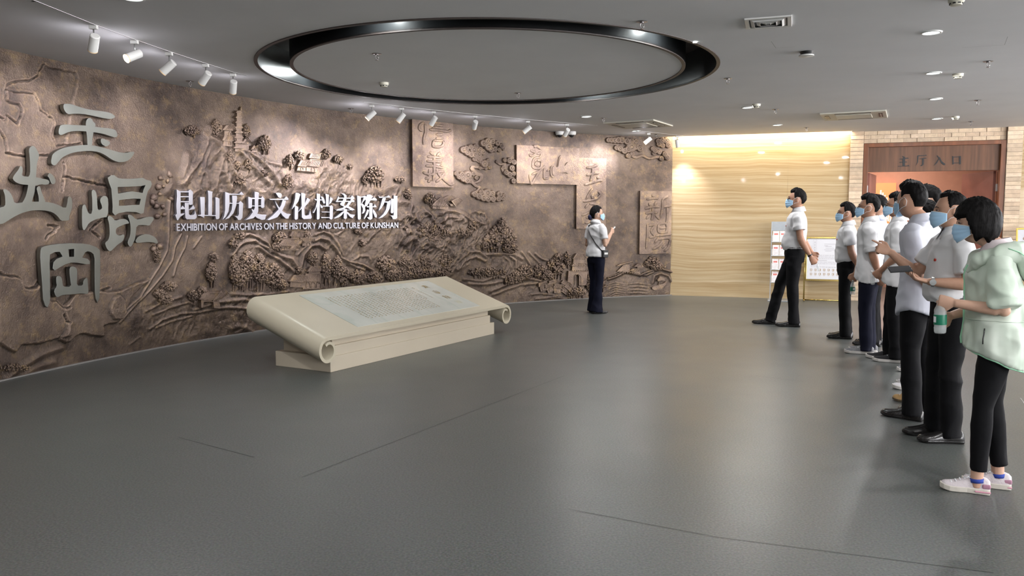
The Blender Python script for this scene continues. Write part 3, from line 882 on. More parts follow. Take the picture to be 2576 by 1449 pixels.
def relief_tree(cx, top, w, h, dens=1.0, trunks=3, leaf=None, hmax=0.07, name='relief_tree'):
    """crown of curled clumps over thin trunks; box in photo px, top edge given"""
    b = MB(); crown = h * (0.78 if trunks else 1.0)
    r = leaf or max(2.2, min(4.6, min(w, h) * 0.070))
    n = int(dens * w * crown * 0.78 / (r * r * 1.15))
    for i in range(n):
        while True:
            a, c = random.uniform(-1, 1), random.uniform(-1, 1)
            if a * a + c * c < 1: break
        lim = 1.0 - 0.35 * max(0, -c)
        x = cx + a * w / 2 * lim; y = top + crown / 2 + c * crown / 2
        hh = 0.010 + hmax * (1 - a * a - c * c) ** .5 * random.uniform(.45, 1)
        wblob(b, x, y, r * random.uniform(.7, 1.25), hh, 0.8, 0.30, 1.35)
    for k in range(trunks):
        x = cx + (k - (trunks - 1) / 2) * w * 0.7 / max(trunks, 1) + random.uniform(-2, 2)
        y0 = top + h; y1 = top + crown * .6
        ribbon(b, [(x + random.uniform(-2, 2), y0), (x, (y0 + y1) / 2), (x + random.uniform(-4, 4), y1)], [1.7, 1.3, 1.0], 0.005, 0.03)
    return b.build(name, M_br, wall_left, smooth=True, fix=False)


def c_(fn, x, y, w, h):
    a = fn([(x, y), (x + w, y + h)]); return (a[0][0], a[0][1], a[1][0] - a[0][0], a[1][1] - a[0][1])


TREES = [(C3, 205, 240, 140, 100, 1.2, 1), (C3, 395, 185, 90, 140, 1.1, 0), (C3, 630, 230, 70, 110, 1.0, 0), (C3, 775, 320, 115, 150, 1.1, 2), (C3, 560, 520, 70, 90, .8, 1), (C3, 580, 620, 90, 120, .8, 1),
         (C3, 650, 500, 70, 110, .7, 1), (C3, 500, 430, 60, 110, .6, 0), (C3, 780, 580, 60, 60, .5, 0), (C3, 1050, 435, 80, 80, 1, 0), (C3, 975, 470, 60, 120, 1, 1), (C3, 1265, 425, 70, 80, 1, 0),
         (C3, 1360, 470, 85, 80, .9, 1), (C3, 1450, 540, 50, 50, .8, 1), (C3, 960, 620, 90, 120, .8, 0), (C3, 1650, 560, 150, 170, 1.1, 4), (C3, 1575, 620, 50, 110, .8, 1), (C3, 1845, 640, 90, 60, .9, 1), (C3, 1910, 740, 60, 80, .9, 0),
         (C3, 1520, 1060, 50, 40, 1, 0), (C3, 1552, 1140, 60, 60, 1, 0),
         (C4, 445, 80, 130, 110, 1.1, 0), (C4, 420, 170, 110, 90, 1.0, 0), (C4, 690, 70, 60, 70, 1, 0), (C4, 90, 90, 120, 60, .8, 0), (C4, 30, 140, 90, 120, .8, 1),
         (C4, 40, 290, 110, 330, 1.25, 3), (C4, 150, 250, 150, 360, 1.3, 4), (C4, 260, 280, 150, 340, 1.3, 3), (C4, 390, 370, 170, 280, 1.3, 2), (C4, 80, 400, 160, 220, 1.2, 4), (C4, 470, 520, 110, 110, 1.1, 1),
         (C4, 740, 260, 100, 150, 1.1, 1), (C4, 860, 270, 100, 310, 1.15, 2), (C4, 960, 300, 120, 270, 1.15, 3), (C4, 1030, 400, 80, 140, 1, 1), (C4, 620, 390, 70, 80, 1, 0), (C4, 1010, 490, 70, 90, .9, 2),
         (C4, 1400, 300, 180, 180, 1.2, 2), (C4, 1590, 290, 130, 120, 1.2, 0), (C4, 1760, 290, 120, 110, 1.2, 0), (C4, 1640, 330, 200, 120, 1.1, 0), (C4, 1930, 310, 110, 120, 1.1, 0), (C4, 1150, 430, 170, 120, 1.2, 0),
         (C4, 1290, 440, 160, 100, 1.2, 0), (C4, 1480, 420, 190, 110, 1.2, 0), (C4, 1680, 400, 200, 100, 1.2, 0), (C4, 1900, 400, 150, 100, 1.1, 0), (C4, 1800, 10, 180, 150, 1.1, 0), (C4, 2100, 40, 160, 90, .9, 0), (C4, 1190, 150, 60, 60, 1, 0), (C4, 1140, 60, 50, 40, 1, 0),
         (C6, 945, 170, 80, 120, 1.1, 0), (C6, 920, 230, 190, 150, 1.2, 0), (C6, 1000, 260, 150, 200, 1.2, 3), (C6, 860, 290, 190, 200, 1.2, 4), (C6, 1020, 380, 150, 110, 1.1, 0), (C6, 790, 370, 90, 90, 1, 0),
         (C6, 800, 620, 370, 100, .7, 8), (C6, 1150, 590, 160, 130, 1.1, 0), (C6, 1080, 650, 150, 110, 1.1, 0), (C6, 1290, 590, 180, 120, 1.1, 0), (C6, 1420, 540, 170, 190, 1.15, 5), (C6, 1450, 490, 90, 90, 1.1, 0), (C6, 1530, 480, 60, 150, 1.1, 1), (C6, 1330, 640, 160, 90, 1.1, 0),
         (C6, 1005, 690, 100, 90, .9, 0), (C6, 2300, 520, 150, 110, 1.1, 0), (C6, 2340, 580, 140, 60, 1, 0), (C6, 1735, 680, 80, 200, 1.1, 2), (C6, 1850, 680, 60, 160, 1.1, 1), (C6, 1620, 790, 160, 110, 1, 4), (C6, 1550, 820, 60, 80, 1, 1),
         (C6, 90, 510, 160, 120, 1.2, 0), (C6, 250, 505, 150, 140, 1.2, 0), (C6, 430, 500, 150, 110, 1.1, 0), (C6, 60, 610, 150, 110, 1.2, 0), (C6, 230, 610, 200, 100, 1.1, 0), (C6, 420, 600, 170, 90, 1, 0),
         (C6, 230, 220, 120, 110, 1, 0), (C6, 340, 210, 150, 130, 1.1, 0), (C6, 440, 260, 120, 90, 1, 0), (C6, 90, 230, 80, 70, .8, 0), (C6, 680, 170, 110, 120, .8, 0), (C5, 230, 830, 110, 140, .8, 1), (C5, 30, 820, 60, 70, .9, 0),
         (C2, 1310, 640, 130, 80, 1, 0), (C2, 1250, 700, 120, 70, 1, 0), (C2, 1290, 740, 120, 80, .9, 0), (C2, 1500, 710, 90, 100, 1.1, 1), (C2, 1570, 680, 90, 90, 1.1, 0), (C2, 1660, 420, 80, 80, 1, 1), (C2, 1640, 490, 90, 200, 1.1, 2), (C2, 1220, 380, 60, 110, .8, 0), (C2, 120, 1280, 240, 60, .6, 0)]
for fn, x, y, w, h, d, t in TREES:
    q = c_(fn, x, y, w, h)
    relief_tree(q[0], q[1], q[2], q[3], d * .95, t)
# boulders along the falls left of the title
b = MB()
for x, y, r in ((425, 440, 7), (404, 448, 5), (399, 470, 6), (388, 500, 8), (384, 508, 6), (402, 488, 5), (393, 520, 6), (410, 520, 5), (400, 620, 7), (386, 626, 6), (396, 648, 6), (412, 468, 4), (421, 456, 4), (430, 500, 5), (414, 540, 5), (395, 545, 6)):
    wblob(b, x, y, r * 1.5, 0.012, 0.8, 0.3)
b.build('relief_boulder', M_br, wall_left, smooth=True)


def roof_poly(b, pts, h0, h1, ribs=8):
    """tiled roof: quad top-left, top-right, bottom-right, bottom-left, ribbed"""
    wslab(b, [pts], h0, h1)
    tl, tr, br, bl = pts
    for i in range(ribs + 1):
        t = i / ribs
        a = (tl[0] + (tr[0] - tl[0]) * t, tl[1] + (tr[1] - tl[1]) * t); c = (bl[0] + (br[0] - bl[0]) * t, bl[1] + (br[1] - bl[1]) * t)
        ribbon(b, [a, c], .55, h1 - .004, h1 + .007)
    ribbon(b, [tl, tr], 1.0, h1 - .004, h1 + .012)


def relief_house(fn, wall, roof, doors=(), ribs=8, hw=.035, extra=()):
    b = MB(); wslab(b, [fn(wall)], 0, hw); o = b.build('relief_house', M_br, wall_left)
    b = MB(); roof_poly(b, fn(roof), 0, hw + .02, ribs)
    for e in extra: roof_poly(b, fn(e), 0, hw + .022, max(3, ribs // 2))
    b.build('roof', M_br, o)
    if doors:
        b = MB()
        for d in doors: ribbon(b, fn(d), .8, hw - .004, hw + .008)
        b.build('opening_surround', M_br, o)
    return o


def arch(x, y, w, h): return [(x - w / 2, y + h), (x - w / 2, y + h * .3), (x, y), (x + w / 2, y + h * .3), (x + w / 2, y + h)]


relief_house(C3, [(1135, 495), (1210, 500), (1210, 530), (1130, 525)], [(1140, 460), (1220, 462), (1215, 503), (1125, 495)])
relief_house(C3, [(1040, 560), (1100, 560), (1100, 602), (1030, 595)], [(1060, 515), (1115, 515), (1105, 565), (1035, 558)], [arch(1055, 570, 18, 25)])
relief_house(C3, [(1105, 555), (1200, 565), (1185, 612), (1105, 600)], [(1130, 515), (1225, 518), (1205, 568), (1100, 555)], [arch(1142, 572, 26, 34)])
relief_house(C3, [(455, 280), (510, 285), (505, 325), (455, 320)], [(470, 235), (505, 235), (525, 280), (440, 275)], [arch(480, 290, 14, 28)])
relief_house(C3, [(450, 355), (520, 360), (515, 405), (445, 400)], [(455, 320), (515, 322), (528, 362), (438, 358)], [arch(482, 368, 14, 30)])
relief_house(C3, [(600, 380), (650, 382), (650, 435), (600, 432)], [(618, 345), (622, 345), (655, 384), (592, 382)], ribs=4)
relief_house(C3, [(680, 425), (720, 425), (712, 452), (668, 450)], [(690, 395), (694, 395), (722, 428), (664, 430)], ribs=4)
relief_house(C4, [(545, 120), (655, 125), (650, 150), (545, 145)], [(555, 78), (660, 80), (660, 125), (530, 122)])
relief_house(C4, [(440, 200), (630, 205), (610, 250), (445, 250)], [(475, 145), (610, 150), (575, 215), (430, 205)], [arch(480, 215, 20, 30)], 12, extra=([(610, 150), (615, 150), (640, 180), (575, 215)], [(570, 195), (575, 195), (600, 235), (530, 235)]))
relief_house(C4, [(650, 165), (725, 165), (720, 210), (645, 210)], [(630, 135), (730, 140), (730, 168), (625, 165)], [arch(685, 180, 26, 28)])
relief_house(C4, [(705, 440), (810, 440), (805, 465), (700, 462)], [(720, 395), (815, 395), (818, 438), (690, 442)])
relief_house(C4, [(540, 530), (655, 535), (650, 585), (535, 580)], [(570, 472), (670, 475), (655, 540), (530, 530)])
relief_house(C4, [(650, 525), (810, 525), (810, 598), (650, 598)], [(680, 460), (815, 460), (812, 528), (640, 528)], [arch(680, 535, 34, 55), arch(727, 535, 34, 55), arch(775, 535, 34, 55)], 12)
relief_house(C5, [(250, 945), (400, 950), (395, 985), (250, 975)], [(280, 905), (330, 870), (400, 950), (245, 945)], [arch(290, 955, 20, 22)])
relief_house(C5, [(410, 930), (480, 930), (470, 950), (420, 950)], [(425, 905), (480, 875), (515, 900), (460, 950)])
relief_house(C5, [(345, 880), (420, 880), (400, 905), (345, 905)], [(340, 885), (405, 850), (440, 870), (370, 910)])
relief_house(C6, [(2040, 0 + 590), (2090, 590), (2090, 660), (1975, 655)], [(2000, 590), (2100, 562), (2105, 572), (1975, 608)], ribs=8)
relief_house(C6, [(2150, 600), (2210, 600), (2205, 625), (2160, 625)], [(2160, 585), (2190, 578), (2225, 615), (2130, 612)], ribs=5)
relief_house(C6, [(2110, 640), (2180, 650), (2190, 680), (2110, 665)], [(2120, 628), (2170, 632), (2190, 652), (2100, 645)], ribs=5)
for (x, y, a) in ((1305, 780, -14), (1365, 790, -20), (1440, 800, 4), (1505, 770, 24), (1530, 810, 38), (1400, 760, -16)):
    ca, sa = math.cos(R(a)), math.sin(R(a)); rt = lambda p: [(x + u_ * ca - v_ * sa, y + u_ * sa + v_ * ca) for u_, v_ in p]
    relief_house(C6, rt([(-28, 0), (30, 0), (30, 52), (-28, 52)]), rt([(-28, -28), (30, -28), (36, 4), (-36, 4)]), [rt([(-18, 12), (20, 12), (20, 40), (-18, 40), (-18, 12)])], 6)
relief_house(C2, [(1560, 780), (1700, 790), (1710, 850), (1660, 850), (1655, 800), (1580, 800), (1575, 845), (1562, 845)], [(1580, 730), (1690, 728), (1650, 785), (1545, 782)], (), 14, .05, extra=([(1715, 712), (1722, 716), (1745, 740), (1650, 795)],))
# pavilion in the hills
relief_house(C4, [(1835, 165), (1895, 165), (1895, 185), (1835, 185)], [(1860, 110), (1866, 110), (1915, 155), (1820, 158)], (), 6)
# nine-storey pagoda on the hill
b = MB()
for i in range(8):
    y = 120 + i * 40; w = 16 + i * 2.2
    wslab(b, [C3([(572 - w, y + 15), (572 + w, y + 15), (572 + w + 1, y + 44), (572 - w - 1, y + 44)])], 0, .04)
pg = b.build('relief_pagoda', M_br, wall_left)
for i in range(8):
    y = 120 + i * 40; w = 20 + i * 2.6; b = MB()
    wslab(b, [C3([(572 - w * .6, y), (572 + w * .6, y), (572 + w + 4, y + 13), (572 + w + 2, y + 19), (572 - w - 2, y + 19), (572 - w - 4, y + 13)])], 0, .06)
    b.build('pagoda_roof', M_br, pg)
b = MB(); ribbon(b, C3([(571, 90), (571, 110), (572, 125)]), [.8, 2.5, 3.5], 0, .04); b.build('spire', M_br, pg)
# city gate tower
b = MB(); wslab(b, [C6([(1540, 650), (1708, 655), (1705, 780), (1635, 778), (1636, 700), (1625, 682), (1600, 680), (1582, 695), (1578, 775), (1530, 760)])], 0, .05)
gt = b.build('relief_gate_tower', M_br, wall_left)
b = MB(); wslab(b, [C6([(1575, 605), (1690, 605), (1690, 650), (1570, 650)])], 0, .045); wslab(b, [C6([(1585, 540), (1680, 540), (1680, 580), (1580, 578)])], 0, .04); b.build('storey', M_br, gt)
b = MB(); roof_poly(b, C6([(1610, 492), (1660, 492), (1688, 545), (1578, 542)]), 0, .06, 8); b.build('roof', M_br, gt)
b = MB(); roof_poly(b, C6([(1590, 578), (1680, 578), (1704, 610), (1565, 606)]), 0, .065, 9); b.build('roof', M_br, gt)
b = MB(); ribbon(b, C6([(1535, 652), (1710, 657)]), 1.2, .045, .06)
for i in range(9): ribbon(b, C6([(1545 + i * 19, 642), (1545 + i * 19, 652)]), 1.0, .045, .06)
ribbon(b, C6([(1578, 775), (1580, 705), (1590, 685), (1610, 678), (1630, 690), (1638, 715), (1637, 778)]), .9, .045, .06)
b.build('battlement', M_br, gt)
# long bridge and the boat
b = MB(); ribbon(b, C6([(1860, 725), (1960, 695), (2040, 655), (2130, 668)]), 1.1, 0, .05); ribbon(b, C6([(1860, 712), (1960, 680), (2040, 642), (2130, 655)]), .9, 0, .05)
for i in range(13):
    t = i / 12; x = 1865 + t * 255; y = 722 - t * 75 if t < .7 else 668
    ribbon(b, C6([(x, y - 14), (x, y + 4)]), .8, 0, .05)
b.build('relief_bridge', M_br, wall_left)
b = MB(); wslab(b, [C6([(2290, 800), (2300, 790), (2400, 760), (2420, 742), (2418, 770), (2380, 810), (2320, 825), (2295, 815)])], 0, .05)
bo = b.build('relief_boat', M_br, wall_left)
b = MB(); wslab(b, [C6([(2340, 730), (2365, 700), (2405, 715), (2408, 740), (2380, 735), (2345, 745)])], 0, .06); ribbon(b, C6([(2345, 742), (2335, 790)]), 1, .03, .055); ribbon(b, C6([(2405, 740), (2400, 765)]), 1, .03, .055)
b.build('boat_cover', M_br, bo)


# clouds made of coiled puffs
def cloud(fn, sc, puffs, tail=()):
    b = MB()
    for pl, w in tail:
        ribbon(b, fn(pl), [v / sc for v in w] if hasattr(w, '__len__') else w / sc, 0, .028)
    for k, (x, y, r) in enumerate(puffs):
        (x, y) = fn([(x, y)])[0]; r = r / sc * 1.16; base = .006 + .0035 * (k % 4)
        u, z = W(x, y, .03); s = wscale(x, y) * r
        prof = [(0.0, .034), (.20, .033), (.30, .028), (.40, .032), (.62, .032), (.70, .029), (.82, .029), (.93, .022), (1.0, .010), (1.0, -.012)]
        vs = []; fs = []; n = 18
        for rr, hh in prof:
            for i in range(n):
                a = 2 * math.pi * i / n
                vs.append(wpt(u + math.cos(a) * rr * s * 1.12, z + math.sin(a) * rr * s, hh * min(1.3, r / 6) + base))
        for q in range(len(prof) - 1):
            for i in range(n):
                j = (i + 1) % n; fs.append((q * n + i, q * n + j, (q + 1) * n + j, (q + 1) * n + i))
        b.add(vs, fs)
    return b.build('relief_cloud', M_br, wall_left, smooth='auto')


cloud(C5, 3.68, [(535, 430, 28), (570, 455, 26), (605, 475, 26), (640, 480, 28), (680, 470, 28), (715, 450, 26), (560, 420, 26), (600, 405, 24), (650, 400, 24), (632, 432, 36), (720, 370, 30), (760, 350, 28), (805, 355, 26), (850, 370, 24), (890, 395, 24), (905, 415, 18), (870, 430, 20), (825, 425, 24), (790, 430, 26), (765, 400, 36), (690, 430, 26)])
cloud(C5, 3.68, [(640, 515, 22), (680, 510, 22), (700, 540, 20), (730, 560, 34), (770, 530, 20), (780, 590, 20), (745, 600, 16), (690, 600, 14)], [([(620, 510), (690, 550), (720, 600), (640, 590), (610, 600), (650, 650), (700, 670), (680, 720), (620, 740)], [10, 16, 12, 16, 20, 20, 20, 16, 8])])
cloud(C5, 3.68, [(470, 650, 22), (495, 680, 24), (530, 700, 26), (565, 715, 26), (600, 720, 22), (520, 660, 26), (575, 665, 38), (625, 650, 22), (660, 690, 18)], [([(600, 715), (640, 760), (680, 780), (660, 810), (630, 820)], [16, 16, 16, 14, 12])])
cloud(C5, 3.68, [(640, 840, 28), (680, 860, 30), (720, 875, 30), (760, 885, 28), (810, 885, 28), (860, 885, 24), (900, 880, 22), (915, 855, 20), (870, 840, 26), (700, 820, 24), (800, 835, 28), (755, 832, 38)])
cloud(C5, 3.68, [(850, 540, 14), (920, 525, 20), (960, 530, 26), (1000, 545, 24), (910, 590, 18), (930, 640, 24), (960, 660, 26), (1000, 650, 20), (985, 600, 26), (1000, 720, 24)], [([(830, 540), (870, 565), (920, 560), (890, 600), (920, 650), (990, 670)], [6, 12, 12, 14, 14, 14])])
cloud(C5, 3.68, [(1880, 340, 22), (1905, 340, 24), (1935, 342, 26), (1965, 340, 28), (2000, 340, 32), (2050, 350, 30), (2090, 350, 26), (2130, 352, 20), (1955, 410, 22), (1985, 420, 26), (2025, 440, 26), (2060, 425, 30), (2130, 400, 30), (2170, 420, 26), (2090, 405, 42), (2060, 485, 22), (2100, 465, 20)], [([(2080, 480), (2130, 500), (2190, 485), (2250, 510), (2320, 500), (2380, 500)], [12, 16, 14, 14, 14, 16])])
cloud(C5, 3.68, [(2340, 350, 22), (2375, 345, 26), (2420, 345, 30), (2345, 380, 20), (2380, 390, 22), (2430, 385, 26), (2290, 420, 20), (2310, 440, 22), (2350, 450, 22), (2300, 465, 16), (2400, 470, 24), (2420, 500, 24), (2370, 510, 22)])


# raised inscribed tablets
def curved_slab(fn, pts, h, name='relief_tablet'):
    """rectangular slab following the wall"""
    q = fn(pts); uz = [W(x, y, h) for x, y in q]
    u0 = (uz[0][0] + uz[3][0]) / 2; u1 = (uz[1][0] + uz[2][0]) / 2; zt = (uz[0][1] + uz[1][1]) / 2; zb = (uz[2][1] + uz[3][1]) / 2
    b = MB(); n = 10
    for (ha, hb, za, zb_) in ((0, h, zb, zt),):
        vs = []
        for i in range(n + 1):
            u = u0 + (u1 - u0) * i / n
            vs += [wpt(u, zb, -.01), wpt(u, zb, h), wpt(u, zt, h), wpt(u, zt, -.01)]
        fs = []
        for i in range(n):
            for k in range(4): fs.append((i * 4 + k, i * 4 + (k + 1) % 4, (i + 1) * 4 + (k + 1) % 4, (i + 1) * 4 + k))
        fs += [(0, 1, 2, 3), tuple(n * 4 + k for k in (3, 2, 1, 0))]
        b.add(vs, fs)
    return b.build(name, M_br, wall_left)


HT = .055


def inscr(parent, fn, strokes, w, h0=HT, hh=.014):
    b = MB()
    for i, s in enumerate(strokes):
        ww = w
        if isinstance(s[0], (int, float)): ww = s[0]; s = s[1]
        ribbon(b, fn(s), ww, h0 - .002, h0 + hh + .0006 * (i % 4))
    return b.build('character', M_br, parent, smooth=False)


tb = curved_slab(C5, [(65, 150), (443, 150), (443, 775), (65, 775)], HT)
inscr(tb, C5, [[(150, 180), (115, 200), (108, 240), (140, 260)], [(160, 190), (165, 260), (150, 320), (148, 385)], [(225, 200), (270, 205), (330, 210)], [(200, 245), (280, 250), (370, 262), (400, 245)], [(260, 290), (330, 290)], [(260, 325), (330, 322)], [(240, 345), (330, 348)], [(240, 345), (235, 400), (300, 405), (330, 380), (330, 348)], [(250, 215), (230, 240)]], 3.7)
inscr(tb, C5, [[(205, 450), (235, 480)], [(300, 455), (270, 490)], [(180, 495), (240, 500), (310, 505)], [(175, 535), (245, 540), (320, 545)], [(165, 580), (250, 585), (330, 600)], [(245, 480), (245, 560), (245, 640), (235, 720)], [(140, 640), (200, 660), (260, 650)], [(160, 700), (200, 690), (215, 720)], [(200, 610), (200, 700), (190, 735)], [(265, 600), (290, 660), (340, 710), (400, 755), (425, 735)], [(340, 650), (300, 700), (260, 730)], [(300, 570), (325, 590)], [(250, 640), (340, 630)]], 3.7)
tb = curved_slab(C5, [(1028, 400), (1608, 400), (1612, 750), (1030, 745)], HT)
inscr(tb, C5, [(4.5, [(1170, 405), (1200, 400), (1250, 430)]), (3.4, [(1140, 440), (1190, 460), (1150, 490), (1130, 470)]), (3.2, [(1200, 470), (1240, 460), (1230, 500), (1180, 510), (1160, 560), (1170, 600), (1230, 600), (1240, 540), (1200, 530)]), (3, [(1200, 540), (1185, 570), (1215, 580)]), (3, [(1130, 660), (1140, 720), (1150, 755)]), (3.6, [(1230, 620), (1200, 670), (1170, 720), (1145, 755)]), (3, [(1150, 660), (1220, 630), (1270, 580)]), (3, [(1270, 600), (1265, 660), (1270, 700), (1310, 690)]), (2.4, [(1290, 630), (1320, 610)])], 3.7)
b = MB(); sh_ = smooth_poly(C5([(1345, 680), (1338, 600), (1365, 565), (1405, 600), (1420, 500), (1448, 472), (1470, 500), (1475, 590), (1510, 530), (1548, 570), (1552, 620), (1520, 652), (1470, 640), (1430, 662), (1380, 688)]))
wslab(b, [sh_], HT - .003, HT + .020); wslab(b, [[((x - C5([(1445, 600)])[0][0]) * .82 + C5([(1445, 600)])[0][0], (y - C5([(1445, 600)])[0][1]) * .82 + C5([(1445, 600)])[0][1]) for x, y in sh_]], HT + .019, HT + .032); b.build('character', M_br, tb)
tb = curved_slab(C5, [(1582, 505), (1858, 505), (1858, 1160), (1585, 1160)], HT - .008)
inscr(tb, C5, [[(1660, 600), (1720, 590), (1770, 570)], [(1660, 665), (1720, 655), (1780, 645)], [(1720, 590), (1715, 660), (1700, 730)], [(1640, 755), (1700, 740), (1760, 720), (1810, 715)], [(1760, 680), (1790, 710)]], 3.7, HT - .008)
inscr(tb, C5, [[(1720, 790), (1690, 830), (1660, 890)], [(1630, 910), (1700, 900), (1770, 880)], [(1770, 815), (1790, 850), (1740, 900)], [(1710, 850), (1720, 890)], [(1690, 930), (1740, 940), (1700, 1000), (1620, 1040)], [(1680, 930), (1650, 970)], [(1730, 960), (1780, 1000)], [(1690, 1010), (1740, 1000)], [(1660, 1060), (1720, 1060), (1760, 1040)], [(1650, 1110), (1700, 1100), (1760, 1090)]], 3.1, HT - .008)
tb = curved_slab(C5, [(2168, 808), (2462, 814), (2462, 1395), (2172, 1390)], HT)
inscr(tb, C5, [[(2270, 840), (2285, 870)], [(2220, 890), (2290, 880), (2330, 880)], [(2240, 920), (2250, 950)], [(2310, 910), (2290, 950)], [(2200, 975), (2270, 960), (2340, 960)], [(2205, 1020), (2280, 1010), (2320, 1010)], [(2275, 960), (2275, 1030), (2265, 1085)], [(2250, 1030), (2215, 1070)], [(2300, 1035), (2340, 1075)], [(2420, 860), (2370, 890), (2365, 960), (2350, 1060)], [(2360, 960), (2450, 950)], [(2410, 960), (2410, 1060), (2400, 1110)]], 3.5)
inscr(tb, C5, [[(2225, 1120), (2225, 1220), (2215, 1350)], [(2225, 1130), (2290, 1130), (2260, 1180), (2290, 1230), (2240, 1240)], [(2330, 1120), (2330, 1190), (2400, 1190), (2400, 1115), (2330, 1120)], [(2335, 1155), (2398, 1152)], [(2300, 1225), (2370, 1220), (2450, 1210)], [(2330, 1240), (2290, 1300)], [(2320, 1260), (2430, 1250), (2420, 1330), (2380, 1370)], [(2370, 1270), (2330, 1320), (2270, 1350)], [(2410, 1290), (2360, 1340)]], 3.5)
# ------------------------------------------------------------------ steel lettering on the relief
M_st = pm('brushed_steel_face', (0.21, 0.22, 0.205), 0.38, 1.0, var=0.12, vs=3, bump=0.05, bs=120)
M_st2 = pm('bright_steel_face', (0.36, 0.36, 0.40), 0.38, 0.85, var=0.10, vs=4)
S = 6.038


def glyph(name, polys, label, cat, h0, h1, mat, group=None):
    b = MB(); us = [W(x, y, h1)[0] for pl in polys for l in (pl if isinstance(pl[0], list) else [pl]) for x, y in l]; cu = (min(us) + max(us)) / 2
    for i, pl in enumerate(polys):
        loops = pl if isinstance(pl[0], list) else [pl]
        wslab(b, loops, h0, h1 + 0.0007 * i, cu)
    o = b.build(name, mat, bevel=0.002)
    return tag(o, label, cat, group)


A_ = lambda p: smooth_poly(T(S, 0, 240, p)); B_ = lambda p: smooth_poly(T(S, 0, 340, p)); G_ = lambda p: smooth_poly(T(S, 190, 420, p)); D_ = lambda p: smooth_poly(T(6.9, 70, 590, p))
G4 = 'four large steel calligraphy characters'
glyph('steel_character', [A_([(985, 125), (1080, 130), (1180, 165), (1290, 200), (1420, 225), (1560, 240), (1690, 265), (1765, 325), (1700, 358), (1600, 352), (1450, 318), (1320, 290), (1200, 278), (1110, 278), (1050, 288), (1010, 265), (975, 205), (970, 150)]),
    A_([(1330, 350), (1370, 340), (1400, 360), (1410, 395), (1450, 425), (1450, 460), (1430, 520), (1415, 600), (1400, 680), (1400, 770), (1330, 770), (1328, 680), (1320, 600), (1305, 500), (1305, 400)]),
    A_([(930, 450), (1000, 440), (1110, 448), (1200, 452), (1300, 455), (1430, 475), (1560, 490), (1700, 505), (1770, 530), (1795, 620), (1755, 640), (1680, 620), (1560, 580), (1430, 560), (1300, 545), (1160, 540), (1060, 550), (990, 580), (940, 605), (905, 590), (900, 540), (910, 490)]),
    A_([(800, 950), (810, 900), (860, 850), (950, 805), (1060, 775), (1200, 757), (1330, 750), (1450, 765), (1580, 795), (1700, 830), (1820, 865), (1930, 875), (1990, 855), (2065, 855), (2030, 920), (1970, 985), (1880, 1015), (1780, 1010), (1690, 970), (1590, 900), (1500, 860), (1400, 845), (1280, 845), (1150, 860), (1040, 895), (950, 945), (900, 1010), (850, 1068), (800, 1050), (790, 1000)]),
    A_([(1535, 650), (1600, 665), (1680, 710), (1660, 755), (1610, 780), (1550, 745), (1530, 700)])],
    'large brushed steel calligraphy character with three horizontal strokes and a dot, topmost of the four', 'character', .022, .066, M_st, None)
glyph('steel_character', [B_([(495, 160), (530, 175), (560, 220), (595, 290), (590, 340), (560, 430), (550, 600), (545, 700), (535, 780), (525, 880), (500, 960), (480, 1040), (330, 1040), (380, 960), (410, 870), (430, 760), (425, 640), (460, 590), (460, 450), (450, 320), (440, 215), (460, 180)]),
    B_([(315, 460), (345, 490), (345, 560), (330, 600), (355, 625), (430, 630), (520, 640), (590, 645), (660, 665), (730, 675), (755, 710), (740, 745), (690, 755), (620, 745), (540, 770), (430, 755), (330, 750), (250, 720), (210, 685), (195, 650), (230, 590), (280, 530)]),
    B_([(760, 575), (800, 600), (835, 650), (850, 700), (835, 740), (790, 745), (765, 700), (750, 650), (720, 620), (740, 585)]),
    B_([(590, 770), (615, 790), (630, 860), (660, 930), (700, 1030), (590, 1030), (590, 940), (570, 870), (555, 800)]),
    B_([(60, 820), (100, 820), (160, 870), (200, 950), (225, 1040), (350, 1020), (500, 1010), (700, 1010), (850, 1040), (1005, 1118), (1030, 1040), (1040, 940), (1075, 925), (1105, 970), (1110, 1080), (1085, 1170), (1060, 1230), (1060, 1295), (1000, 1300), (930, 1300), (880, 1230), (800, 1170), (700, 1145), (570, 1140), (440, 1150), (320, 1190), (220, 1240), (140, 1290), (60, 1345), (0, 1350), (-60, 1300), (-40, 1180), (0, 1100), (85, 1080), (90, 1000), (80, 900), (55, 840)])],
    'large brushed steel calligraphy character with a wide arched base, at the left edge', 'character', .022, .066, M_st)
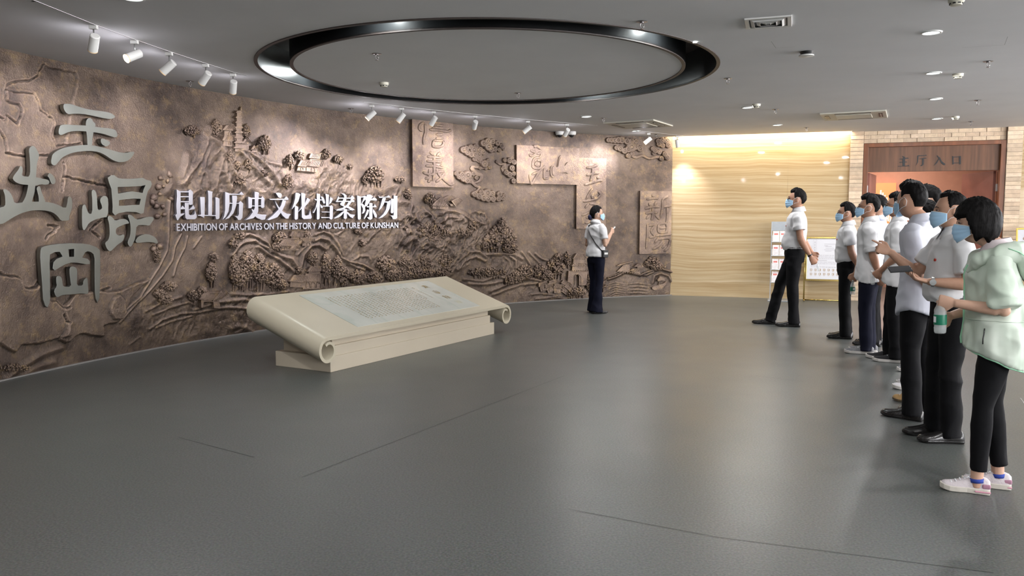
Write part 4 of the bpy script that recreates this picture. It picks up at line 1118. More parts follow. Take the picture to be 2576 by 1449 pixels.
glyph('steel_character', [G_([(250, 380), (270, 340), (310, 365), (330, 440), (335, 560), (345, 660), (405, 640), (405, 590), (375, 520), (385, 470), (430, 435), (480, 450), (500, 500), (498, 760), (400, 770), (300, 800), (210, 850), (180, 920), (140, 970), (115, 920), (110, 800), (110, 600), (150, 560), (175, 620), (205, 710), (262, 710), (262, 500)]),
    [T(S, 190, 420, p) for p in ([(490, 165), (540, 125), (590, 125), (640, 165), (700, 178), (850, 180), (1030, 165), (1080, 195), (1150, 210), (1170, 260), (1150, 310), (1105, 370), (1080, 460), (1055, 600), (1040, 700), (1000, 712), (920, 685), (780, 680), (660, 700), (600, 735), (560, 690), (565, 600), (555, 450), (545, 330), (510, 240)],
      [(645, 405), (760, 385), (860, 370), (960, 385), (1025, 395), (1040, 340), (1070, 275), (1000, 290), (800, 300), (640, 305)], [(660, 590), (760, 588), (860, 578), (975, 575), (995, 485), (900, 480), (770, 490), (660, 505)])],
    G_([(485, 770), (510, 735), (570, 770), (600, 820), (680, 790), (760, 790), (800, 820), (820, 860), (760, 865), (690, 895), (620, 930), (610, 980), (620, 1020), (660, 1045), (740, 1020), (745, 1060), (720, 1130), (640, 1180), (580, 1240), (530, 1285), (490, 1260), (460, 1200), (450, 1150), (500, 1110), (520, 1040), (520, 950), (510, 850)]),
    G_([(790, 740), (815, 720), (870, 745), (920, 800), (1000, 790), (1080, 760), (1180, 755), (1205, 790), (1160, 850), (1130, 895), (1050, 880), (930, 885), (918, 1000), (905, 1100), (880, 1150), (850, 1210), (820, 1210), (790, 1160), (800, 1110), (830, 1050), (840, 930), (825, 820)]),
    G_([(915, 1110), (950, 1060), (1030, 1025), (1110, 1020), (1190, 1050), (1240, 1090), (1265, 1150), (1250, 1165), (1190, 1145), (1080, 1140), (940, 1155), (915, 1135)])],
    'large brushed steel calligraphy character with a mountain radical and a barred box, nearest the title', 'character', .022, .066, M_st)
glyph('steel_character', [[T(6.9, 70, 590, p) for p in ([(245, 230), (290, 205), (400, 180), (550, 160), (750, 150), (950, 155), (1080, 175), (1200, 220), (1260, 270), (1265, 400), (1265, 700), (1255, 1000), (1250, 1100), (1215, 1185), (1185, 1120), (1170, 1000), (1165, 700), (1165, 420), (1145, 340), (1100, 305), (1045, 290), (1000, 310), (945, 400), (1040, 420), (1085, 470), (1080, 515), (1000, 515), (860, 490), (750, 490), (660, 515), (560, 570), (470, 625), (435, 590), (450, 480), (500, 425), (605, 380), (555, 300), (470, 305), (390, 345), (385, 500), (390, 800), (395, 1100), (380, 1200), (350, 1265), (310, 1240), (275, 1130), (260, 900), (240, 600), (225, 400), (230, 280)],
      [(705, 258), (720, 390), (805, 385), (805, 250)])],
    D_([(500, 725), (540, 715), (585, 740), (600, 800), (605, 860), (620, 905), (755, 905), (740, 800), (725, 680), (725, 570), (780, 550), (840, 575), (860, 620), (855, 750), (850, 890), (960, 885), (965, 800), (1020, 745), (1040, 770), (1045, 850), (1055, 960), (1055, 1010), (1030, 1035), (930, 1020), (780, 1040), (620, 1045), (560, 1070), (520, 1095), (480, 1060), (455, 970), (510, 900), (495, 820)])],
    'large brushed steel calligraphy character shaped as an open frame, lowest of the four', 'character', .022, .066, M_st)

EE = lambda p: T(8.883, 430, 460, p); FF = lambda p: T(8.587, 710, 460, p)
TITLE = [
 (EE, 'first', 'a barred box over two hooks', [[(130, 148), (200, 185), (218, 210), (218, 690), (310, 675), (290, 710), (210, 760), (160, 838), (140, 835), (98, 725), (135, 690), (125, 500), (140, 300)], [(200, 183), (402, 185), (405, 215), (216, 213)], [(216, 295), (405, 298), (405, 322), (216, 322)], [(216, 405), (405, 405), (405, 435), (216, 435)], [(400, 170), (435, 145), (495, 200), (490, 480), (425, 498), (402, 480)],
   [(310, 445), (400, 440), (400, 600), (470, 540), (500, 490), (540, 560), (530, 590), (400, 612), (405, 700), (430, 720), (500, 715), (530, 690), (540, 610), (555, 660), (585, 740), (575, 790), (540, 815), (360, 818), (325, 780), (315, 600)], [(218, 560), (262, 510), (312, 560), (312, 590), (218, 592)]]),
 (EE, 'second', 'three uprights on a thin base', [[(655, 315), (755, 315), (760, 360), (755, 740), (740, 785), (660, 740), (675, 700), (665, 500)], [(825, 170), (870, 180), (935, 200), (925, 240), (920, 740), (835, 735), (840, 400), (835, 240)], [(995, 325), (1040, 330), (1090, 350), (1090, 790), (1060, 812), (1010, 812), (1000, 770), (1000, 400)], [(600, 715), (1002, 720), (1002, 745), (610, 738)]]),
 (EE, 'third', 'a cliff stroke over a hooked stroke', [[(1215, 200), (1310, 240), (1530, 245), (1575, 190), (1640, 270), (1310, 270), (1310, 500), (1290, 640), (1230, 760), (1155, 830), (1190, 740), (1215, 600), (1215, 400)], [(1308, 450), (1510, 450), (1550, 405), (1620, 460), (1615, 520), (1600, 780), (1560, 830), (1500, 830), (1480, 790), (1420, 740), (1500, 742), (1520, 700), (1525, 470), (1308, 470)], [(1370, 285), (1470, 285), (1480, 320), (1465, 500), (1400, 680), (1300, 790), (1205, 820), (1300, 720), (1360, 600), (1375, 450)]]),
 (EE, 'fourth', 'a small box crossed by two sweeping strokes', [[(1730, 310), (1815, 335), (1815, 540), (1780, 570), (1735, 565)], [(1814, 335), (2020, 340), (2020, 362), (1814, 362)], [(2040, 295), (2095, 350), (2090, 540), (2060, 565), (2018, 555), (2018, 340)], [(1814, 505), (2020, 510), (2020, 528), (1814, 528)], [(1870, 195), (1970, 220), (1955, 400), (1955, 640), (1920, 720), (1850, 790), (1660, 835), (1760, 750), (1840, 640), (1875, 560), (1875, 360)], [(1795, 570), (1880, 625), (1930, 690), (2030, 710), (2145, 715), (2120, 760), (2110, 820), (2030, 830), (1930, 790), (1850, 720)]]),
 (EE, 'fifth', 'a dot and bar over crossed strokes', [[(2340, 225), (2400, 220), (2460, 235), (2480, 270), (2470, 320), (2440, 340), (2400, 320), (2370, 270)], [(2190, 355), (2230, 360), (2530, 358), (2560, 320), (2580, 300), (2630, 350), (2625, 385), (2225, 382)], [(2500, 380), (2576, 400), (2550, 500), (2480, 640), (2380, 770), (2200, 835), (2150, 830), (2280, 720), (2390, 610), (2460, 500), (2485, 420)], [(2320, 380), (2370, 470), (2440, 580), (2520, 650), (2600, 690), (2690, 700), (2650, 740), (2630, 800), (2570, 800), (2500, 740), (2420, 620), (2350, 480)]]),
 (FF, 'sixth', 'a slanted upright beside a long hook', [[(290, 215), (340, 215), (395, 250), (350, 400), (270, 510), (205, 580), (250, 450), (280, 330)], [(275, 480), (350, 520), (345, 600), (340, 780), (290, 800), (270, 780)], [(410, 215), (495, 235), (500, 260), (490, 440), (545, 320), (610, 365), (560, 440), (490, 520), (480, 560), (485, 690), (520, 710), (580, 690), (600, 610), (610, 590), (620, 660), (645, 740), (620, 780), (460, 785), (425, 750), (420, 560), (340, 640), (400, 540), (420, 500)]]),
 (FF, 'seventh', 'a tree radical beside three thin bars', [[(745, 225), (820, 245), (815, 450), (810, 770), (770, 800), (750, 780), (750, 400)], [(690, 350), (720, 345), (745, 355), (860, 355), (860, 380), (720, 378)], [(745, 430), (770, 430), (740, 540), (690, 650), (660, 650), (720, 540)], [(815, 450), (880, 510), (875, 550), (830, 540)], [(930, 235), (1010, 255), (1005, 500), (945, 500), (945, 300)], [(830, 290), (880, 300), (915, 360), (930, 430), (900, 460), (870, 400), (850, 340)], [(1040, 300), (1100, 345), (1060, 430), (1010, 470), (1025, 380)], [(875, 490), (1040, 500), (1070, 480), (1100, 515), (1095, 770), (1060, 800), (1025, 780), (1030, 515), (880, 515)], [(840, 620), (1030, 625), (1030, 642), (860, 640)], [(830, 735), (1030, 740), (1030, 762), (850, 762)]]),
 (FF, 'eighth', 'a roof above crossing strokes and four legs', [[(1285, 235), (1340, 230), (1390, 270), (1390, 320), (1340, 320), (1330, 270)], [(1210, 280), (1230, 320), (1480, 320), (1510, 270), (1570, 330), (1500, 390), (1470, 375), (1490, 345), (1230, 345), (1210, 380), (1170, 390), (1200, 320)], [(1150, 405), (1170, 390), (1480, 390), (1510, 360), (1565, 385), (1560, 415), (1180, 415)], [(1330, 335), (1390, 355), (1350, 450), (1330, 490), (1450, 510), (1540, 560), (1520, 610), (1440, 560), (1340, 520), (1260, 480), (1250, 450), (1300, 400)], [(1440, 400), (1500, 420), (1430, 510), (1330, 570), (1180, 590), (1180, 570), (1300, 540), (1390, 480)], [(1140, 570), (1170, 580), (1490, 580), (1530, 550), (1575, 590), (1180, 605)], [(1330, 560), (1400, 570), (1400, 760), (1360, 785), (1330, 770)], [(1320, 610), (1350, 610), (1290, 700), (1220, 750), (1130, 775), (1120, 765), (1220, 690)], [(1400, 620), (1480, 680), (1580, 690), (1540, 740), (1530, 770), (1470, 740), (1400, 660)]]),
 (FF, 'ninth', 'an ear radical beside crossed bars', [[(1620, 270), (1700, 300), (1700, 780), (1650, 800), (1635, 770)], [(1700, 295), (1760, 290), (1790, 275), (1840, 320), (1760, 400), (1730, 440), (1790, 500), (1795, 600), (1760, 660), (1720, 670), (1740, 620), (1745, 560), (1700, 470), (1740, 380), (1760, 315), (1700, 318)], [(1830, 260), (1900, 250), (1960, 290), (1880, 430), (1830, 500), (1780, 520), (1790, 450)], [(1800, 340), (1950, 345), (1990, 310), (2050, 355), (2040, 385), (1800, 375)], [(1830, 500), (1980, 505), (2000, 455), (2045, 525), (1830, 530)], [(1880, 430), (1950, 440), (1950, 770), (1910, 800), (1870, 790), (1830, 740), (1880, 740)], [(1840, 570), (1880, 590), (1850, 680), (1780, 780), (1760, 780), (1800, 680)], [(1960, 560), (2010, 620), (2050, 700), (2040, 760), (2000, 740), (1960, 640)]]),
 (FF, 'last', 'slanting strokes beside two uprights', [[(2080, 285), (2110, 300), (2260, 300), (2300, 270), (2345, 315), (2100, 325)], [(2170, 325), (2240, 330), (2200, 450), (2150, 540), (2080, 610), (2120, 500)], [(2220, 400), (2300, 400), (2340, 370), (2345, 440), (2320, 560), (2250, 680), (2160, 750), (2080, 770), (2180, 680), (2240, 580), (2270, 430), (2210, 420)], [(2350, 340), (2410, 345), (2405, 640), (2370, 665), (2345, 640)], [(2410, 270), (2490, 285), (2485, 760), (2450, 785), (2390, 785), (2370, 730), (2330, 710), (2410, 700)]])]
for fn, nm, desc, polys in TITLE:
    glyph('title_character', [fn(p) for p in polys], 'silver title character, %s from left, %s' % (nm, desc) if nm != 'last' else 'silver title character at the right end, %s' % desc, 'character', .024, .060, M_st2)
# English line
eng = empty('english_title', wpt(*W(720, 575)))
tag(eng, 'line of small raised silver English capitals under the Chinese title', 'lettering')
bpy.context.view_layer.update()
TXT = 'EXHIBITION OF ARCHIVES ON THE HISTORY AND CULTURE OF KUNSHAN'
uA, zA = W(441.5, 580.5, .03); uB, zB = W(1000, 573, .03); zb = (zA + zB) / 2
capA = W(441, 562.5, .03)[1] - zA
def letter_mesh(ch):
    c = bpy.data.curves.new('tmp', 'FONT'); c.body = ch; c.size = 1; c.extrude = 0; c.offset = 0.022; c.resolution_u = 4
    o = bpy.data.objects.new('tmp', c); COL.objects.link(o)
    bpy.context.view_layer.update()
    me = bpy.data.meshes.new_from_object(o.evaluated_get(bpy.context.evaluated_depsgraph_get()))
    bpy.data.objects.remove(o); return me
LM = {ch: letter_mesh(ch) for ch in set(TXT) - {' '}}
adv = {}
for ch, me in LM.items():
    xs = [v.co.x for v in me.vertices]; adv[ch] = (min(xs), max(xs))
capH = max(v.co.y for v in LM['H'].vertices)
tot = sum((adv[c][1] - adv[c][0]) + .075 if c != ' ' else .22 for c in TXT) - .075
sx = (uB - uA) / tot; sy = capA / capH; x = 0; root_inv = eng.matrix_world.inverted()
for c in TXT:
    if c == ' ': x += .22; continue
    me = LM[c]; n = len(me.vertices); x0 = adv[c][0]
    fr = [wpt(uA + (x + v.co.x - x0) * sx, zb + v.co.y * sy, .050) for v in me.vertices]
    bk = [wpt(uA + (x + v.co.x - x0) * sx, zb + v.co.y * sy, .026) for v in me.vertices]
    fs = [tuple(p.vertices) for p in me.polygons]
    cnt = {}
    for f in fs:
        for i in range(len(f)):
            e = (f[i], f[(i + 1) % len(f)]); cnt[e] = cnt.get(e, 0) + 1
    side = [(a, b_, n + b_, n + a) for (a, b_) in cnt if (b_, a) not in cnt]
    b = MB(); b.add([root_inv @ Vector(p) for p in fr + bk], fs + [tuple(n + i for i in reversed(f)) for f in fs] + side)
    b.build('letter', M_st2, eng, fix=False)
    x += adv[c][1] - x0 + .075

# ------------------------------------------------------------------ scroll shaped display table
P0 = Vector((-1.68, 7.35, 0)); TU = Vector((0.5, 0.866, 0)); TV = Vector((-0.866, 0.5, 0))
tbl = empty('scroll_table', (P0.x, P0.y, 0), math.atan2(TU.y, TU.x))
tag(tbl, 'low cream scroll-shaped display table with tilted top and curled ends', 'table')
M_cr = pm('cream_lacquer', (0.55, 0.50, 0.385), 0.32, var=0.02, vs=3, spec=0.45)
M_cr2 = pm('cream_base', (0.57, 0.505, 0.395), 0.42, var=0.02, vs=3)
L_, DV, ZF, ZB = 3.215, 0.92, 0.34, 0.668
slope = (ZB - ZF) / DV
# profile in local x (along) / z offset from top surface; sheet 3 cm, rolled ends of radius .125
RR, TH = 0.122, 0.032


def end_profile(xc, sgn):
    """outer points of the roll from the top, spiralling inward"""
    out = []; inn = []
    n = 30; tot = R(395)
    for i in range(n + 1):
        a = tot * i / n; r = RR * (1 - 0.46 * max(0, (a - R(150)) / (tot - R(150))) ** 1.15)
        th = TH * (1 - 0.25 * i / n)
        cx, cz = xc, -RR
        out.append((cx + sgn * math.sin(a) * r, cz + math.cos(a) * r)); inn.append((cx + sgn * math.sin(a) * (r - th), cz + math.cos(a) * (r - th)))
    return out, inn


oL, iL = end_profile(0.0, -1); oR, iR = end_profile(L_, 1)
top = list(reversed(oL)) + oR; bot = list(reversed(iL)) + iR
b = MB(); m = len(top)
vs = [Vector((x, -(-yy), z + ZF + slope * yy)) for yy in (0, DV) for (x, z) in top + bot]
fs = []
for i in range(m - 1):
    fs += [(i, i + 1, 2 * m + i + 1, 2 * m + i), (m + i, 3 * m + i, 3 * m + i + 1, m + i + 1), (i, m + i, m + i + 1, i + 1), (2 * m + i, 2 * m + i + 1, 3 * m + i + 1, 3 * m + i)]
for e in (0, m - 1): fs.append((e, 2 * m + e, 3 * m + e, m + e))
b.add(vs, fs); b.build('scroll_top', M_cr, tbl, smooth='auto')
b = MB(); b.box(0.06, 2.98, 0.035, 0.74, 0, 0.145); b.build('plinth', M_cr2, tbl, bevel=.003)
b = MB(); x0, x1, y0, y1 = 0.13, 2.90, 0.075, 0.70
vs = [Vector((x, y, 0.145)) for y in (y0, y1) for x in (x0, x1)] + [Vector((x, y, ZF + slope * y - TH)) for y in (y0, y1) for x in (x0, x1)]
b.add(vs, [(0, 1, 3, 2), (4, 6, 7, 5), (0, 4, 5, 1), (2, 3, 7, 6), (0, 2, 6, 4), (1, 5, 7, 3)]); b.build('body', M_cr2, tbl, bevel=.003)
b = MB(); b.box(0.13, 2.90, 0.045, 0.08, 0.145, 0.24); b.build('ledge', M_cr2, tbl, bevel=.002)


def on_table(x, y):
    """photo point -> local (x, y) on the tilted top"""
    d = ray(x, y); n = np.array([-TV.x * slope, -TV.y * slope, 1.0]); p = np.array([P0.x, P0.y, ZF]); c = np.array([0, 0, CAMH])
    s = ((p - c) @ n) / (d @ n); q = c + d * s - p
    return float(q[0] * TU.x + q[1] * TU.y), float(q[0] * TV.x + q[1] * TV.y)


def jade_mat():
    m = pm('pale_jade_slab', (0.58, 0.595, 0.545), 0.12, var=0.05, vs=3)
    m = m.copy(); m.name = 'veined_jade'; nt = m.node_tree; N = nt.nodes; L = nt.links; b = N['Principled BSDF']
    old = b.inputs['Base Color'].links[0].from_socket
    wv = N.new('ShaderNodeTexWave'); wv.inputs['Scale'].default_value = 0.9; wv.inputs['Distortion'].default_value = 14; wv.inputs['Detail'].default_value = 4
    tc = N.new('ShaderNodeTexCoord'); L.new(tc.outputs['Object'], wv.inputs['Vector'])
    cr = N.new('ShaderNodeValToRGB'); cr.color_ramp.elements[0].position = 0.0; cr.color_ramp.elements[0].color = (0.92, 0.95, 0.94, 1); cr.color_ramp.elements[1].position = 0.10; cr.color_ramp.elements[1].color = (1, 1, 1, 1)
    L.new(wv.outputs['Color'], cr.inputs[0])
    mx = N.new('ShaderNodeMix'); mx.data_type = 'RGBA'; mx.blend_type = 'MULTIPLY'; mx.inputs[0].default_value = 1
    L.new(old, mx.inputs[6]); L.new(cr.outputs[0], mx.inputs[7]); L.new(mx.outputs[2], b.inputs['Base Color'])
    return m


q = [on_table(*p) for p in ((750.5, 743), (1076, 707.6), (1207.5, 769), (901.4, 823.3))]
jx0 = (q[0][0] + q[3][0]) / 2; jx1 = (q[1][0] + q[2][0]) / 2; jy1 = (q[0][1] + q[1][1]) / 2; jy0 = (q[2][1] + q[3][1]) / 2
tz = lambda x, y, h: Vector((x, y, ZF + slope * y + h))
b = MB(); vs = [tz(x, y, h) for h in (-.01, .004) for (x, y) in ((jx0, jy0), (jx1, jy0), (jx1, jy1), (jx0, jy1))]
b.add(vs, [(3, 2, 1, 0), (4, 5, 6, 7), (0, 1, 5, 4), (1, 2, 6, 5), (2, 3, 7, 6), (3, 0, 4, 7)])
jade = b.build('jade_plaque', jade_mat(), tbl)
M_gold = pm('gold_leaf_lettering', (0.48, 0.34, 0.09), 0.35, 0.7, var=0.2, vs=60)


def tquad(b, x0, y0, x1, y1, w, h=.0055):
    dx, dy = x1 - x0, y1 - y0; l = math.hypot(dx, dy) + 1e-6; nx, ny = -dy / l * w, dx / l * w
    b.add([tz(x0 - nx, y0 - ny, h), tz(x1 - nx, y1 - ny, h), tz(x1 + nx, y1 + ny, h), tz(x0 + nx, y0 + ny, h)], [(0, 1, 2, 3)])


b = MB(); W_ = jx1 - jx0; D_w = jy1 - jy0
for c in range(27):
    x = jx0 + W_ * (0.115 + c * 0.0255)
    n = 17 if c > 0 else 16
    if c == 11 or c == 12: pass
    for r_ in range(n):
        y = jy1 - D_w * (0.17 + r_ * 0.0415)
        if (c == 0 and r_ > 6) or (c in (13, 14) and r_ < 1) or (c in (24, 26) and r_ > 9) or (c == 25): continue
        if c in (15,) and r_ > 12: continue
        for s_ in range(4):
            a = random.choice((0, 0, 1.57, random.uniform(0, 3.1))); l = random.uniform(.006, .0105)
            ox, oy = random.uniform(-.007, .007), random.uniform(-.007, .007)
            tquad(b, x + ox - math.cos(a) * l, y + oy - math.sin(a) * l, x + ox + math.cos(a) * l, y + oy + math.sin(a) * l, .0014)
o = b.build('inscription', M_gold, jade, fix=False); tag(o, kind='stuff')
for ti, yy in enumerate((0.20, 0.40, 0.60)):   # title strokes, brush like
    b = MB(); x = jx1 - W_ * 0.115; y = jy1 - D_w * yy
    st = [[(-.5, .3, .5, .35), (-.4, 0, .45, .05), (0, .5, -.05, -.4), (-.1, .1, -.5, -.4), (.1, .1, .5, -.35), (-.3, .5, -.2, .2)], [(-.4, .4, -.4, -.3), (.4, .4, .4, -.3), (0, .55, 0, -.3), (-.4, -.3, .4, -.3), (-.2, -.5, .3, -.45)], [(-.5, .4, -.1, .4), (-.3, .5, -.35, -.5), (-.5, 0, -.1, 0), (.1, .4, .5, .4), (.1, .3, .1, -.2), (.5, .3, .5, -.2), (.1, 0, .5, 0), (.2, -.2, .05, -.5), (.4, -.2, .55, -.5)]][ti]
    for (a0, c0, a1, c1) in st: tquad(b, x + a0 * .09, y + c0 * .09, x + a1 * .09, y + c1 * .09, .0042, .006 + random.random() * .0004)
    b.build('gold_title_character', M_gold, jade, fix=False)
b = MB(); x = jx1 - W_ * 0.10; y = jy1 - D_w * 0.80
for k in range(7): tquad(b, x - .05 + k * .016, y + .05 * math.sin(k), x - .05 + k * .016 + .01, y - .05 * math.cos(k * .7), .002)
b.build('seal_outline', pm('pale_gold', (0.5, 0.45, 0.22), 0.4), jade, fix=False)

# ------------------------------------------------------------------ brochure rack
DG = lambda a: R(a)
rk = empty('brochure_rack', SP(1.72, .33), math.atan2(SD.y, SD.x))
def rkpt(px, py): return on_stone(px, py, -0.3)
rx0 = rkpt(1937, 700)[0] - 1.72; rx1 = rx0 + 0.40
tag(rk, 'silver and clear acrylic brochure rack beside the travertine wall, behind the leaning man', 'rack')
M_sil = pm('silver_metal', (0.42, 0.44, 0.46), 0.35, 0.7, var=0.05)
M_acr = pm('clear_acrylic', (0.8, 0.83, 0.84), 0.08, var=0.01, alpha=.22)
M_pap = pm('leaflet_paper', (0.74, 0.62, 0.62), 0.6, var=0.10, vs=30, col2=(0.85, 0.83, 0.84))
for s in (rx0, rx1 - .015):
    b = MB(); M = Matrix.Translation((s, -.10, 0)) @ Matrix.Rotation(R(-8), 4, 'X'); b.box(0, .015, -.012, .012, 0.02, 1.36, M); b.build('upright', M_sil, rk)
b = MB(); M = Matrix.Translation((0, -.10, 0)) @ Matrix.Rotation(R(-8), 4, 'X')
b.box(rx0, rx1, -.010, .010, 1.22, 1.38, M); b.build('header_panel', pm('grey_header', (0.34, 0.37, 0.40), 0.4), rk)
b = MB(); b.box(rx0 - .03, rx1 + .03, -.28, .08, 0, .02); b.build('base', M_sil, rk, bevel=.004)
for i, z in enumerate((0.30, 0.52, 0.76, 1.0)):
    y = -.10 + z * .14
    b = MB(); M = Matrix.Translation((0, y, z)) @ Matrix.Rotation(R(-18), 4, 'X')
    b.box(rx0 + .015, rx1 - .015, -.055, -.050, 0, .12, M); b.box(rx0 + .015, rx1 - .015, -.05, .01, 0, .005, M)
    pk = b.build('acrylic_pocket', M_acr, rk)
    b = MB(); b.box(rx0 + .01, rx1 - .01, -.060, -.048, -.004, .006, M); b.build('pocket_edge', M_sil, rk)
    for k_ in range(3):
        b = MB(); b.box(rx0 + .03 + k_ * .115, rx0 + .135 + k_ * .115, -.045, -.025, .006, .20, M)
        o = b.build('brochure', M_pap); o.matrix_world = Matrix.Translation(SP(1.72, .33)) @ Matrix.Rotation(math.atan2(SD.y, SD.x), 4, 'Z')
        tag(o, 'pink and white brochure in the silver rack, %s pocket, %s' % (('lowest', 'second lowest', 'second highest', 'top')[i], ('left', 'middle', 'right')[k_]), 'brochure', 'brochures in the rack')
        b = MB(); b.box(rx0 + .05 + k_ * .115, rx0 + .115 + k_ * .115, -.0457, -.045, .13, .16, M); b.build('printed_heading', pm('red_print', (0.55, 0.16, 0.14), 0.6), o)

# ------------------------------------------------------------------ gold framed notice stand
tn = on_stone(2022, 740, -.28)[0]; tn1 = on_stone(2118, 740, -.28)[0]
ns = empty('notice_stand', SP(tn, .30), math.atan2(SD.y, SD.x)); Wn = tn1 - tn + .08
tag(ns, 'gold framed notice stand with white printed poster, right of the leaning man', 'sign stand')
M_gd = pm('polished_gold', (0.62, 0.47, 0.16), 0.18, 1.0, var=0.08)
b = MB(); M = Matrix.Translation((0, 0, 0)) @ Matrix.Rotation(R(-6), 4, 'X')
for x in (0.0, Wn):
    b = MB(); b.tube([M @ Vector((x, 0, .0)), M @ Vector((x, 0, 1.10))], .012, 8); b.build('gold_post', M_gd, ns, smooth=True)
b = MB(); z0, z1 = .36, 1.10
b.box(.02, Wn, -.02, .012, z1 - .02, z1 + .012, M); b.box(.02, Wn, -.02, .012, z0 - .012, z0 + .02, M); b.box(.015, .035, -.02, .012, z0, z1, M); b.box(Wn - .02, Wn + .003, -.02, .012, z0, z1, M)
b.build('gold_frame', M_gd, ns, bevel=.003)
b = MB(); b.box(.03, Wn - .01, -.006, .006, z0 + .01, z1 - .01, M); po = b.build('poster', pm('poster_paper', (0.66, 0.66, 0.69), 0.25, var=0.01), ns)
b = MB(); b.tube([(0, 0, .02), (Wn, 0, .02)], .012, 8); b.tube([(0, 0, .02), (0, -.16, .02)], .012, 8); b.tube([(Wn, 0, .02), (Wn, -.16, .02)], .012, 8); b.build('foot_bar', M_gd, ns, smooth=True)
M_gry = pm('grey_print', (0.35, 0.33, 0.36), 0.6); M_red = pm('pink_print', (0.60, 0.36, 0.36), 0.6)
b = MB()
def prn(bb, x, z, w, h): bb.box(x, x + w, -.0072, -.0062, z, z + h, M)
for i in range(8):
    z = .79 - i * .029
    if i == 3 or i == 6: prn(b, .10, z, .26 if i == 3 else .10, .006)
    else:
        x = .10 if i != 4 else .12
        while x < Wn - .1:
            w = random.uniform(.02, .07); prn(b, x, z, w, .006); x += w + .008
for (x, z, w) in ((.31, .985, .22), (.31, .955, .06), (.33, .945, .10), (.33, .915, .14), (.31, .885, .24), (.33, .865, .10)): prn(b, x, z, w, .005)
for i in range(9): prn(b, .105, .95 - i * .014, .006, .008)
tag(b.build('printed_lines', M_gry, po), kind='stuff')
b = MB()
for i in range(4):
    z = 1.025 - i * .045
    prn(b, .145, z, .028, .003); prn(b, .145, z - .022, .028, .003); prn(b, .157, z - .022, .004, .026); prn(b, .150, z - .01, .018, .003)
prn(b, .130, 1.06, .058, .002); prn(b, .130, .855, .058, .002); prn(b, .130, .855, .002, .205); prn(b, .186, .855, .002, .205)
tag(b.build('printed_title', M_gry, po), kind='stuff')
b = MB(); b.add([M @ Vector(v) for v in ((.07, -.0065, .815), (.2, -.0065, .815), (.16, -.0065, .84), (.12, -.0065, .87), (.09, -.0065, .835))], [(0, 1, 2, 3, 4)]); b.build('printed_picture', M_red, po)
M_ic = pm('brown_icon', (0.36, 0.24, 0.10), 0.6)
for r_ in range(2):
    for c in range(7):
        b = MB(); x = .09 + c * .071; z = .525 - r_ * .072
        if x > Wn - .06: continue
        prn(b, x, z, .034, .005); prn(b, x, z + .029, .034, .005); prn(b, x, z, .005, .034); prn(b, x + .029, z, .005, .034); prn(b, x + .013 + .004 * (c % 3), z + .008, .008, .014)
        prn(b, x + .002, z - .014, .03, .003); b.build('printed_icon', M_ic, po)
# ------------------------------------------------------------------ framed picture on a gold easel at the right edge
te, ze = on_stone(2552, 640, -.5)
ea = empty('picture_easel', SP(te - .05, .55), math.atan2(SD.y, SD.x)); tag(ea, 'gold easel stand at the right edge of the hall', 'easel')
b = MB()
for x in (0.13, .62): b.tube([(x, 0, 0), (x, .10, 1.05)], .011, 8)
b.tube([(.37, .42, 0), (.37, .10, 1.1)], .011, 8); b.tube([(.0, .085, .93), (.75, .085, .93)], .010, 8)
b.build('leg_frame', M_gd, ea, smooth=True)
b = MB(); b.lathe([(.0, 0), (.07, 0), (.07, .012), (.02, .02), (.012, .04)], 16, Matrix.Translation((.13, 0, 0))); b.build('foot', M_gd, ea, smooth=True)
pf = empty('framed_picture', SP(te, .58, .945), math.atan2(SD.y, SD.x)); tag(pf, 'yellow framed picture standing on the gold easel at the right edge', 'picture')
M_yel = pm('yellow_frame', (0.72, 0.52, 0.10), 0.4); b = MB(); M = Matrix.Rotation(R(-9), 4, 'X'); w, h = .62, .33
b.box(0, w, 0, .02, 0, .022, M); b.box(0, w, 0, .02, h - .022, h, M); b.box(0, .022, 0, .02, .022, h - .022, M); b.box(w - .022, w, 0, .02, .022, h - .022, M); b.build('frame', M_yel, pf, bevel=.002)
b = MB(); b.box(.02, w - .02, .008, .014, .02, h - .02, M); pp = b.build('picture_sheet', pm('grey_paper', (0.55, 0.56, 0.60), 0.5), pf)
b = MB(); b.add([M @ Vector((x, .006, z)) for x, z in ((.10, .06), (.15, .09), (.17, .17), (.20, .20), (.18, .24), (.12, .22), (.09, .16), (.12, .13))], [(0, 1, 2, 3, 4, 5, 6, 7)]); b.build('painted_figure', pm('brown_paint', (0.30, 0.20, 0.14), 0.6), pp)
# ------------------------------------------------------------------ ceiling fixtures
M_lens = em('spot_lens', (0.95, 0.95, 1.0), 9.0)
M_track = pm('track_grey', (0.20, 0.19, 0.19), 0.5)


def track(name, pts, label):
    b = MB()
    P = [atz(x, y, ZC) for x, y in pts]
    for a, c in zip(P[:-1], P[1:]):
        d = (c - a).normalized(); n = Vector((-d.y, d.x, 0)) * .017; e = d * .01
        vs = [a - n - e, c - n + e, c + n + e, a + n - e]; b.add([v + Vector((0, 0, z)) for z in (-.003, -.0005) for v in vs], [(3, 2, 1, 0), (4, 5, 6, 7), (0, 1, 5, 4), (1, 2, 6, 5), (2, 3, 7, 6), (3, 0, 4, 7)])
    o = b.build(name, M_ceil); tag(o, label, 'track')
    b = MB()
    for a, c in zip(P[:-1], P[1:]):
        d = (c - a).normalized(); n = Vector((-d.y, d.x, 0)) * .004; f = Vector((-d.y, d.x, 0)) * -.012
        b.add([a - n + f + Vector((0, 0, -.0034)), c - n + f + Vector((0, 0, -.0034)), c + n + f + Vector((0, 0, -.0034)), a + n + f + Vector((0, 0, -.0034))], [(0, 1, 2, 3)])
    b.build('groove', M_track, o, fix=False)
    return o


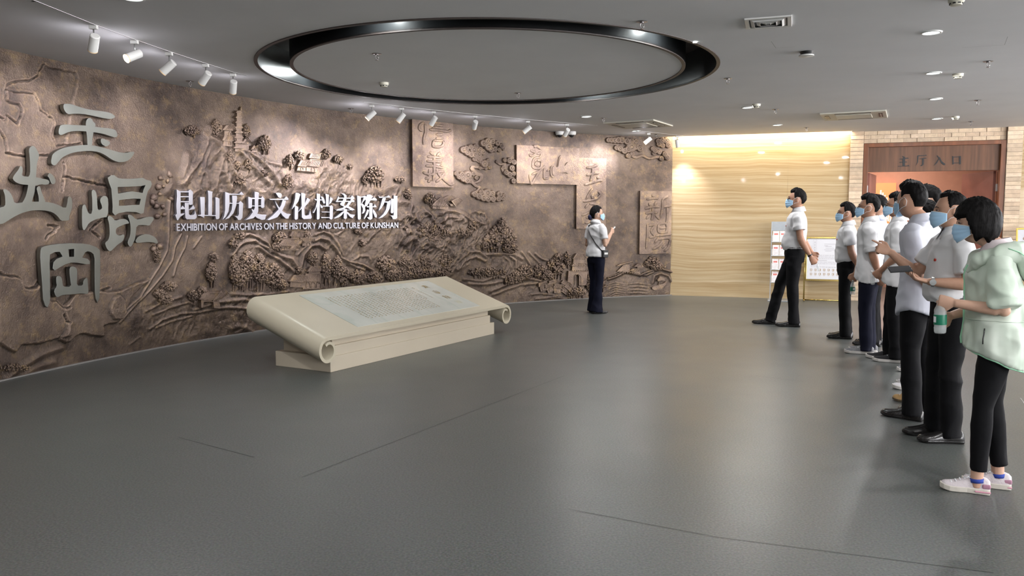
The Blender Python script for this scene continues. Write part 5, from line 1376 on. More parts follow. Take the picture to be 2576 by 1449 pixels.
track('lighting_track', [(-120, -75), (85, 2), (235, 62), (338, 100), (425, 130), (517, 160), (586, 182), (618, 190)], 'pale lighting track in the ceiling along the left relief, carrying five spots')
track('lighting_track', [(916, 257), (1010, 268), (1091, 277), (1195, 288), (1328, 301), (1426, 309), (1500, 316)], 'pale lighting track in the ceiling along the middle of the relief')
track('lighting_track', [(1596, 329), (1640, 333), (1705, 340), (1716, 341)], 'short lighting track in the ceiling near the stone wall corner')


def spot_proto():
    r = empty('track_spotlight')
    b = MB(); b.box(-.03, .03, -.016, .016, -.034, -.006); b.build('adapter', M_white, r, bevel=.003)
    b = MB(); b.lathe([(.006, -.034), (.006, -.105)], 10); b.build('stem', M_steel, r, smooth=True)
    b = MB(); b.lathe([(.030, 0.055), (.036, .050), (.036, -.085), (.030, -.085), (.028, -.075), (.026, .02)], 24); b.build('lamp_head', M_white, r, smooth='auto')
    b = MB(); b.lathe([(.0, -.070), (.027, -.070)], 20, close=False); b.build('lens', M_lens, r)
    b = MB(); b.lathe([(.034, -.0852), (.034, -.088), (.037, -.088), (.037, -.080)], 24, close=False); b.build('warm_rim', pm('warm_edge', (0.85, 0.62, 0.36), 0.4), r)
    return r


proto = spot_proto()
for c in proto.children:
    if 'stem' in c.name or 'adapter' in c.name: continue
SPOTS = [  # base px, aim px on wall (or world point), label, power factor
    ((235, 62), (150, 560), 'white track spotlight on the long left track, nearest of its five', 1.1),
    ((338, 100), Vector((-4.72, 4.5, 1.25)), 'white track spotlight turned to show its glaring lens, second on the left track', .8),
    ((425, 130), (70, 470), 'white track spotlight turned far left, middle one on the left track', 1.0),
    ((517, 160), (330, 470), 'white track spotlight fourth on the left track, tilted slightly left', .8),
    ((586, 184), (560, 540), 'white track spotlight last on the left track, beside the black ring', 1.1),
    ((935, 263), (700, 500), 'white track spotlight first on the middle track, near the ring edge', 1.5),
    ((1010, 270), (800, 560), 'white track spotlight second on the middle track', 1.5),
    ((1091, 279), (960, 520), 'white track spotlight third on the middle track, left of the first inscribed tablet', 1.4),
    ((1195, 290), (1150, 480), 'white track spotlight fourth on the middle track, over the clouds', .9),
    ((1328, 303), (1090, 500), 'white track spotlight fifth on the middle track, left of the twin dome cameras', .9),
    ((1426, 311), (1350, 470), 'white track spotlight last on the middle track, between the dome cameras', .95),
    ((1632, 334), (1480, 480), 'white track spotlight on the short track, near the cloud reliefs', .8),
    ((1704, 341), SP(.30, 0, 1.55), 'white track spotlight at the stone wall corner', .9)]
for i, (bp, aim, lab, pw) in enumerate(SPOTS):
    o = proto if i == 0 else copy_tree(proto)
    base = atz(bp[0], bp[1], ZC)
    tgt = aim if isinstance(aim, Vector) else Vector(wpt(W(*aim)[0], W(*aim)[1] + .30))
    o.location = base
    piv = base + Vector((0, 0, -.125)); d = (tgt - piv).normalized()
    if not isinstance(aim, Vector): d = (d + Vector((0, 0, -.25))).normalized()
    q = d.to_track_quat('-Z', 'Y').to_matrix().to_4x4()
    for c in o.children:
        if c.name.split('.')[0] in ('lamp_head', 'lens', 'warm_rim'):
            c.matrix_local = Matrix.Translation((0, 0, -.125)) @ q
    tag(o, lab, 'spotlight', 'track spotlights')
    light('spot_lamp', 'SPOT', piv + d * .10, E_SPOT * pw, (0.97, 0.93, 1.0), .025, target=tgt, spot=74, blend=.95)
    light('spot_spill', 'POINT', piv + d * .115, 1.1 * pw, (0.93, 0.91, 1.0), .03)

M_dl = em('downlight_lens', (0.93, 1.0, 0.97), 7.0)
dp = empty('downlight')
b = MB(); b.lathe([(.062, -.001), (.063, -.010), (.078, -.008), (.080, 0)], 28, close=False); b.build('bezel', M_white, dp, smooth=True)
b = MB(); b.lathe([(0, -.0015), (.063, -.0015)], 28, close=False); b.build('diffuser', M_dl, dp)
DLS = [((334, -6), 'at the top edge of the photo above the left track'), ((1474, 293), 'nearest the black ring, right of the middle track'), ((1600, 329), 'beside the short track by the corner'), ((1880, 270), 'touching the small smoke detector, right of the ring'),
       ((1955, 314), 'closest to the travertine wall'), ((2343, 81), 'nearest and largest in the right row of four'), ((2348, 183), 'second in the right row of four'), ((2354, 248), 'third in the right row of four'), ((2357, 298), 'farthest in the right row of four, near the entrance')]
for i, (p, lab) in enumerate(DLS):
    o = dp if i == 0 else copy_tree(dp)
    o.location = atz(p[0], p[1], ZC - .0005); tag(o, 'round recessed ceiling downlight ' + lab, 'downlight', 'ceiling downlights')
    light('downlight_lamp', 'AREA', atz(p[0], p[1], ZC - .0135), E_DOWN, (1.0, 0.985, 0.985), .120)
# extra downlights out of view, added as fill for hall and ceiling
for kk, (x, y) in enumerate(((-2.5, 2.2), (0.5, 2.0), (3.6, 2.4), (6.5, 3.0), (-2.0, -1.5), (1.5, -1.8), (5.0, -1.5), (8.8, 6.0), (9.0, 9.5), (-4.0, -0.5), (6.3, 6.0), (3.2, 0.5))):
    o = copy_tree(dp); o.location = (x, y, ZC - .0005); tag(o, 'recessed fill downlight added outside the view, ' + ('over the near end of the relief', 'just ahead of the viewer', 'ahead and right of the viewer', 'far to the right, ahead', 'behind the viewer, left', 'right behind the viewer', 'behind the viewer, right', 'by the right wall, middle', 'by the right wall, far', 'by the left return wall', 'right of the nearest woman', 'right beside the viewer')[kk], 'downlight', 'ceiling downlights')
    light('downlight_lamp', 'AREA', (x, y, ZC - .0135), E_DOWN, (1.0, 0.985, 0.985), .120)
# lamps inside the round channel
for i, (p, dz) in enumerate((((940, 62), 0), ((1716, 98), 0), ((770, 214), 0), ((1490, 252), 0))):
    c = atz(p[0], p[1], ZC); v = (Vector((c.x, c.y)) - RC); ang = math.atan2(v.y, v.x); rm = (RI + RO - .03) / 2
    loc = Vector((RC.x + rm * math.cos(ang), RC.y + rm * math.sin(ang), ZC + .17))
    b = MB(); b.lathe([(0, 0), (.05, 0), (.055, .02)], 20, Matrix.Translation(loc), close=False)
    o = b.build('channel_lamp', M_dl, fix=False); tag(o, 'small lamp inside the black round ceiling channel, %s' % ('near left part', 'near right part', 'far left part', 'far right part')[i], 'lamp')
    light('channel_light', 'AREA', loc + Vector((0, 0, -.012)), E_RING * .22, (0.93, 1, 1), .06)
c = atz(1748, 106, ZC - .004); b = MB(); b.lathe([(0, -.004), (.018, -.004), (.022, .004)], 16, Matrix.Translation(c)); o = b.build('indicator_lamp', M_dl); tag(o, 'tiny bright lamp on the rim of the ceiling ring, right side', 'lamp')

# sprinklers
M_chr = pm('dull_chrome', (0.35, 0.33, 0.33), 0.3, 0.9, var=0.1)
sp = empty('sprinkler')
b = MB(); b.lathe([(.0, -.004), (.042, -.004), (.044, 0)], 20, close=False); b.lathe([(.018, -.004), (.016, -.014)], 14); b.build('escutcheon', M_chr, sp, smooth=True)
b = MB(); b.tube([(.0, 0, -.01), (.014, 0, -.02), (.014, 0, -.038), (.003, 0, -.052)], .003, 6); b.tube([(.0, 0, -.01), (-.014, 0, -.02), (-.014, 0, -.038), (-.003, 0, -.052)], .003, 6); b.lathe([(.004, -.048), (.004, -.055)], 8); b.build('yoke', M_chr, sp, smooth=True)
b = MB(); b.lathe([(.004, -.055), (.016, -.056), (.016, -.058), (.004, -.058)], 14); b.build('deflector', M_chr, sp)
SPR = [((948, 135), 'inside the round ceiling panel, near its left part'), ((1303, 234), 'inside the round ceiling panel, at its far side'), ((478, 204), 'beside the last spotlight of the left track'), ((883, 273), 'just left of the middle track'), ((1615, 54), 'at the near right edge of the black ring'),
       ((1831, 197), 'right of the black ring'), ((1518, 297), 'beside the left ceiling air unit'), ((1652, 338), 'between the two corner spotlights'), ((2486, 154), 'right of the detector, near the right edge'), ((2460, 252), 'third nearest in the right row'), ((2443, 306), 'above the entrance, right of the last detector'),
       ((1951, 275), 'between two downlights left of the right air unit'), ((2029, 321), 'close to the travertine wall by the pilaster')]
for i, (p, lab) in enumerate(SPR):
    o = sp if i == 0 else copy_tree(sp)
    o.location = atz(p[0], p[1], ZC); tag(o, 'small metal fire sprinkler ' + lab, 'sprinkler', 'ceiling sprinklers')
# smoke detectors
M_crm = pm('cream_plastic', (0.62, 0.60, 0.50), 0.45, var=0.02); M_wpl = pm('white_plastic', (0.70, 0.70, 0.68), 0.4, var=0.02); M_blk = pm('black_plastic', (0.015, 0.015, 0.016), 0.35, var=0.1)
def detector(mat, k=1.0):
    r = empty('smoke_detector')
    b = MB(); b.lathe([(.0, -.0), (.052 * k, -.0), (.050 * k, -.025), (.044 * k, -.028), (.036 * k, -.046), (0, -.048)], 24); b.build('housing', mat, r, smooth='auto')
    b = MB()
    for i in range(8):
        M = Matrix.Rotation(i * math.pi / 4, 4, 'Z'); b.box(.034 * k, .0425 * k, -.009, .009, -.040, -.031, M)
    b.build('vent_slot', M_blk, r)
    return r
d1 = detector(M_crm)
for i, (p, lab, mt) in enumerate((((2406, -4), 'cream smoke detector at the top right edge of the photo', 0), ((966, 208), 'cream smoke detector inside the round ceiling panel', 0), ((1903, 262), 'cream smoke detector touching a downlight right of the ring', 0), ((2410, 186), 'white smoke detector right of the second downlight of the row', 1), ((2404, 293), 'white smoke detector right of the farthest downlight of the row', 1))):
    o = d1 if i == 0 else copy_tree(d1)
    o.location = atz(p[0], p[1], ZC); tag(o, lab, 'smoke detector', 'smoke detectors')
b = MB(); M = Matrix.Translation(atz(2029, 130, ZC)); b.lathe([(0, 0), (.06, 0), (.048, -.028), (.0, -.028)], 24, M); o = b.build('ceiling_speaker', M_blk, smooth='auto'); tag(o, 'round black ceiling device with a white disc below, right of the ring', 'speaker')
b = MB(); b.lathe([(0, -.028), (.064, -.030), (.066, -.040), (.0, -.046)], 24, M); b.build('cover_disc', M_wpl, o, smooth='auto')
# dome cameras
for i, (px, lab) in enumerate(((1408, 'left one of the twin white dome cameras near the relief'), (1438, 'right one of the twin white dome cameras near the relief'))):
    c = atz(px, 331, ZC); r = empty('dome_camera', c); tag(r, lab, 'camera', 'twin dome cameras')
    b = MB(); b.lathe([(0, 0), (.075, 0), (.078, -.03), (.066, -.058), (0, -.058)], 28); b.build('housing', M_wpl, r, smooth='auto')
    b = MB(); b.sphere((0, 0, -.055), .045, 18, 12); b.build('dark_dome', M_blk, r, smooth=True)
# square slatted vent
def quad_frame(pxs):
    P = [atz(x, y, ZC) for x, y in pxs]; return P
vp = quad_frame([(1864, 46), (1981, 38), (1999, 62), (1888, 71)])   # near-left, near-right, far-right, far-left
ctr = sum(vp, Vector()) / 4; ux = ((vp[1] - vp[0]) + (vp[2] - vp[3])); ang = math.atan2(ux.y, ux.x); wv_ = ux.length / 2
uy = ((vp[3] - vp[0]) + (vp[2] - vp[1])); wv2 = uy.length / 2
vt = empty('air_vent', (ctr.x, ctr.y, ZC), ang); tag(vt, 'square white slatted ceiling vent right of the black ring', 'vent'); hv = (wv_ + wv2) / 4
b = MB()
b.box(-hv, hv, -hv, -hv + .03, -.012, -.0008); b.box(-hv, hv, hv - .03, hv, -.012, -.0008); b.box(-hv, -hv + .03, -hv + .03, hv - .03, -.012, -.0008); b.box(hv - .03, hv, -hv + .03, hv - .03, -.012, -.0008); b.build('frame', M_white, vt, bevel=.002)
b = MB(); b.box(-hv + .03, hv - .03, -hv + .03, hv - .03, -.0035, -.001); b.build('dark_backing', pm('vent_dark', (0.10, 0.10, 0.10), 0.7), vt)
for k_ in range(4):
    b = MB(); s0 = hv - .04 - k_ * .042; s1 = s0 - .028
    if s1 < .01: s1 = .0
    n = 4; ro = [(-s0, -s0), (s0, -s0), (s0, s0), (-s0, s0)]; ri = [(-s1, -s1), (s1, -s1), (s1, s1), (-s1, s1)]
    b.add([(x, y, -.004) for x, y in ro] + [(x, y, -.020) for x, y in ri] + [(x, y, -.0035) for x, y in ro] + [(x, y, -.017) for x, y in ri], [(i, (i + 1) % 4, 4 + (i + 1) % 4, 4 + i) for i in range(4)] + [(8 + i, 12 + i, 12 + (i + 1) % 4, 8 + (i + 1) % 4) for i in range(4)] + [(4 + i, 4 + (i + 1) % 4, 12 + (i + 1) % 4, 12 + i) for i in range(4)])
    b.build('slat_ring', M_white, vt, fix=False)
# cassette air units
M_ac = pm('beige_plastic', (0.60, 0.58, 0.50), 0.45, var=0.02)
for i, (pxs, lab) in enumerate((([(1517, 305), (1645, 299), (1692, 315), (1570, 324)], 'beige ceiling air unit near the corner of the relief, left one'), ([(2052, 284), (2226, 274), (2236, 294), (2084, 301)], 'beige ceiling air unit above the standing group, right one'))):
    P = quad_frame(pxs); c = sum(P, Vector()) / 4; ux = (P[1] - P[0]) + (P[2] - P[3]); uy = (P[3] - P[0]) + (P[2] - P[1])
    an = math.atan2(ux.y, ux.x); hx = min(.52, ux.length / 4); hy = .42 if i else .45
    r = empty('cassette_air_unit', (c.x, c.y, ZC), an); tag(r, lab, 'air conditioner', 'cassette air units')
    b = MB(); b.box(-hx, hx, -hy, hy, -.022, -.0008); b.build('panel', M_ac, r, bevel=.006)
    b = MB(); b.box(-hx * .55, hx * .55, -hy * .55, hy * .55, -.032, -.022); b.build('intake_grille', M_ac, r, bevel=.005)
    for (x0, x1, y0, y1) in ((-hx * .55, hx * .55, -hy * .86, -hy * .72), (-hx * .55, hx * .55, hy * .72, hy * .86), (-hx * .88, -hx * .76, -hy * .5, hy * .5), (hx * .76, hx * .88, -hy * .5, hy * .5)):
        b = MB(); b.box(x0, x1, y0, y1, -.0265, -.021); b.build('air_outlet', M_blk, r)
        b = MB(); xm, ym = (x0 + x1) / 2, (y0 + y1) / 2
        if x1 - x0 > y1 - y0: b.box(x0 + .01, x1 - .01, ym - .003, ym + .004, -.028, -.0264)
        else: b.box(xm - .003, xm + .004, y0 + .01, y1 - .01, -.028, -.0264)
        b.build('flap', M_ac, r)
# hatch joints in the ceiling
b = MB()
for (p, q_) in (((1940, 104), (1952, 121)), ((1952, 121), (2000, 118)), ((2535, 92), (2527, 113)), ((2527, 113), (2420, 120))):
    a = atz(*p, ZC - .0006); c = atz(*q_, ZC - .0006); d = (c - a).normalized(); n = Vector((-d.y, d.x, 0)) * .0012
    b.add([a - n, c - n, c + n, a + n], [(0, 1, 2, 3)])
b.build('hatch_joint', pm('joint_grey', (0.25, 0.25, 0.25), 0.8), ceiling, fix=False)
# ------------------------------------------------------------------ people
M_skin = [pm('skin_%d' % i, c, 0.5, var=0.06, vs=25, bump=0.08, bs=200, spec=0.4) for i, c in enumerate([(0.50, 0.29, 0.20), (0.40, 0.215, 0.14), (0.58, 0.36, 0.26)])]
M_hair = pm('black_hair', (0.005, 0.0045, 0.0045), 0.62, var=0.4, vs=40, bump=0.3, bs=140, spec=0.12, stretch=(1, 1, 0.15))
M_shirt = pm('white_cotton', (0.68, 0.68, 0.695), 0.8, var=0.015, vs=3, bump=0.9, bs=6, spec=.2, bd=.03, bdet=1.5)
M_shirtb = pm('pale_blue_cotton', (0.54, 0.58, 0.70), 0.8, var=0.015, vs=3, bump=0.9, bs=6, spec=.2, bd=.03, bdet=1.5)
M_blk_c = pm('black_trouser_cloth', (0.0055, 0.0055, 0.0065), 0.8, var=0.1, vs=6, bump=0.8, bs=6, spec=.15, bd=.03, bdet=1.5)
M_nav_c = pm('navy_trouser_cloth', (0.007, 0.008, 0.018), 0.8, var=0.1, vs=6, bump=0.8, bs=6, spec=.15, bd=.03, bdet=1.5)
M_mint = pm('mint_windbreaker', (0.48, 0.61, 0.48), 0.5, var=0.10, vs=3, bump=0.9, bs=6, bd=.035, bdet=1.5, col2=(0.60, 0.65, 0.58))
M_mint2 = pm('mint_piping', (0.36, 0.72, 0.48), 0.5, var=0.05)
M_mask = pm('pale_blue_mask', (0.42, 0.66, 0.90), 0.7, var=0.03, vs=20)
M_wht = pm('white_elastic', (0.82, 0.84, 0.86), 0.7)
M_leath = pm('black_leather', (0.012, 0.011, 0.011), 0.22, var=0.2, vs=20, bump=0.05)
M_eye = pm('dark_eye', (0.02, 0.014, 0.012), 0.15)
M_frame = pm('dark_frame', (0.02, 0.015, 0.015), 0.3)
M_glass = pm('clear_lens', (0.95, 0.95, 0.95), 0.02, var=0.0, trans=1.0, ior=1.05)


def remesh(b, name, mat, parent, voxel=0.008, smooth=3, fold=0.0, fscale=9.0, zc=None, seed=0, sf=0.5):
    me = bpy.data.meshes.new('tmp'); me.from_pydata(b.v, [], b.f)
    bm = bmesh.new(); bm.from_mesh(me); bmesh.ops.recalc_face_normals(bm, faces=bm.faces); bm.to_mesh(me); bm.free()
    o = bpy.data.objects.new('tmp', me); COL.objects.link(o)
    m = o.modifiers.new('r', 'REMESH'); m.mode = 'VOXEL'; m.voxel_size = voxel
    s = o.modifiers.new('s', 'SMOOTH'); s.factor = sf; s.iterations = smooth
    dg = bpy.context.evaluated_depsgraph_get()
    me2 = bpy.data.meshes.new_from_object(o.evaluated_get(dg))
    bpy.data.objects.remove(o)
    n = len(me2.vertices); co = np.zeros(n * 3); me2.vertices.foreach_get('co', co); co = co.reshape(-1, 3)
    if fold:
        nr = np.array([v.vector[:] for v in me2.vertex_normals])
        x, y, z = co[:, 0] * fscale, co[:, 1] * fscale, co[:, 2] * fscale
        w = vnoise(x * .5, y * .5, z * .5, seed + 40)
        f1 = 1 - np.abs(vnoise(x * .8 + z * .6 + w, y * .8 + w, z * 1.1 - x * .7, seed)) * 2
        f2 = vnoise(x * 2.1 + w, y * 2.1, z * 1.3 + x * .9, seed + 3)
        d = fold * (.7 * f1 + .4 * f2)
        if zc is not None: d = d * (0.35 + 0.65 * sm(np.abs(co[:, 2] - zc) / .25))
        co = co + nr * d[:, None]
        me2.vertices.foreach_set('co', co.reshape(-1))
    me2.polygons.foreach_set('use_smooth', [True] * len(me2.polygons))
    me2.materials.clear(); me2.materials.append(mat); me2.name = name; me2.update()
    o = bpy.data.objects.new(name, me2); COL.objects.link(o)
    if parent is not None: o.parent = parent
    return o


def ring(c, rx, ry, n=24, e=2.3, zf=None, rot=0.0):
    out = []
    for i in range(n):
        a = 2 * math.pi * i / n; ca, sa = math.cos(a), math.sin(a)
        x = math.copysign(abs(ca) ** (2 / e), ca) * rx; y = math.copysign(abs(sa) ** (2 / e), sa) * ry
        if rot: x, y = x * math.cos(rot) - y * math.sin(rot), x * math.sin(rot) + y * math.cos(rot)
        out.append(Vector((c[0] + x, c[1] + y, c[2] + (zf(a) if zf else 0))))
    return out


def V(*a): return Vector(a)


def head_pt(a, el, sc=1.0, feat=True, female=False):
    """a azimuth from the front, el elevation; returns point in head frame (front is -y)"""
    dx, dy, dz = math.cos(el) * math.sin(a), -math.cos(el) * math.cos(a), math.sin(el)
    x, y, z = .077 * dx, (.098 if dy > 0 else .092) * dy, .116 * dz
    if z < 0:
        t = min(1, -z / .116)
        x *= 1 - .24 * t * t
        if y > 0: y *= 1 - .42 * t
        else: y *= 1 + .10 * t * (1 - t) - .02 * t
    else:
        x *= 1 - .03 * (z / .116)
    if feat and dy < -.2:
        f = lambda cx, cz, sx, sz: math.exp(-((x - cx) / sx) ** 2 - ((z - cz) / sz) ** 2)
        y -= .005 * f(0, .028, .045, .012)
        y += .009 * (f(.031, .004, .016, .012) + f(-.031, .004, .016, .012))
        if -.048 < z < .022:
            k = (.022 - z) / .062
            y -= (.006 + .018 * k) * math.exp(-(x / (.009 + .006 * k)) ** 2)
        y -= .006 * f(0, -.062, .022, .008) + .006 * f(0, -.098, .020, .012)
        y += .004 * f(0, -.076, .02, .006)
    return V(x, y, z) * sc


def add_head(b, HM, nu=40, nv=30):
    rings = []
    for j in range(1, nv):
        el = -math.pi / 2 + math.pi * j / nv
        rings.append([HM @ head_pt(2 * math.pi * i / nu, el) for i in range(nu)])
    b.loft(rings)
    for s in (-1, 1):
        M = HM @ Matrix.Translation((s * .076, .010, -.006)) @ Matrix.Rotation(s * R(22), 4, 'Z') @ Matrix.Rotation(R(-8), 4, 'X')
        b.sphere((0, 0, 0), (.007, .017, .030), 10, 8, M) if False else b.add([M @ Vector((x * .008, y * .018, z * .031)) for x, y, z in ICO2_V], ICO2_F)


HAIRS = {
    #        front z, side z, back z, top, side thick, back thick
    'short': (.066, .012, -.055, .020, .007, .009),
    'fade': (.070, .030, -.050, .030, .005, .008),
    'crop': (.080, .020, -.055, .012, .005, .007),
    'bob': (.022, -.080, -.115, .030, .026, .030),
    'bun': (.062, .005, -.070, .014, .012, .014),
    'long': (.060, -.06, -.10, .020, .020, .030)}


def hair_mesh(style, HM, parent, seed=0):
    fz, sz, bz, tt, st, bt = HAIRS[style]
    b = MB(); nu, nv = 88, 56; rings = []
    for j in range(1, nv):
        el = -math.pi / 2 + math.pi * j / nv; rg = []
        for i in range(nu):
            a = 2 * math.pi * i / nu
            aa = abs((a + math.pi) % (2 * math.pi) - math.pi)
            p = head_pt(a, el, feat=False)
            if style in ('bob', 'long') and p.z < 0 and aa > 1.0: # fuller below the ears
                q = V(.086 * math.cos(el) * math.sin(a), -.096 * math.cos(el) * math.cos(a), p.z * 1.05)
                k = min(1, (aa - 1.0) / .3); p = p.lerp(q, k)
            if aa < 1.0: lim = fz - .004 * math.cos(aa * 3)
            elif aa < 1.35: lim = fz + (sz - fz) * (aa - 1.0) / .35
            elif aa < 1.95: lim = sz + (.006 if style in ('short', 'fade', 'crop') else 0)
            elif aa < 2.4: lim = sz + (bz - sz) * (aa - 1.95) / .45
            else: lim = bz
            if style in ('short', 'crop', 'fade'): lim -= .022 * math.exp(-((aa - 1.32) / .13) ** 2)
            m = sm(np.array((p.z - lim) / .016)); m = float(m)
            up = max(0, math.sin(el)); side = abs(math.sin(aa))
            th = tt * up ** .7 + (1 - up ** .7) * (st if aa < 2.2 else bt)
            nz = float(vnoise(np.array(a * 7.0 + seed), np.array(el * 9.0), np.array(seed * 1.3)))
            nz2 = float(vnoise(np.array(a * 19.0 + seed), np.array(el * 6.0), np.array(seed * 2.3)))
            th += .004 * nz * (.4 + up) + .002 * nz2
            if style in ('short', 'fade', 'crop') and up > .25 and aa < 1.2: th += .008 * (1 - aa / 1.2)
            if style in ('short', 'fade', 'crop') and aa > 1.0: th = .002 + (th - .002) * float(sm(np.array((p.z - lim) / .07)))
            d = p.normalized()
            rg.append(HM @ (p + d * (th * m - .010 * (1 - m))))
        rings.append(rg)
    b.loft(rings)
    o = b.build('hair', M_hair, parent, smooth=True)
    if style == 'bun':
        b = MB(); b.add([HM @ (Vector((x * .040, y * .034 + .108, z * .046 - .045))) for x, y, z in ICO2_V], ICO2_F); b.build('hair_bun', pm('navy_hair_net', (0.012, 0.014, 0.05), 0.6, bump=.5, bs=150), o, smooth=True)
    if style == 'long':
        b = MB(); rg = []
        for z, w, y, t in ((.02, .07, .085, .03), (-.06, .088, .078, .045), (-.13, .092, .080, .045), (-.20, .10, .095, .04), (-.30, .10, .115, .035), (-.38, .085, .12, .025), (-.43, .06, .12, .012)):
            rg.append([HM @ v for v in ring((0, y, z), w, t, 20)])
        b.loft(rg); b.build('hair_length', M_hair, o, smooth=True)
    return o


def mask_mesh(HM, parent):
    b = MB(); nu, nv = 25, 17; P = []
    for j in range(nv):
        v = j / (nv - 1)
        for i in range(nu):
            u = i / (nu - 1) * 2 - 1; a = u * R(64)
            z = (-.002 - .016 * abs(u) ** 1.6) * (1 - v) + (-.110 + .046 * abs(u) ** 1.5) * v
            r = 1 / math.sqrt((math.sin(a) / .079) ** 2 + (math.cos(a) / .099) ** 2)
            t = min(1, max(0, -z / .116)); r *= 1 - .13 * t * t
            r += .005 + .020 * math.exp(-(a / .42) ** 2) * math.sin(math.pi * min(1, .12 + v * .8)) + .0045 * (((v * 3.6) % 1) - .3) * (1 - u * u) * (1 if .1 < v < .92 else 0)
            P.append(HM @ V(r * math.sin(a), -r * math.cos(a), z))
    b.add(P, [(j * nu + i, j * nu + i + 1, (j + 1) * nu + i + 1, (j + 1) * nu + i) for j in range(nv - 1) for i in range(nu - 1)])
    o = b.build('face_mask', M_mask, parent, smooth=True, fix=False)
    s = o.modifiers.new('s', 'SOLIDIFY'); s.thickness = .002; s.offset = 0
    b = MB(); k = [P[i] for i in range(nu)]; b.tube([p for p in k], .0022, 6); b.tube([P[(nv - 1) * nu + i] for i in range(nu)], .0018, 6)
    for s_, c0, c1 in ((-1, P[0], P[(nv - 1) * nu]), (1, P[nu - 1], P[nv * nu - 1])):
        e0 = HM @ V(s_ * .088, .012, .026); e1 = HM @ V(s_ * .090, .032, .0); e2 = HM @ V(s_ * .082, .020, -.032)
        b.tube([c0, HM @ V(s_ * .081, -.025, .010), e0, e1, e2, HM @ V(s_ * .076, -.015, -.045), c1], .0016, 6)
    b.build('ear_loop', M_wht, o, smooth=True)
    return o


def glasses_mesh(HM, parent):
    b = MB()
    for s in (-1, 1):
        c = V(s * .032, -.104, .002); n = 14
        pts = [HM @ (c + V(.024 * math.cos(2 * math.pi * i / n), .004 * abs(math.cos(2 * math.pi * i / n)), .017 * math.sin(2 * math.pi * i / n))) for i in range(n + 1)]
        b.tube(pts, .0016, 6, cap=False)
        b.tube([HM @ V(s * .055, -.098, .006), HM @ V(s * .078, -.05, .010), HM @ V(s * .082, .012, .010)], .0015, 6)
    b.tube([HM @ V(-.009, -.107, .004), HM @ V(.009, -.107, .004)], .0015, 6)
    g = b.build('glasses', M_frame, parent, smooth=True)
    for s in (-1, 1):
        b = MB(); b.add([HM @ (V(s * .032, -.104, .002) + V(.023 * math.cos(2 * math.pi * i / 14), 0, .016 * math.sin(2 * math.pi * i / 14))) for i in range(14)], [tuple(range(14))]); b.build('lens', M_glass, g, fix=False)
    return g


def add_hand(b, w, d, n, side, curl=0.5, point=False, k=1.0, spread=1.0, thumb=0.5):
    """w wrist, d finger direction, n palm normal (towards the palm side); side +1 left, -1 right"""
    d = d.normalized(); n = (n - d * n.dot(d)).normalized(); t = d.cross(n) * (1 if side > 0 else -1)   # towards the thumb
    def rg(p, hw, ht): return [p + t * (math.cos(2 * math.pi * i / 14) * hw) + n * (math.sin(2 * math.pi * i / 14) * ht) for i in range(14)]
    b.loft([rg(w - d * .03 * k, .024 * k, .019 * k), rg(w, .025 * k, .018 * k), rg(w + d * .03 * k, .036 * k, .017 * k), rg(w + d * .065 * k, .041 * k, .015 * k), rg(w + d * .088 * k, .040 * k, .012 * k), rg(w + d * .095 * k, .034 * k, .008 * k)])
    for i, (off, ln) in enumerate(((.031, .070), (.0105, .078), (-.0105, .073), (-.031, .058))):
        base = w + (d * (.082 - .004 * abs(i - 1)) + t * off) * k
        dd = (d + t * (off * 2.2 * spread)).normalized(); pts = [base - dd * .02, base]; ang = 0
        c = (0.0 if (point and i == 0) else (1.35 if point else curl))
        for f in (.44, .32, .24):
            ang += c * .95
            dv = dd * math.cos(ang) + n * math.sin(ang)
            pts.append(pts[-1] + dv * ln * f * k)
        b.tube(pts, [.0095 * k, .0092 * k, .0084 * k, .0076 * k, .0055 * k], 8)
    base = w + (d * .022 + t * .026) * k
    d1 = (d * .62 + t * .75 + n * .25 * thumb).normalized(); d2 = (d * .8 + t * (.35 - .5 * thumb) + n * .5 * thumb).normalized(); d3 = (d * .85 - t * .3 * thumb + n * .5 * thumb).normalized()
    b.tube([base - d1 * .015, base, base + d1 * .036 * k, base + d1 * .036 * k + d2 * .028 * k, base + d1 * .036 * k + d2 * .028 * k + d3 * .022 * k], [.013 * k, .013 * k, .0105 * k, .0095 * k, .007 * k], 8)


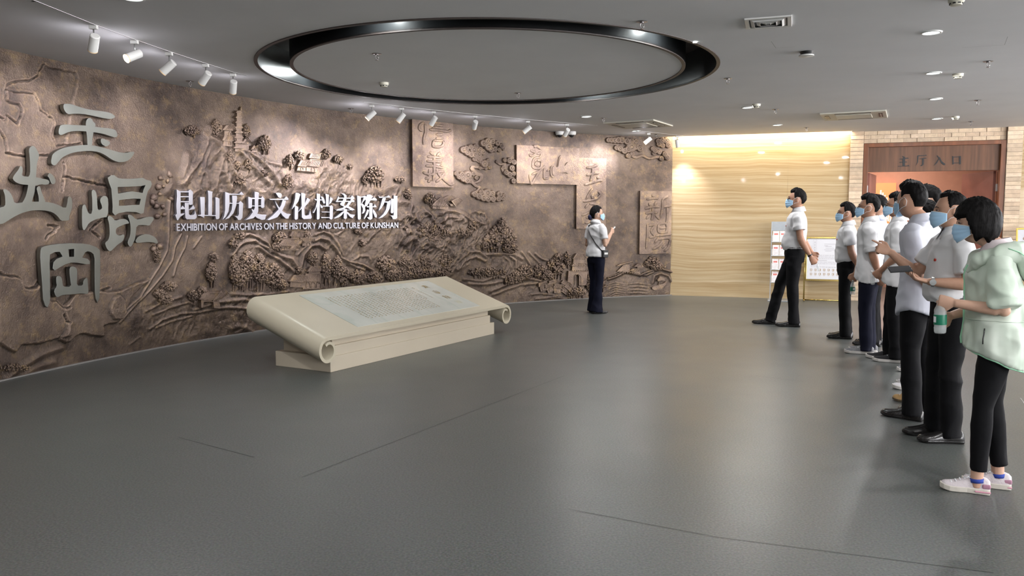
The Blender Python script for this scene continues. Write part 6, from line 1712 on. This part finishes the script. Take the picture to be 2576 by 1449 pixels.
def shoe(parent, pos, yaw, kind, side, k=1.0):
    up = {'dress': M_leath, 'flat': pm('black_flat_leather', (0.012, 0.012, 0.013), .45), 'sneaker_pink': pm('white_pink_knit', (0.66, 0.60, 0.62), .8, var=.08, vs=20, bump=.3, bs=120), 'sneaker_grey': pm('grey_knit', (0.20, 0.20, 0.21), .8, var=.2, vs=40), 'sneaker_black': pm('black_knit', (0.012, 0.012, 0.014), .8), 'sneaker_white': pm('white_canvas', (0.70, 0.68, 0.70), .8), 'boot_tan': pm('tan_suede', (0.42, 0.26, 0.11), .8, var=.15, vs=20)}[kind]
    sl = {'dress': M_leath, 'flat': M_leath, 'sneaker_pink': pm('cream_rubber', (0.66, 0.62, 0.55), .6), 'boot_tan': pm('dark_rubber', (0.10, 0.07, 0.04), .6)}.get(kind, pm('white_rubber', (0.66, 0.63, 0.60), .6))
    M = Matrix.Translation(pos) @ Matrix.Rotation(yaw, 4, 'Z')
    sole_h = .030 if 'sneaker' in kind else .018
    L0, L1 = .075 * k, -.205 * k
    out = [(0.0, .030), (.06, .036), (.25, .036), (.45, .036), (.62, .045), (.80, .046), (.92, .036), (.985, .018), (1, .004)]
    st = [(L0 + (L1 - L0) * t, float(np.interp(t, [q_[0] for q_ in out], [q_[1] for q_ in out])) * k) for t in [i_ / 20 for i_ in range(19)] + [.925, .95, .97, .985, 1]]
    b = MB(); rg = []
    for y, w in st:
        t = (y - L0) / (L1 - L0); lift = .012 * max(0, (t - .75) / .25) ** 1.5
        cx = -side * .006 * math.sin(t * 3.0)
        rg.append([M @ V(cx + sx * w * e, y, z) for sx, z, e in ((-1, lift + .001, .95), (-1, lift + sole_h, 1.03), (1, lift + sole_h, 1.03), (1, lift + .001, .95))])
    if kind == 'dress':
        b.loft(rg)
    else: b.loft(rg)
    so_me = b
    b2 = MB(); rg = []
    hts = {'flat': [(0, .045), (.1, .05), (.2, .03), (.5, .026), (.72, .036), (.86, .036), (.95, .028), (1, .02)]}.get(kind, [(0, .068), (.06, .084), (.20, .094), (.34, .096), (.48, .078), (.62, .064), (.80, .052), (.92, .044), (.98, .032), (1, .020)])
    N = 18
    for i in range(N + 1):
        t = i / N; y = L0 + (L1 - L0) * t * .995
        w = np.interp(t, [o_[0] for o_ in out], [o_[1] for o_ in out]) * k * .97
        h = np.interp(t, [o_[0] for o_ in hts], [o_[1] for o_ in hts]); lift = .012 * max(0, (t - .75) / .25) ** 1.5
        cx = -side * .006 * math.sin(t * 3.0); r_ = []
        for q in range(16):
            a = math.pi * 2 * q / 16; x = math.cos(a); z = math.sin(a)
            top = h - sole_h * .6
            zz = sole_h * .6 + lift + (max(0, z) ** .8 * top if z > 0 else 0)
            nar = 1 - .28 * max(0, z) * (1 if t < .5 else .4)
            r_.append(M @ V(cx + math.copysign(abs(x) ** .8, x) * w * nar, y, zz - (.004 if z < 0 else 0)))
        rg.append(r_)
    b2.loft(rg); o = b2.build('shoe', up, parent, smooth=True)
    so_me.build('sole', sl, o, bevel=.004)
    if 'sneaker' in kind or kind == 'boot_tan':
        b = MB()
        for i in range(5):
            y = -.035 - i * .020; z = .088 - i * .0085
            b.tube([M @ V(-.018, y, z - .006), M @ V(0, y - .004, z), M @ V(.018, y, z - .006)], .0026, 6)
        b.tube([M @ V(0, -.03, .090), M @ V(.03, -.045, .086), M @ V(.015, -.06, .080)], .0022, 6); b.tube([M @ V(0, -.03, .090), M @ V(-.03, -.05, .086)], .0022, 6)
        b.build('laces', M_wht if kind != 'boot_tan' else pm('cream_lace', (.7, .6, .5), .8), o, smooth=True)
    if kind == 'sneaker_pink':
        b = MB(); y = .055
        b.box(-.034, .034, .03, .077, .040, .068, M @ Matrix.Scale(k, 4)); b.build('heel_panel', pm('mauve_knit', (0.42, 0.22, 0.30), .7), o, bevel=.006)
        b = MB(); b.box(-.0375, .0375, -.01, .0775, .014, .024, M @ Matrix.Scale(k, 4)); b.build('sole_stripe', pm('pink_rubber', (0.62, 0.30, 0.38), .6), o, bevel=.003)
    if kind == 'dress':
        b = MB(); b.box(-.030, .030, .012, .070, 0, .020, M @ Matrix.Scale(k, 4)); b.build('heel', M_leath, o, bevel=.003)
    return o


def person(label, xy, face, Ht, **o):
    g = o.get
    s = Ht / 1.70; fem = g('female', False); vox = g('voxel', .008)
    f = Vector(face).normalized(); th = math.atan2(f.x, -f.y)
    lean = g('lean', 0.0)          # metres per metre above the hip, + is backwards
    shw = .150 if fem else .172
    skin = M_skin[g('skin', 0)]
    sp = lambda p: V(p[0], p[1] + lean * max(0.0, p[2] - .93), p[2])       # spine offset
    hipy = g('hipy', 0.0)
    feet = g('feet', ((.085, .0, 0.05), (-.085, .02, -.05)))       # (x, y, yaw) left, right
    # head
    nk = sp((0, .012, 1.455)); hc = sp((0, -.008 + g('headf', 0), 1.585))
    HM = Matrix.Scale(s, 4) @ Matrix.Translation(hc) @ Matrix.Rotation(g('hyaw', 0), 4, 'Z') @ Matrix.Rotation(g('hpitch', 0), 4, 'X') @ Matrix.Rotation(g('hroll', 0), 4, 'Y') @ Matrix.Scale(1.04 if fem else 1.06, 4)
    B = MB(); S_ = lambda p: p * s
    add_head(B, HM)
    B.tube([S_(sp((0, .02, 1.36))), S_(nk), S_(hc + V(0, .012, -.07)), S_(hc + V(0, .01, -.01))], [.062 * s, (.050 if fem else .057) * s, (.049 if fem else .056) * s, .05 * s], 16)
    tr = [(.86, 0, .145, .095), (.95, 0, .150, .10), (1.05, 0, .128, .088), (1.2, 0, .145, .10), (1.33, 0, .15, .095), (1.40, .008, .11, .07), (1.45, .015, .05, .05)]
    B.loft([[S_(v + V(0, (1 if z > .93 else 0) * 0, 0)) for v in ring(sp((0, y + hipy, z)), rx * (.9 if fem else 1), ry, 20)] for z, y, rx, ry in tr])
    legs = []
    for i, sd in ((0, 1), (1, -1)):
        fx, fy, yaw = feet[i]
        hip = V(sd * .085, hipy, .90); ank = V(fx, fy, .085)
        kn = (hip + ank) * .5 + V(sd * .004, -.022 - g('knee', 0), .03)
        legs.append((hip, kn, ank))
        B.tube([S_(hip), S_(kn), S_(ank), S_(ank - V(0, 0, .05))], [.07 * s, .047 * s, .034 * s, .031 * s], 12)
    arms = []
    dfl = {'ua': (.10, .10, -1), 'fa': (.0, -.10, -1), 'n': (-1, 0, 0), 'curl': .35}
    for sd, key in ((1, 'armL'), (-1, 'armR')):
        a = dict(dfl); a.update(g(key, {}))
        mir = lambda v: V(v[0] * sd, v[1], v[2])
        sh = sp((sd * shw, .005, 1.375)); ua = mir(a['ua']).normalized(); fa = mir(a['fa']).normalized()
        el = sh + ua * .285; wr = el + fa * .245
        n = mir(a['n']); hd = mir(a['hd']) if 'hd' in a else fa
        B.tube([S_(sh), S_(sh + ua * .14), S_(el - ua * .045), S_(el + (fa - ua) * .012), S_(el + fa * .045), S_(el + fa * .09), S_(wr - fa * .03), S_(wr)], [(.040 if fem else .045) * s, (.040 if fem else .045) * s, (.035 if fem else .040) * s, (.037 if fem else .042) * s, (.037 if fem else .043) * s, (.035 if fem else .041) * s, .027 * s, .025 * s], 14)
        B.sphere(S_(el), (.0345 if fem else .0395) * s)
        add_hand(B, S_(wr), hd, n, sd, a['curl'], a.get('point', False), .92 * s if fem else s, 1.0, a.get('thumb', .5))
        arms.append((S_(sh), S_(el), S_(wr), hd.normalized(), n, ua, fa))
    root = remesh(B, 'person', skin, None, voxel=vox, smooth=2, sf=.35)
    root.location = (xy[0], xy[1], 0); root.rotation_euler = (0, 0, th)
    tag(root, label, 'person', 'people looking at the relief' if g('grp', True) else None)
    # face details
    for sd in (-1, 1):
        b = MB(); b.add([HM @ (V(sd * .031, -.0845, .003) + V(x * .0125, y * .006, z * .0042)) for x, y, z in ICO2_V], ICO2_F); ey = b.build('eye', pm('eye_white', (.34, .29, .27), .4), root, smooth=True)
        b = MB(); b.add([HM @ (V(sd * .030, -.0880, .003) + V(x * .0058, y * .0040, z * .0046)) for x, y, z in ICO2_V], ICO2_F); b.build('iris', M_eye, ey, smooth=True)
        b = MB(); b.tube([HM @ V(sd * .018, -.0900, .003), HM @ V(sd * .030, -.0935, .0078), HM @ V(sd * .045, -.0860, .004)], .0014, 6); b.build('eyelid', M_eye, ey, smooth=True)
        b = MB(); b.tube([HM @ V(sd * .014, -.0955, .022), HM @ V(sd * .032, -.0935, .027), HM @ V(sd * .050, -.083, .022)], [.002 * s, .0032 * s, .0015 * s], 6); b.build('eyebrow', M_hair, root, smooth=True)
    b = MB(); b.tube([HM @ V(-.022, -.0925, -.066), HM @ V(0, -.099, -.063), HM @ V(.022, -.0925, -.066)], [.002 * s, .0055 * s, .002 * s], 8); b.build('lips', pm('lips', (.38, .16, .13), .5), root, smooth=True)
    hair_mesh(g('hair', 'short'), HM, root, g('seed', 1))
    if g('mask', True): mask_mesh(HM, root)
    if g('glasses'): glasses_mesh(HM, root)
    # shirt
    cloth = g('cloth', M_shirt); tuck = g('tuck', False); belly = g('belly', 0.0)
    w = .90 if fem else 1.0
    hem = g('hem', .80); hf = g('hemf', lambda a: .03 * math.cos(2 * a) * -1)
    rows = ([(hem, 0, .190, .150), (hem + .08, 0, .186, .146)] if not tuck else [(.96, 0, .148, .112), (1.005, 0, .168, .128)])
    rows += [(1.08, 0, .166, .122), (1.18, -.003, .170, .122), (1.28, -.004, .180, .124), (1.355, .0, .186, .112), (1.400, .006, .152, .088), (1.428, .012, .092, .070), (1.45, .014, .062, .062)]
    B = MB(); ex = g('ease', 1.0); R_ = []
    for i, (z, y, rx, ry) in enumerate(rows):
        bb = belly * math.exp(-((z - 1.06) / .12) ** 2)
        wz = w * (ex if z < 1.35 else 1)
        if fem and abs(z - 1.08) < .05: wz *= .93
        if i == 0 and not tuck: R_.append([S_(v) for v in ring(sp((0, y - bb * .5 + hipy, z)), rx * wz, ry * ex + bb * .5, 32, 2.2, hf)])
        else: R_.append([S_(v) for v in ring(sp((0, y - bb * .5 + hipy * (1 if z < 1.0 else .7 if z < 1.1 else .2), z)), rx * wz, ry * (ex if z < 1.35 else 1) + bb * .5, 32, 2.2)])
    B.loft(R_)
    slen = g('sleeve', .62); sr = g('sleever', .070)
    cuffs = []
    for i, (sh, el, wr, hd, n, ua, fa) in enumerate(arms):
        L = (el - sh).length
        pts = [sh - ua * .02 * s + V(-(1 if i == 0 else -1) * .04 * s, 0, .0), sh + ua * .03 * s]
        if slen <= 1: pts += [sh + (el - sh) * slen * .6, sh + (el - sh) * slen]; rr = [.060, .066 * w, sr * w, (sr + .001) * w]
        else: pts += [sh + (el - sh) * .6, el, el + (wr - el) * (slen - 1)]; rr = [.060, .066 * w, sr * w, sr * .92 * w, sr * .86 * w]
        B.tube([Vector(p) for p in pts], [r_ * s for r_ in rr], 18)
        cuffs.append((pts[-2], pts[-1], rr[-1] * s))
    if g('cuffw', .012) > .02:
        for a, c, r_ in cuffs:
            d = (c - a).normalized(); B.tube([c - d * g('cuffw'), c - d * g('cuffw') * .9, c - d * .002, c + d * .003], [r_, r_ + .007, r_ + .008, r_ + .003], 22)
    sh_o = remesh(B, g('topname', 'shirt'), cloth, root, voxel=.0085, smooth=2, fold=g('fold', .008), fscale=9.5 / s, seed=g('seed', 1) * 7)
    # collar
    if g('collar', True):
        b = MB(); n = 28; P = []
        for i in range(n + 1):
            a = R(-164) + R(328) * i / n   # 0 = back
            fr = abs(a) / R(164)
            x, y = math.sin(a), math.cos(a)
            c = sp((0, .012, 1.0)); dz = -.030 * fr ** 1.5
            pt = .022 * max(0, (fr - .72) / .28)
            for rr, z in ((.063, 1.488 + dz), (.067, 1.502 + dz), (.079, 1.476 + dz - pt * .3), (.091 + pt * .6, 1.444 + dz - pt)):
                P.append(S_(V(x * rr * 1.02, .012 + y * rr + lean * .53, z)))
        b.add(P, [(i * 4 + k, i * 4 + k + 1, (i + 1) * 4 + k + 1, (i + 1) * 4 + k) for i in range(n) for k in range(3)])
        c_o = b.build('collar', g('collarm', cloth), sh_o, smooth='auto', fix=False)
        m = c_o.modifiers.new('s', 'SOLIDIFY'); m.thickness = .003; m.offset = 0
    # trousers
    pant = g('pants', M_blk_c); pk = g('pant', 'straight')
    B = MB(); pw = .93 if fem else 1.0
    up = 1.0 if tuck else .95
    prow = [(.80, .150, .105), (.86, .165, .118), (.93, .166, .120), (up, .156, .115)]
    if not tuck: prow = [(z, rx * .95, ry * .93) for z, rx, ry in prow]
    if pk == 'skinny': prow = [(.82, .145, .105), (.88, .158, .115), (.95, .15, .11)]
    B.loft([[S_(v) for v in ring((0, hipy + lean * max(0, z - .93), z), rx * pw, ry * pw, 28)] for z, rx, ry in prow])
    rad = {'straight': (.092, .092, .070, .066, .064, .068), 'flare': (.088, .082, .058, .062, .085, .098), 'skinny': (.086, .084, .057, .057, .047, .046)}[pk]
    for hip, kn, ank in legs:
        hh = V(hip.x * .98, hip.y, .88)
        end = ank + V(0, .004, {'straight': -.048, 'flare': -.060, 'skinny': .050}[pk])
        B.tube([S_(hh), S_(hh.lerp(kn, .35)), S_(kn), S_(kn.lerp(end, .35)), S_(kn.lerp(end, .8)), S_(end)], [r_ * s for r_ in rad], 20)
    tr_o = remesh(B, 'trousers', pant, root, voxel=.010, smooth=2, fold=.009 if pk != 'skinny' else .003, fscale=7, zc=.65 if pk != 'skinny' else None, seed=g('seed', 1))
    if tuck:
        b = MB(); R1 = ring(S_(sp((0, hipy, .985))), .1635 * s, .1225 * s + belly * .2, 32); R2 = ring(S_(sp((0, hipy, 1.02))), .1635 * s, .1225 * s + belly * .2, 32)
        b.loft([R1, R2]); bl = b.build('belt', M_leath, root, smooth='auto')
        b = MB(); b.box(-.022, .022, -(.130 * s + belly * .2) + hipy * s, -(.118 * s + belly * .2) + hipy * s, .983 * s, 1.022 * s); b.build('belt_buckle', M_steel, bl, bevel=.003)
    # shoes
    kind = g('shoes', 'dress')
    for i, sd in ((0, 1), (1, -1)):
        fx, fy, yaw = feet[i]
        shoe(root, (fx * s, fy * s, 0), yaw, kind, sd, (.93 if fem else 1.07) * s)
    if pk == 'skinny':
        for i in (0, 1):
            fx, fy, yaw = feet[i]; b = MB(); b.tube([(fx * s, (fy + .002) * s, .060), (fx * s, fy * s, .080)], [.039 * s, .038 * s], 14); b.build('sock', pm('blue_sock', (.03, .06, .32), .8), root, smooth=True)
    if g('badge'):
        b = MB(); ok, c_, n_, i_ = sh_o.closest_point_on_mesh(S_(sp((.085, -.22, 1.265))))
        Mb = Matrix.Translation(c_) @ n_.to_track_quat('Z', 'Y').to_matrix().to_4x4()
        b.lathe([(.0, -.002), (.009, -.002), (.009, .006), (.0, .007)], 14, Mb); bd = b.build('badge', pm('red_enamel', (.45, .02, .015), .3), root)
        b = MB(); b.lathe([(.0, .007), (.004, .009), (.0, .0095)], 10, Mb); b.build('badge_emblem', M_gold, bd)
        if g('pocket'):
            pass
    root['_'] = 0; del root['_']
    return root, arms, HM, s


def to_world(root, v):
    c, s_ = math.cos(root.rotation_euler.z), math.sin(root.rotation_euler.z)
    return Vector((root.location.x + v.x * c - v.y * s_, root.location.y + v.x * s_ + v.y * c, v.z))


def foot_xy(px, py):
    p = atz(px, py, 0); return (p.x, p.y)


def water_bottle(label, top, d, scale=1.0, green=True):
    """plastic bottle hanging from its cap at top along direction d"""
    r = empty('water_bottle', top)
    tag(r, label, 'bottle')
    M = d.to_track_quat('-Z', 'Y').to_matrix().to_4x4() @ Matrix.Scale(scale, 4)
    mp = pm('clear_plastic', (0.80, 0.85, 0.85), .08, var=0, alpha=.32)
    b = MB(); b.lathe([(.013, -.012), (.014, -.02), (.022, -.045), (.031, -.065), (.032, -.075), (.0305, -.082), (.032, -.09), (.032, -.15), (.030, -.157), (.032, -.165), (.030, -.190), (.026, -.197), (0, -.192)], 24, M, close=False); b.build('bottle_body', mp, r, smooth=True)
    b = MB(); b.lathe([(0, .004), (.014, .003), (.015, -.002), (.015, -.013), (.0, -.013)], 18, M, close=False); b.build('cap', M_wpl, r, smooth='auto')
    if green:
        b = MB(); b.lathe([(.0325, -.092), (.0328, -.094), (.0328, -.146), (.0325, -.148)], 24, M, close=False); lb = b.build('label_band', pm('green_label', (.01, .16, .09), .4), r, smooth=True)
        b = MB(); b.add([M @ Vector((.0333 * math.cos(a), .0333 * math.sin(a), z)) for a in (R(-110), R(-95), R(-80), R(-65)) for z in (-.102, -.135)], [(0, 1, 3, 2), (2, 3, 5, 4), (4, 5, 7, 6)]); b.build('white_patch', M_wht, lb, fix=False)
    return r


def add_watch(root, arm, mat, frac=.9, r=.030, name='wrist_watch', dial=True):
    sh, el, wr, hd, n, ua, fa = arm
    c = el.lerp(wr, frac); d = (wr - el).normalized()
    b = MB(); b.tube([c - d * .009, c - d * .0085, c + d * .0085, c + d * .009], [r * .94, r, r, r * .94], 20); o = b.build(name, mat, root, smooth='auto')
    if dial:
        s_ = d.cross(V(0, 0, 1)).normalized()
        q = (-s_ if s_.x < 0 else s_)
        M = Matrix.Translation(c + q * (r - .002)) @ q.to_track_quat('Z', 'X').to_matrix().to_4x4()
        b = MB(); b.lathe([(0, 0), (.019, 0), (.019, .009), (.0, .010)], 20, M); b.build('watch_dial', pm('silver_dial', (.6, .62, .62), .25, .6), o, smooth='auto')
    return o


PX_ = lambda *a: a
# woman guide in front of the relief
wl = person('young woman with a bun and white blouse, standing alone close to the relief', foot_xy(1498, 787), (.80, .60), 1.60, female=True, hair='bun', skin=2, voxel=.007,
    armR={'ua': (.22, -.02, -1), 'fa': (-.12, -.62, .75), 'n': (-1, 0, .1), 'curl': .9}, armL={'ua': (.12, .08, -1), 'fa': (-.1, -.75, .4), 'curl': .8},
    hyaw=R(-28), hpitch=R(-4), pants=M_nav_c, pant='flare', shoes='flat', hem=.90, hemf=lambda a: .012 * math.sin(a), seed=2, feet=((.09, -.03, .1), (-.085, .05, -.35)), sleeve=.66, sleever=.066, grp=False)
# leaning man beside the travertine
pa = person('man in tucked white shirt leaning back with one foot forward, hands behind his back', foot_xy(2000, 820), (-.95, .33), 1.79, hair='short', glasses=True, tuck=True, belly=.045, lean=-.025, badge=True, voxel=.007,
    armL={'ua': (.10, .14, -1), 'fa': (-.12, .50, -.85), 'n': (-1, -.2, 0), 'curl': .7}, armR={'ua': (.08, .2, -1), 'fa': (-.5, .5, -.7), 'n': (-1, 0, 0), 'curl': .6},
    feet=((.09, -.02, .05), (-.09, -.31, .0)), knee=.0, hipy=-.03, sleeve=.60, sleever=.072, skin=1, seed=3, hpitch=R(-6))
m2 = person('shorter man with glasses and black belt, next right of the notice stand', foot_xy(2125, 850), (-.93, .36), 1.59, lean=-.03, hair='short', glasses=True, tuck=True, belly=.03, badge=True,
    armL={'ua': (.10, .16, -1), 'fa': (-.2, .45, -.85)}, armR={'ua': (.10, .16, -1), 'fa': (-.2, .45, -.85)}, sleeve=.66, skin=1, seed=4, hpitch=R(-4))
m3b = person('man in pale blue shirt mostly hidden behind the man in grey sneakers', foot_xy(2196, 868), (-.9, .43), 1.66, cloth=M_shirtb, hair='short', mask=True, seed=5, voxel=.009)
m3 = person('man with rolled sleeves, untucked white shirt and grey sneakers', foot_xy(2180, 888), (-.88, .5), 1.645, lean=-.04, hair='fade', glasses=True, pants=M_nav_c, shoes='sneaker_grey', sleeve=.93, sleever=.066, cuffw=.045, hem=.80, seed=6, skin=1,
    armL={'ua': (.10, .20, -1), 'fa': (-.25, .25, -.95)}, armR={'ua': (-.05, -.28, -1), 'fa': (.0, -.28, -.95), 'n': (1, 0, 0), 'curl': .8}, hyaw=R(6), hpitch=R(-5))
m4 = person('man with glasses and clasped hands, half hidden left of the tall man', foot_xy(2249, 908), (-.88, .48), 1.655, lean=-.03, hair='short', glasses=True, shoes='sneaker_black', sleeve=.9, sleever=.066, cuffw=.03, seed=7, skin=1,
    armL={'ua': (.05, .05, -1), 'fa': (-.38, -.62, -.62), 'n': (-1, .2, 0), 'curl': .8}, armR={'ua': (.05, .05, -1), 'fa': (-.38, -.62, -.62), 'n': (-1, .2, 0), 'curl': .8}, feet=((.09, .02, .0), (-.09, -.06, 0)), hyaw=R(4), hpitch=R(-3))
h12 = person('person in grey sneakers hidden behind the tall man in the row', foot_xy(2318, 934), (-.87, .48), 1.60, hair='short', shoes='sneaker_grey', seed=8, voxel=.010)
gl = person('man with glasses seen between the tall man and the pointing man', foot_xy(2316, 978), (-.88, .47), 1.67, hair='short', glasses=True, shoes='sneaker_white', seed=9, voxel=.009)
lh = person('woman with long black hair behind the tall man, in tan boots', foot_xy(2312, 1010), (-.75, .66), 1.54, female=True, hair='long', shoes='boot_tan', seed=10, voxel=.009, pants=M_blk_c, cloth=pm('black_blouse', (.03, .03, .035), .7))
tall = person('tall young man in untucked pale shirt seen from behind, thick wavy black hair', foot_xy(2313, 1052), (-.66, .75), 1.655, lean=-.11, headf=-.045, hipy=-.03, hair='fade', cloth=pm('lavender_white_cotton', (.61, .625, .70), .8, var=.015, vs=3, bump=0.9, bs=6, spec=.2, bd=.03, bdet=1.5), sleeve=.85, sleever=.070, hem=.79, voxel=.006,
    armL={'ua': (.10, .25, -1), 'fa': (-.45, .40, -.8)}, armR={'ua': (.10, .25, -1), 'fa': (-.45, .40, -.8)}, seed=11, skin=0, hyaw=R(-12), feet=((.09, -.02, .05), (-.09, .02, -.05)), hemf=lambda a: -.035 * math.cos(2 * a + math.pi) - .01)
pt = person('older man in white shirt with red badge, pointing ahead while holding a phone', foot_xy(2376, 1104), (-.97, .12), 1.575, lean=-.03, hair='crop', tuck=True, belly=.05, badge=True, voxel=.0050, skin=0,
    armL={'ua': (.24, .10, -1), 'fa': (-.35, -.93, .05), 'n': (0, .1, 1), 'curl': .45, 'thumb': .9, 'hd': (-.1, -1, .22)}, armR={'ua': (.05, -.55, -.85), 'fa': (.05, -.72, .62), 'n': (1, .2, -.4), 'point': True, 'hd': (-.0, -.93, .36)},
    feet=((.10, .0, .0), (-.10, -.03, 0)), sleeve=.72, sleever=.076, seed=12, hyaw=R(-8), hroll=R(0))
gr = person('short haired woman in mint hooded jacket and black skinny trousers, nearest to the camera', foot_xy(2486, 1234), (-.90, .42), 1.50, female=True, hair='bob', voxel=.0050, skin=2, pants=M_blk_c, pant='skinny', shoes='sneaker_pink',
    cloth=M_mint, topname='jacket', sleeve=.92, sleever=.085, cuffw=.03, hem=.82, hemf=lambda a: (-.02 - .075 * math.sin(a)), ease=1.16, fold=.014, headf=-.08, lean=-.06, belly=0.01, collarm=pm('pale_pink_collar', (.74, .66, .68), .8),
    armL={'ua': (.16, .12, -1), 'fa': (-.12, -1.0, .12), 'n': (-1, 0, 0), 'curl': 1.0, 'thumb': .9}, armR={'ua': (.10, -.05, -1), 'fa': (-.55, -.8, -.25), 'n': (-1, 0, 0), 'curl': .8}, feet=((.08, -.07, .0), (-.08, .055, -.03)), seed=13, hpitch=R(3))
# ------------------------------------------------------------------ clothing extras and held things
def snap(o, pts, off=.002):
    out = []
    for p in pts:
        ok, c, n, i = o.closest_point_on_mesh(p)
        out.append(c + n * off if ok else Vector(p))
    return out


def part_of(root, nm):
    return [c for c in root.children if c.name.split('.')[0] == nm][0]


# jacket hood, zip, piping, cord
root, arms, HM, s = gr
JK = part_of(root, 'jacket')
b = MB()
for (c, r_) in (((0, .135, 1.365), (.160, .075, .110)), ((0, .175, 1.285), (.115, .055, .075)), ((0, .10, 1.43), (.11, .06, .05))):
    b.add([V((c[0] + x * r_[0]), (c[1] + y * r_[1]), (c[2] + z * r_[2])) * s for x, y, z in ICO2_V], ICO2_F)
for sd in (-1, 1):
    b.tube([V(sd * .03, .10, 1.43) * s, V(sd * .115, .06, 1.425) * s, V(sd * .145, -.02, 1.405) * s, V(sd * .120, -.115, 1.375) * s, V(sd * .07, -.165, 1.30) * s], [.055 * s, .058 * s, .050 * s, .038 * s, .014 * s], 12)
hood = remesh(b, 'hood', M_mint, root, voxel=.009, smooth=5, fold=.012, fscale=9, seed=77)
b = MB()
b.tube(snap(hood, [V(.2, .03, 1.46) * s, V(.22, .10, 1.42) * s, V(.2, .17, 1.36) * s, V(.15, .22, 1.30) * s, V(.08, .26, 1.26) * s]), .0025, 6); b.build('hood_seam', M_mint2, hood, smooth=True)
hy = lambda a: (-.02 - .075 * math.sin(a))
b = MB(); P = [v * s for v in ring(V(0, -.0, .82 - .018) + V(0, 0.002, 0), .178 * .9 * 1.16 + .004, .130 * 1.16 + .006, 48, 2.2, hy)]
P = snap(JK, P, .001); b.tube(P + [P[0]], .0050, 8, cap=False); pip = b.build('hem_piping', M_mint2, root, smooth=True)
b = MB(); b.tube(snap(JK, [V(.006, -.25, z) * s for z in (.80, .86, .92, .97, 1.03, 1.08, 1.13, 1.18, 1.23, 1.28, 1.33, 1.37)], .001), .0060, 8); b.build('zip', M_mint2, root, smooth=True)
b = MB(); b.tube(snap(JK, [V(.2, -.09, z) * s for z in (.90, .93, .96, .99)]), .0028, 8); b.build('pocket_zip', M_blk, root, smooth=True)
P = [v * s for v in ring(V(0, -.0, 1.03), .166 * .9 * 1.16 - .000, .126 * 1.16 + .001, 40, 2.2)]
b = MB(); P = snap(JK, P, .001); b.tube(P + [P[0]], .0035, 8, cap=False); b.build('waist_cord', M_mint, root, smooth=True)
b = MB(); b.tube([V(.05, .168, .78) * s, V(.05, .235, .70) * s, V(.05, .262, .60) * s, V(.05, .225, .535) * s, V(.05, .165, .53) * s, V(.05, .13, .58) * s], .0028, 6); b.build('loose_cord', pm('pale_cord', (.65, .62, .60), .7), root, smooth=True)
# bottle in her hand
hw = arms[0][2] + arms[0][3] * .075 * s
water_bottle('clear water bottle with green label held by the mint-jacketed woman', to_world(root, hw + V(-.012, 0, .015)), Vector((.03, 0, -1)), .93)
# pointing man: watch and phone
root, arms, HM, s = pt
add_watch(root, arms[0], M_steel, .88, .031)
sh, el, wr, hd, n, ua, fa = arms[0]
c = wr + hd * .165 * s + V(-.01, 0, .042)
ph = empty('mobile_phone', to_world(root, c), root.rotation_euler.z)
tag(ph, 'black mobile phone lying in the pointing man\'s left hand', 'phone')
M = Matrix.Rotation(R(4), 4, 'X') @ Matrix.Rotation(R(26), 4, 'Y')
b = MB(); b.box(-.034, .034, -.080, .055, -.004, .005, M); b.build('phone_body', M_blk, ph, bevel=.003)
b = MB(); b.box(-.031, .031, -.076, .051, .005, .0056, M); b.build('screen', pm('phone_glass', (.02, .02, .024), .08), ph)
# shirt pocket line of the pointing man
# leaning man: wrist band and bottle
root, arms, HM, s = pa
add_watch(root, arms[0], M_blk, .92, .031, 'wrist_band', False)
water_bottle('crumpled clear bottle held behind the leaning man\'s back', to_world(root, arms[0][2] + arms[0][3] * .10 * s + V(-.01, .03, .0)), Vector((.25, .1, -1)), .5, False)
root, arms, HM, s = m3
water_bottle('small green-labelled bottle hanging from the hand of the man in grey sneakers', to_world(root, arms[1][2] + arms[1][3] * .085 * s), Vector((0, 0, -1)), .8)
root, arms, HM, s = m4
water_bottle('clear bottle in the clasped hands of the half hidden man', to_world(root, arms[0][2] + arms[0][3] * .10 * s + V(-.02, -.02, .05)), Vector((.2, .2, -1)), .7, False)
# guide's pouch and phone
root, arms, HM, s = wl
c = V(-.178, -.02, .955) * s
bg = empty('belt_pouch', to_world(root, c), root.rotation_euler.z); tag(bg, 'small black pouch on a strap worn by the woman at the relief', 'pouch')
b = MB(); b.box(-.030, .030, -.052, .052, -.055, .055); b.build('pouch_body', M_blk, bg, bevel=.008)
b = MB(); b.box(-.034, -.030, -.035, .035, -.01, .02); b.build('pouch_clip', M_steel, bg, bevel=.002)
b = MB(); cl = lambda p: V(*p) * s - c
P = [(-.175, .03, 1.0), (-.13, .105, 1.09), (-.03, .135, 1.22), (.06, .125, 1.33), (.10, .075, 1.42), (.105, .0, 1.432), (.08, -.09, 1.35), (-.02, -.135, 1.2), (-.12, -.125, 1.08), (-.172, -.055, 1.0)]
SHT = part_of(root, 'shirt'); pts = [q - c for q in snap(SHT, [V(*P[0]) * s + (V(*P[min(i_ + 1, len(P) - 1)]) - V(*P[0])) * 0 for i_ in range(1)] + [V(*p) * s for p in P[1:]], .004)]
b.tube(pts, [.011] * len(pts), 8, ell=.28); b.build('shoulder_strap', M_blk, bg, smooth=True)
sh, el, wr, hd, n, ua, fa = arms[1]
d = empty('handheld_remote', to_world(root, wr + hd * .08 * s), root.rotation_euler.z); tag(d, 'small white device held up by the woman at the relief', 'device')
b = MB(); M = Matrix.Rotation(R(-40), 4, 'X'); b.box(-.011, .011, -.05, .05, -.007, .007, M); b.build('casing', M_wpl, d, bevel=.004)
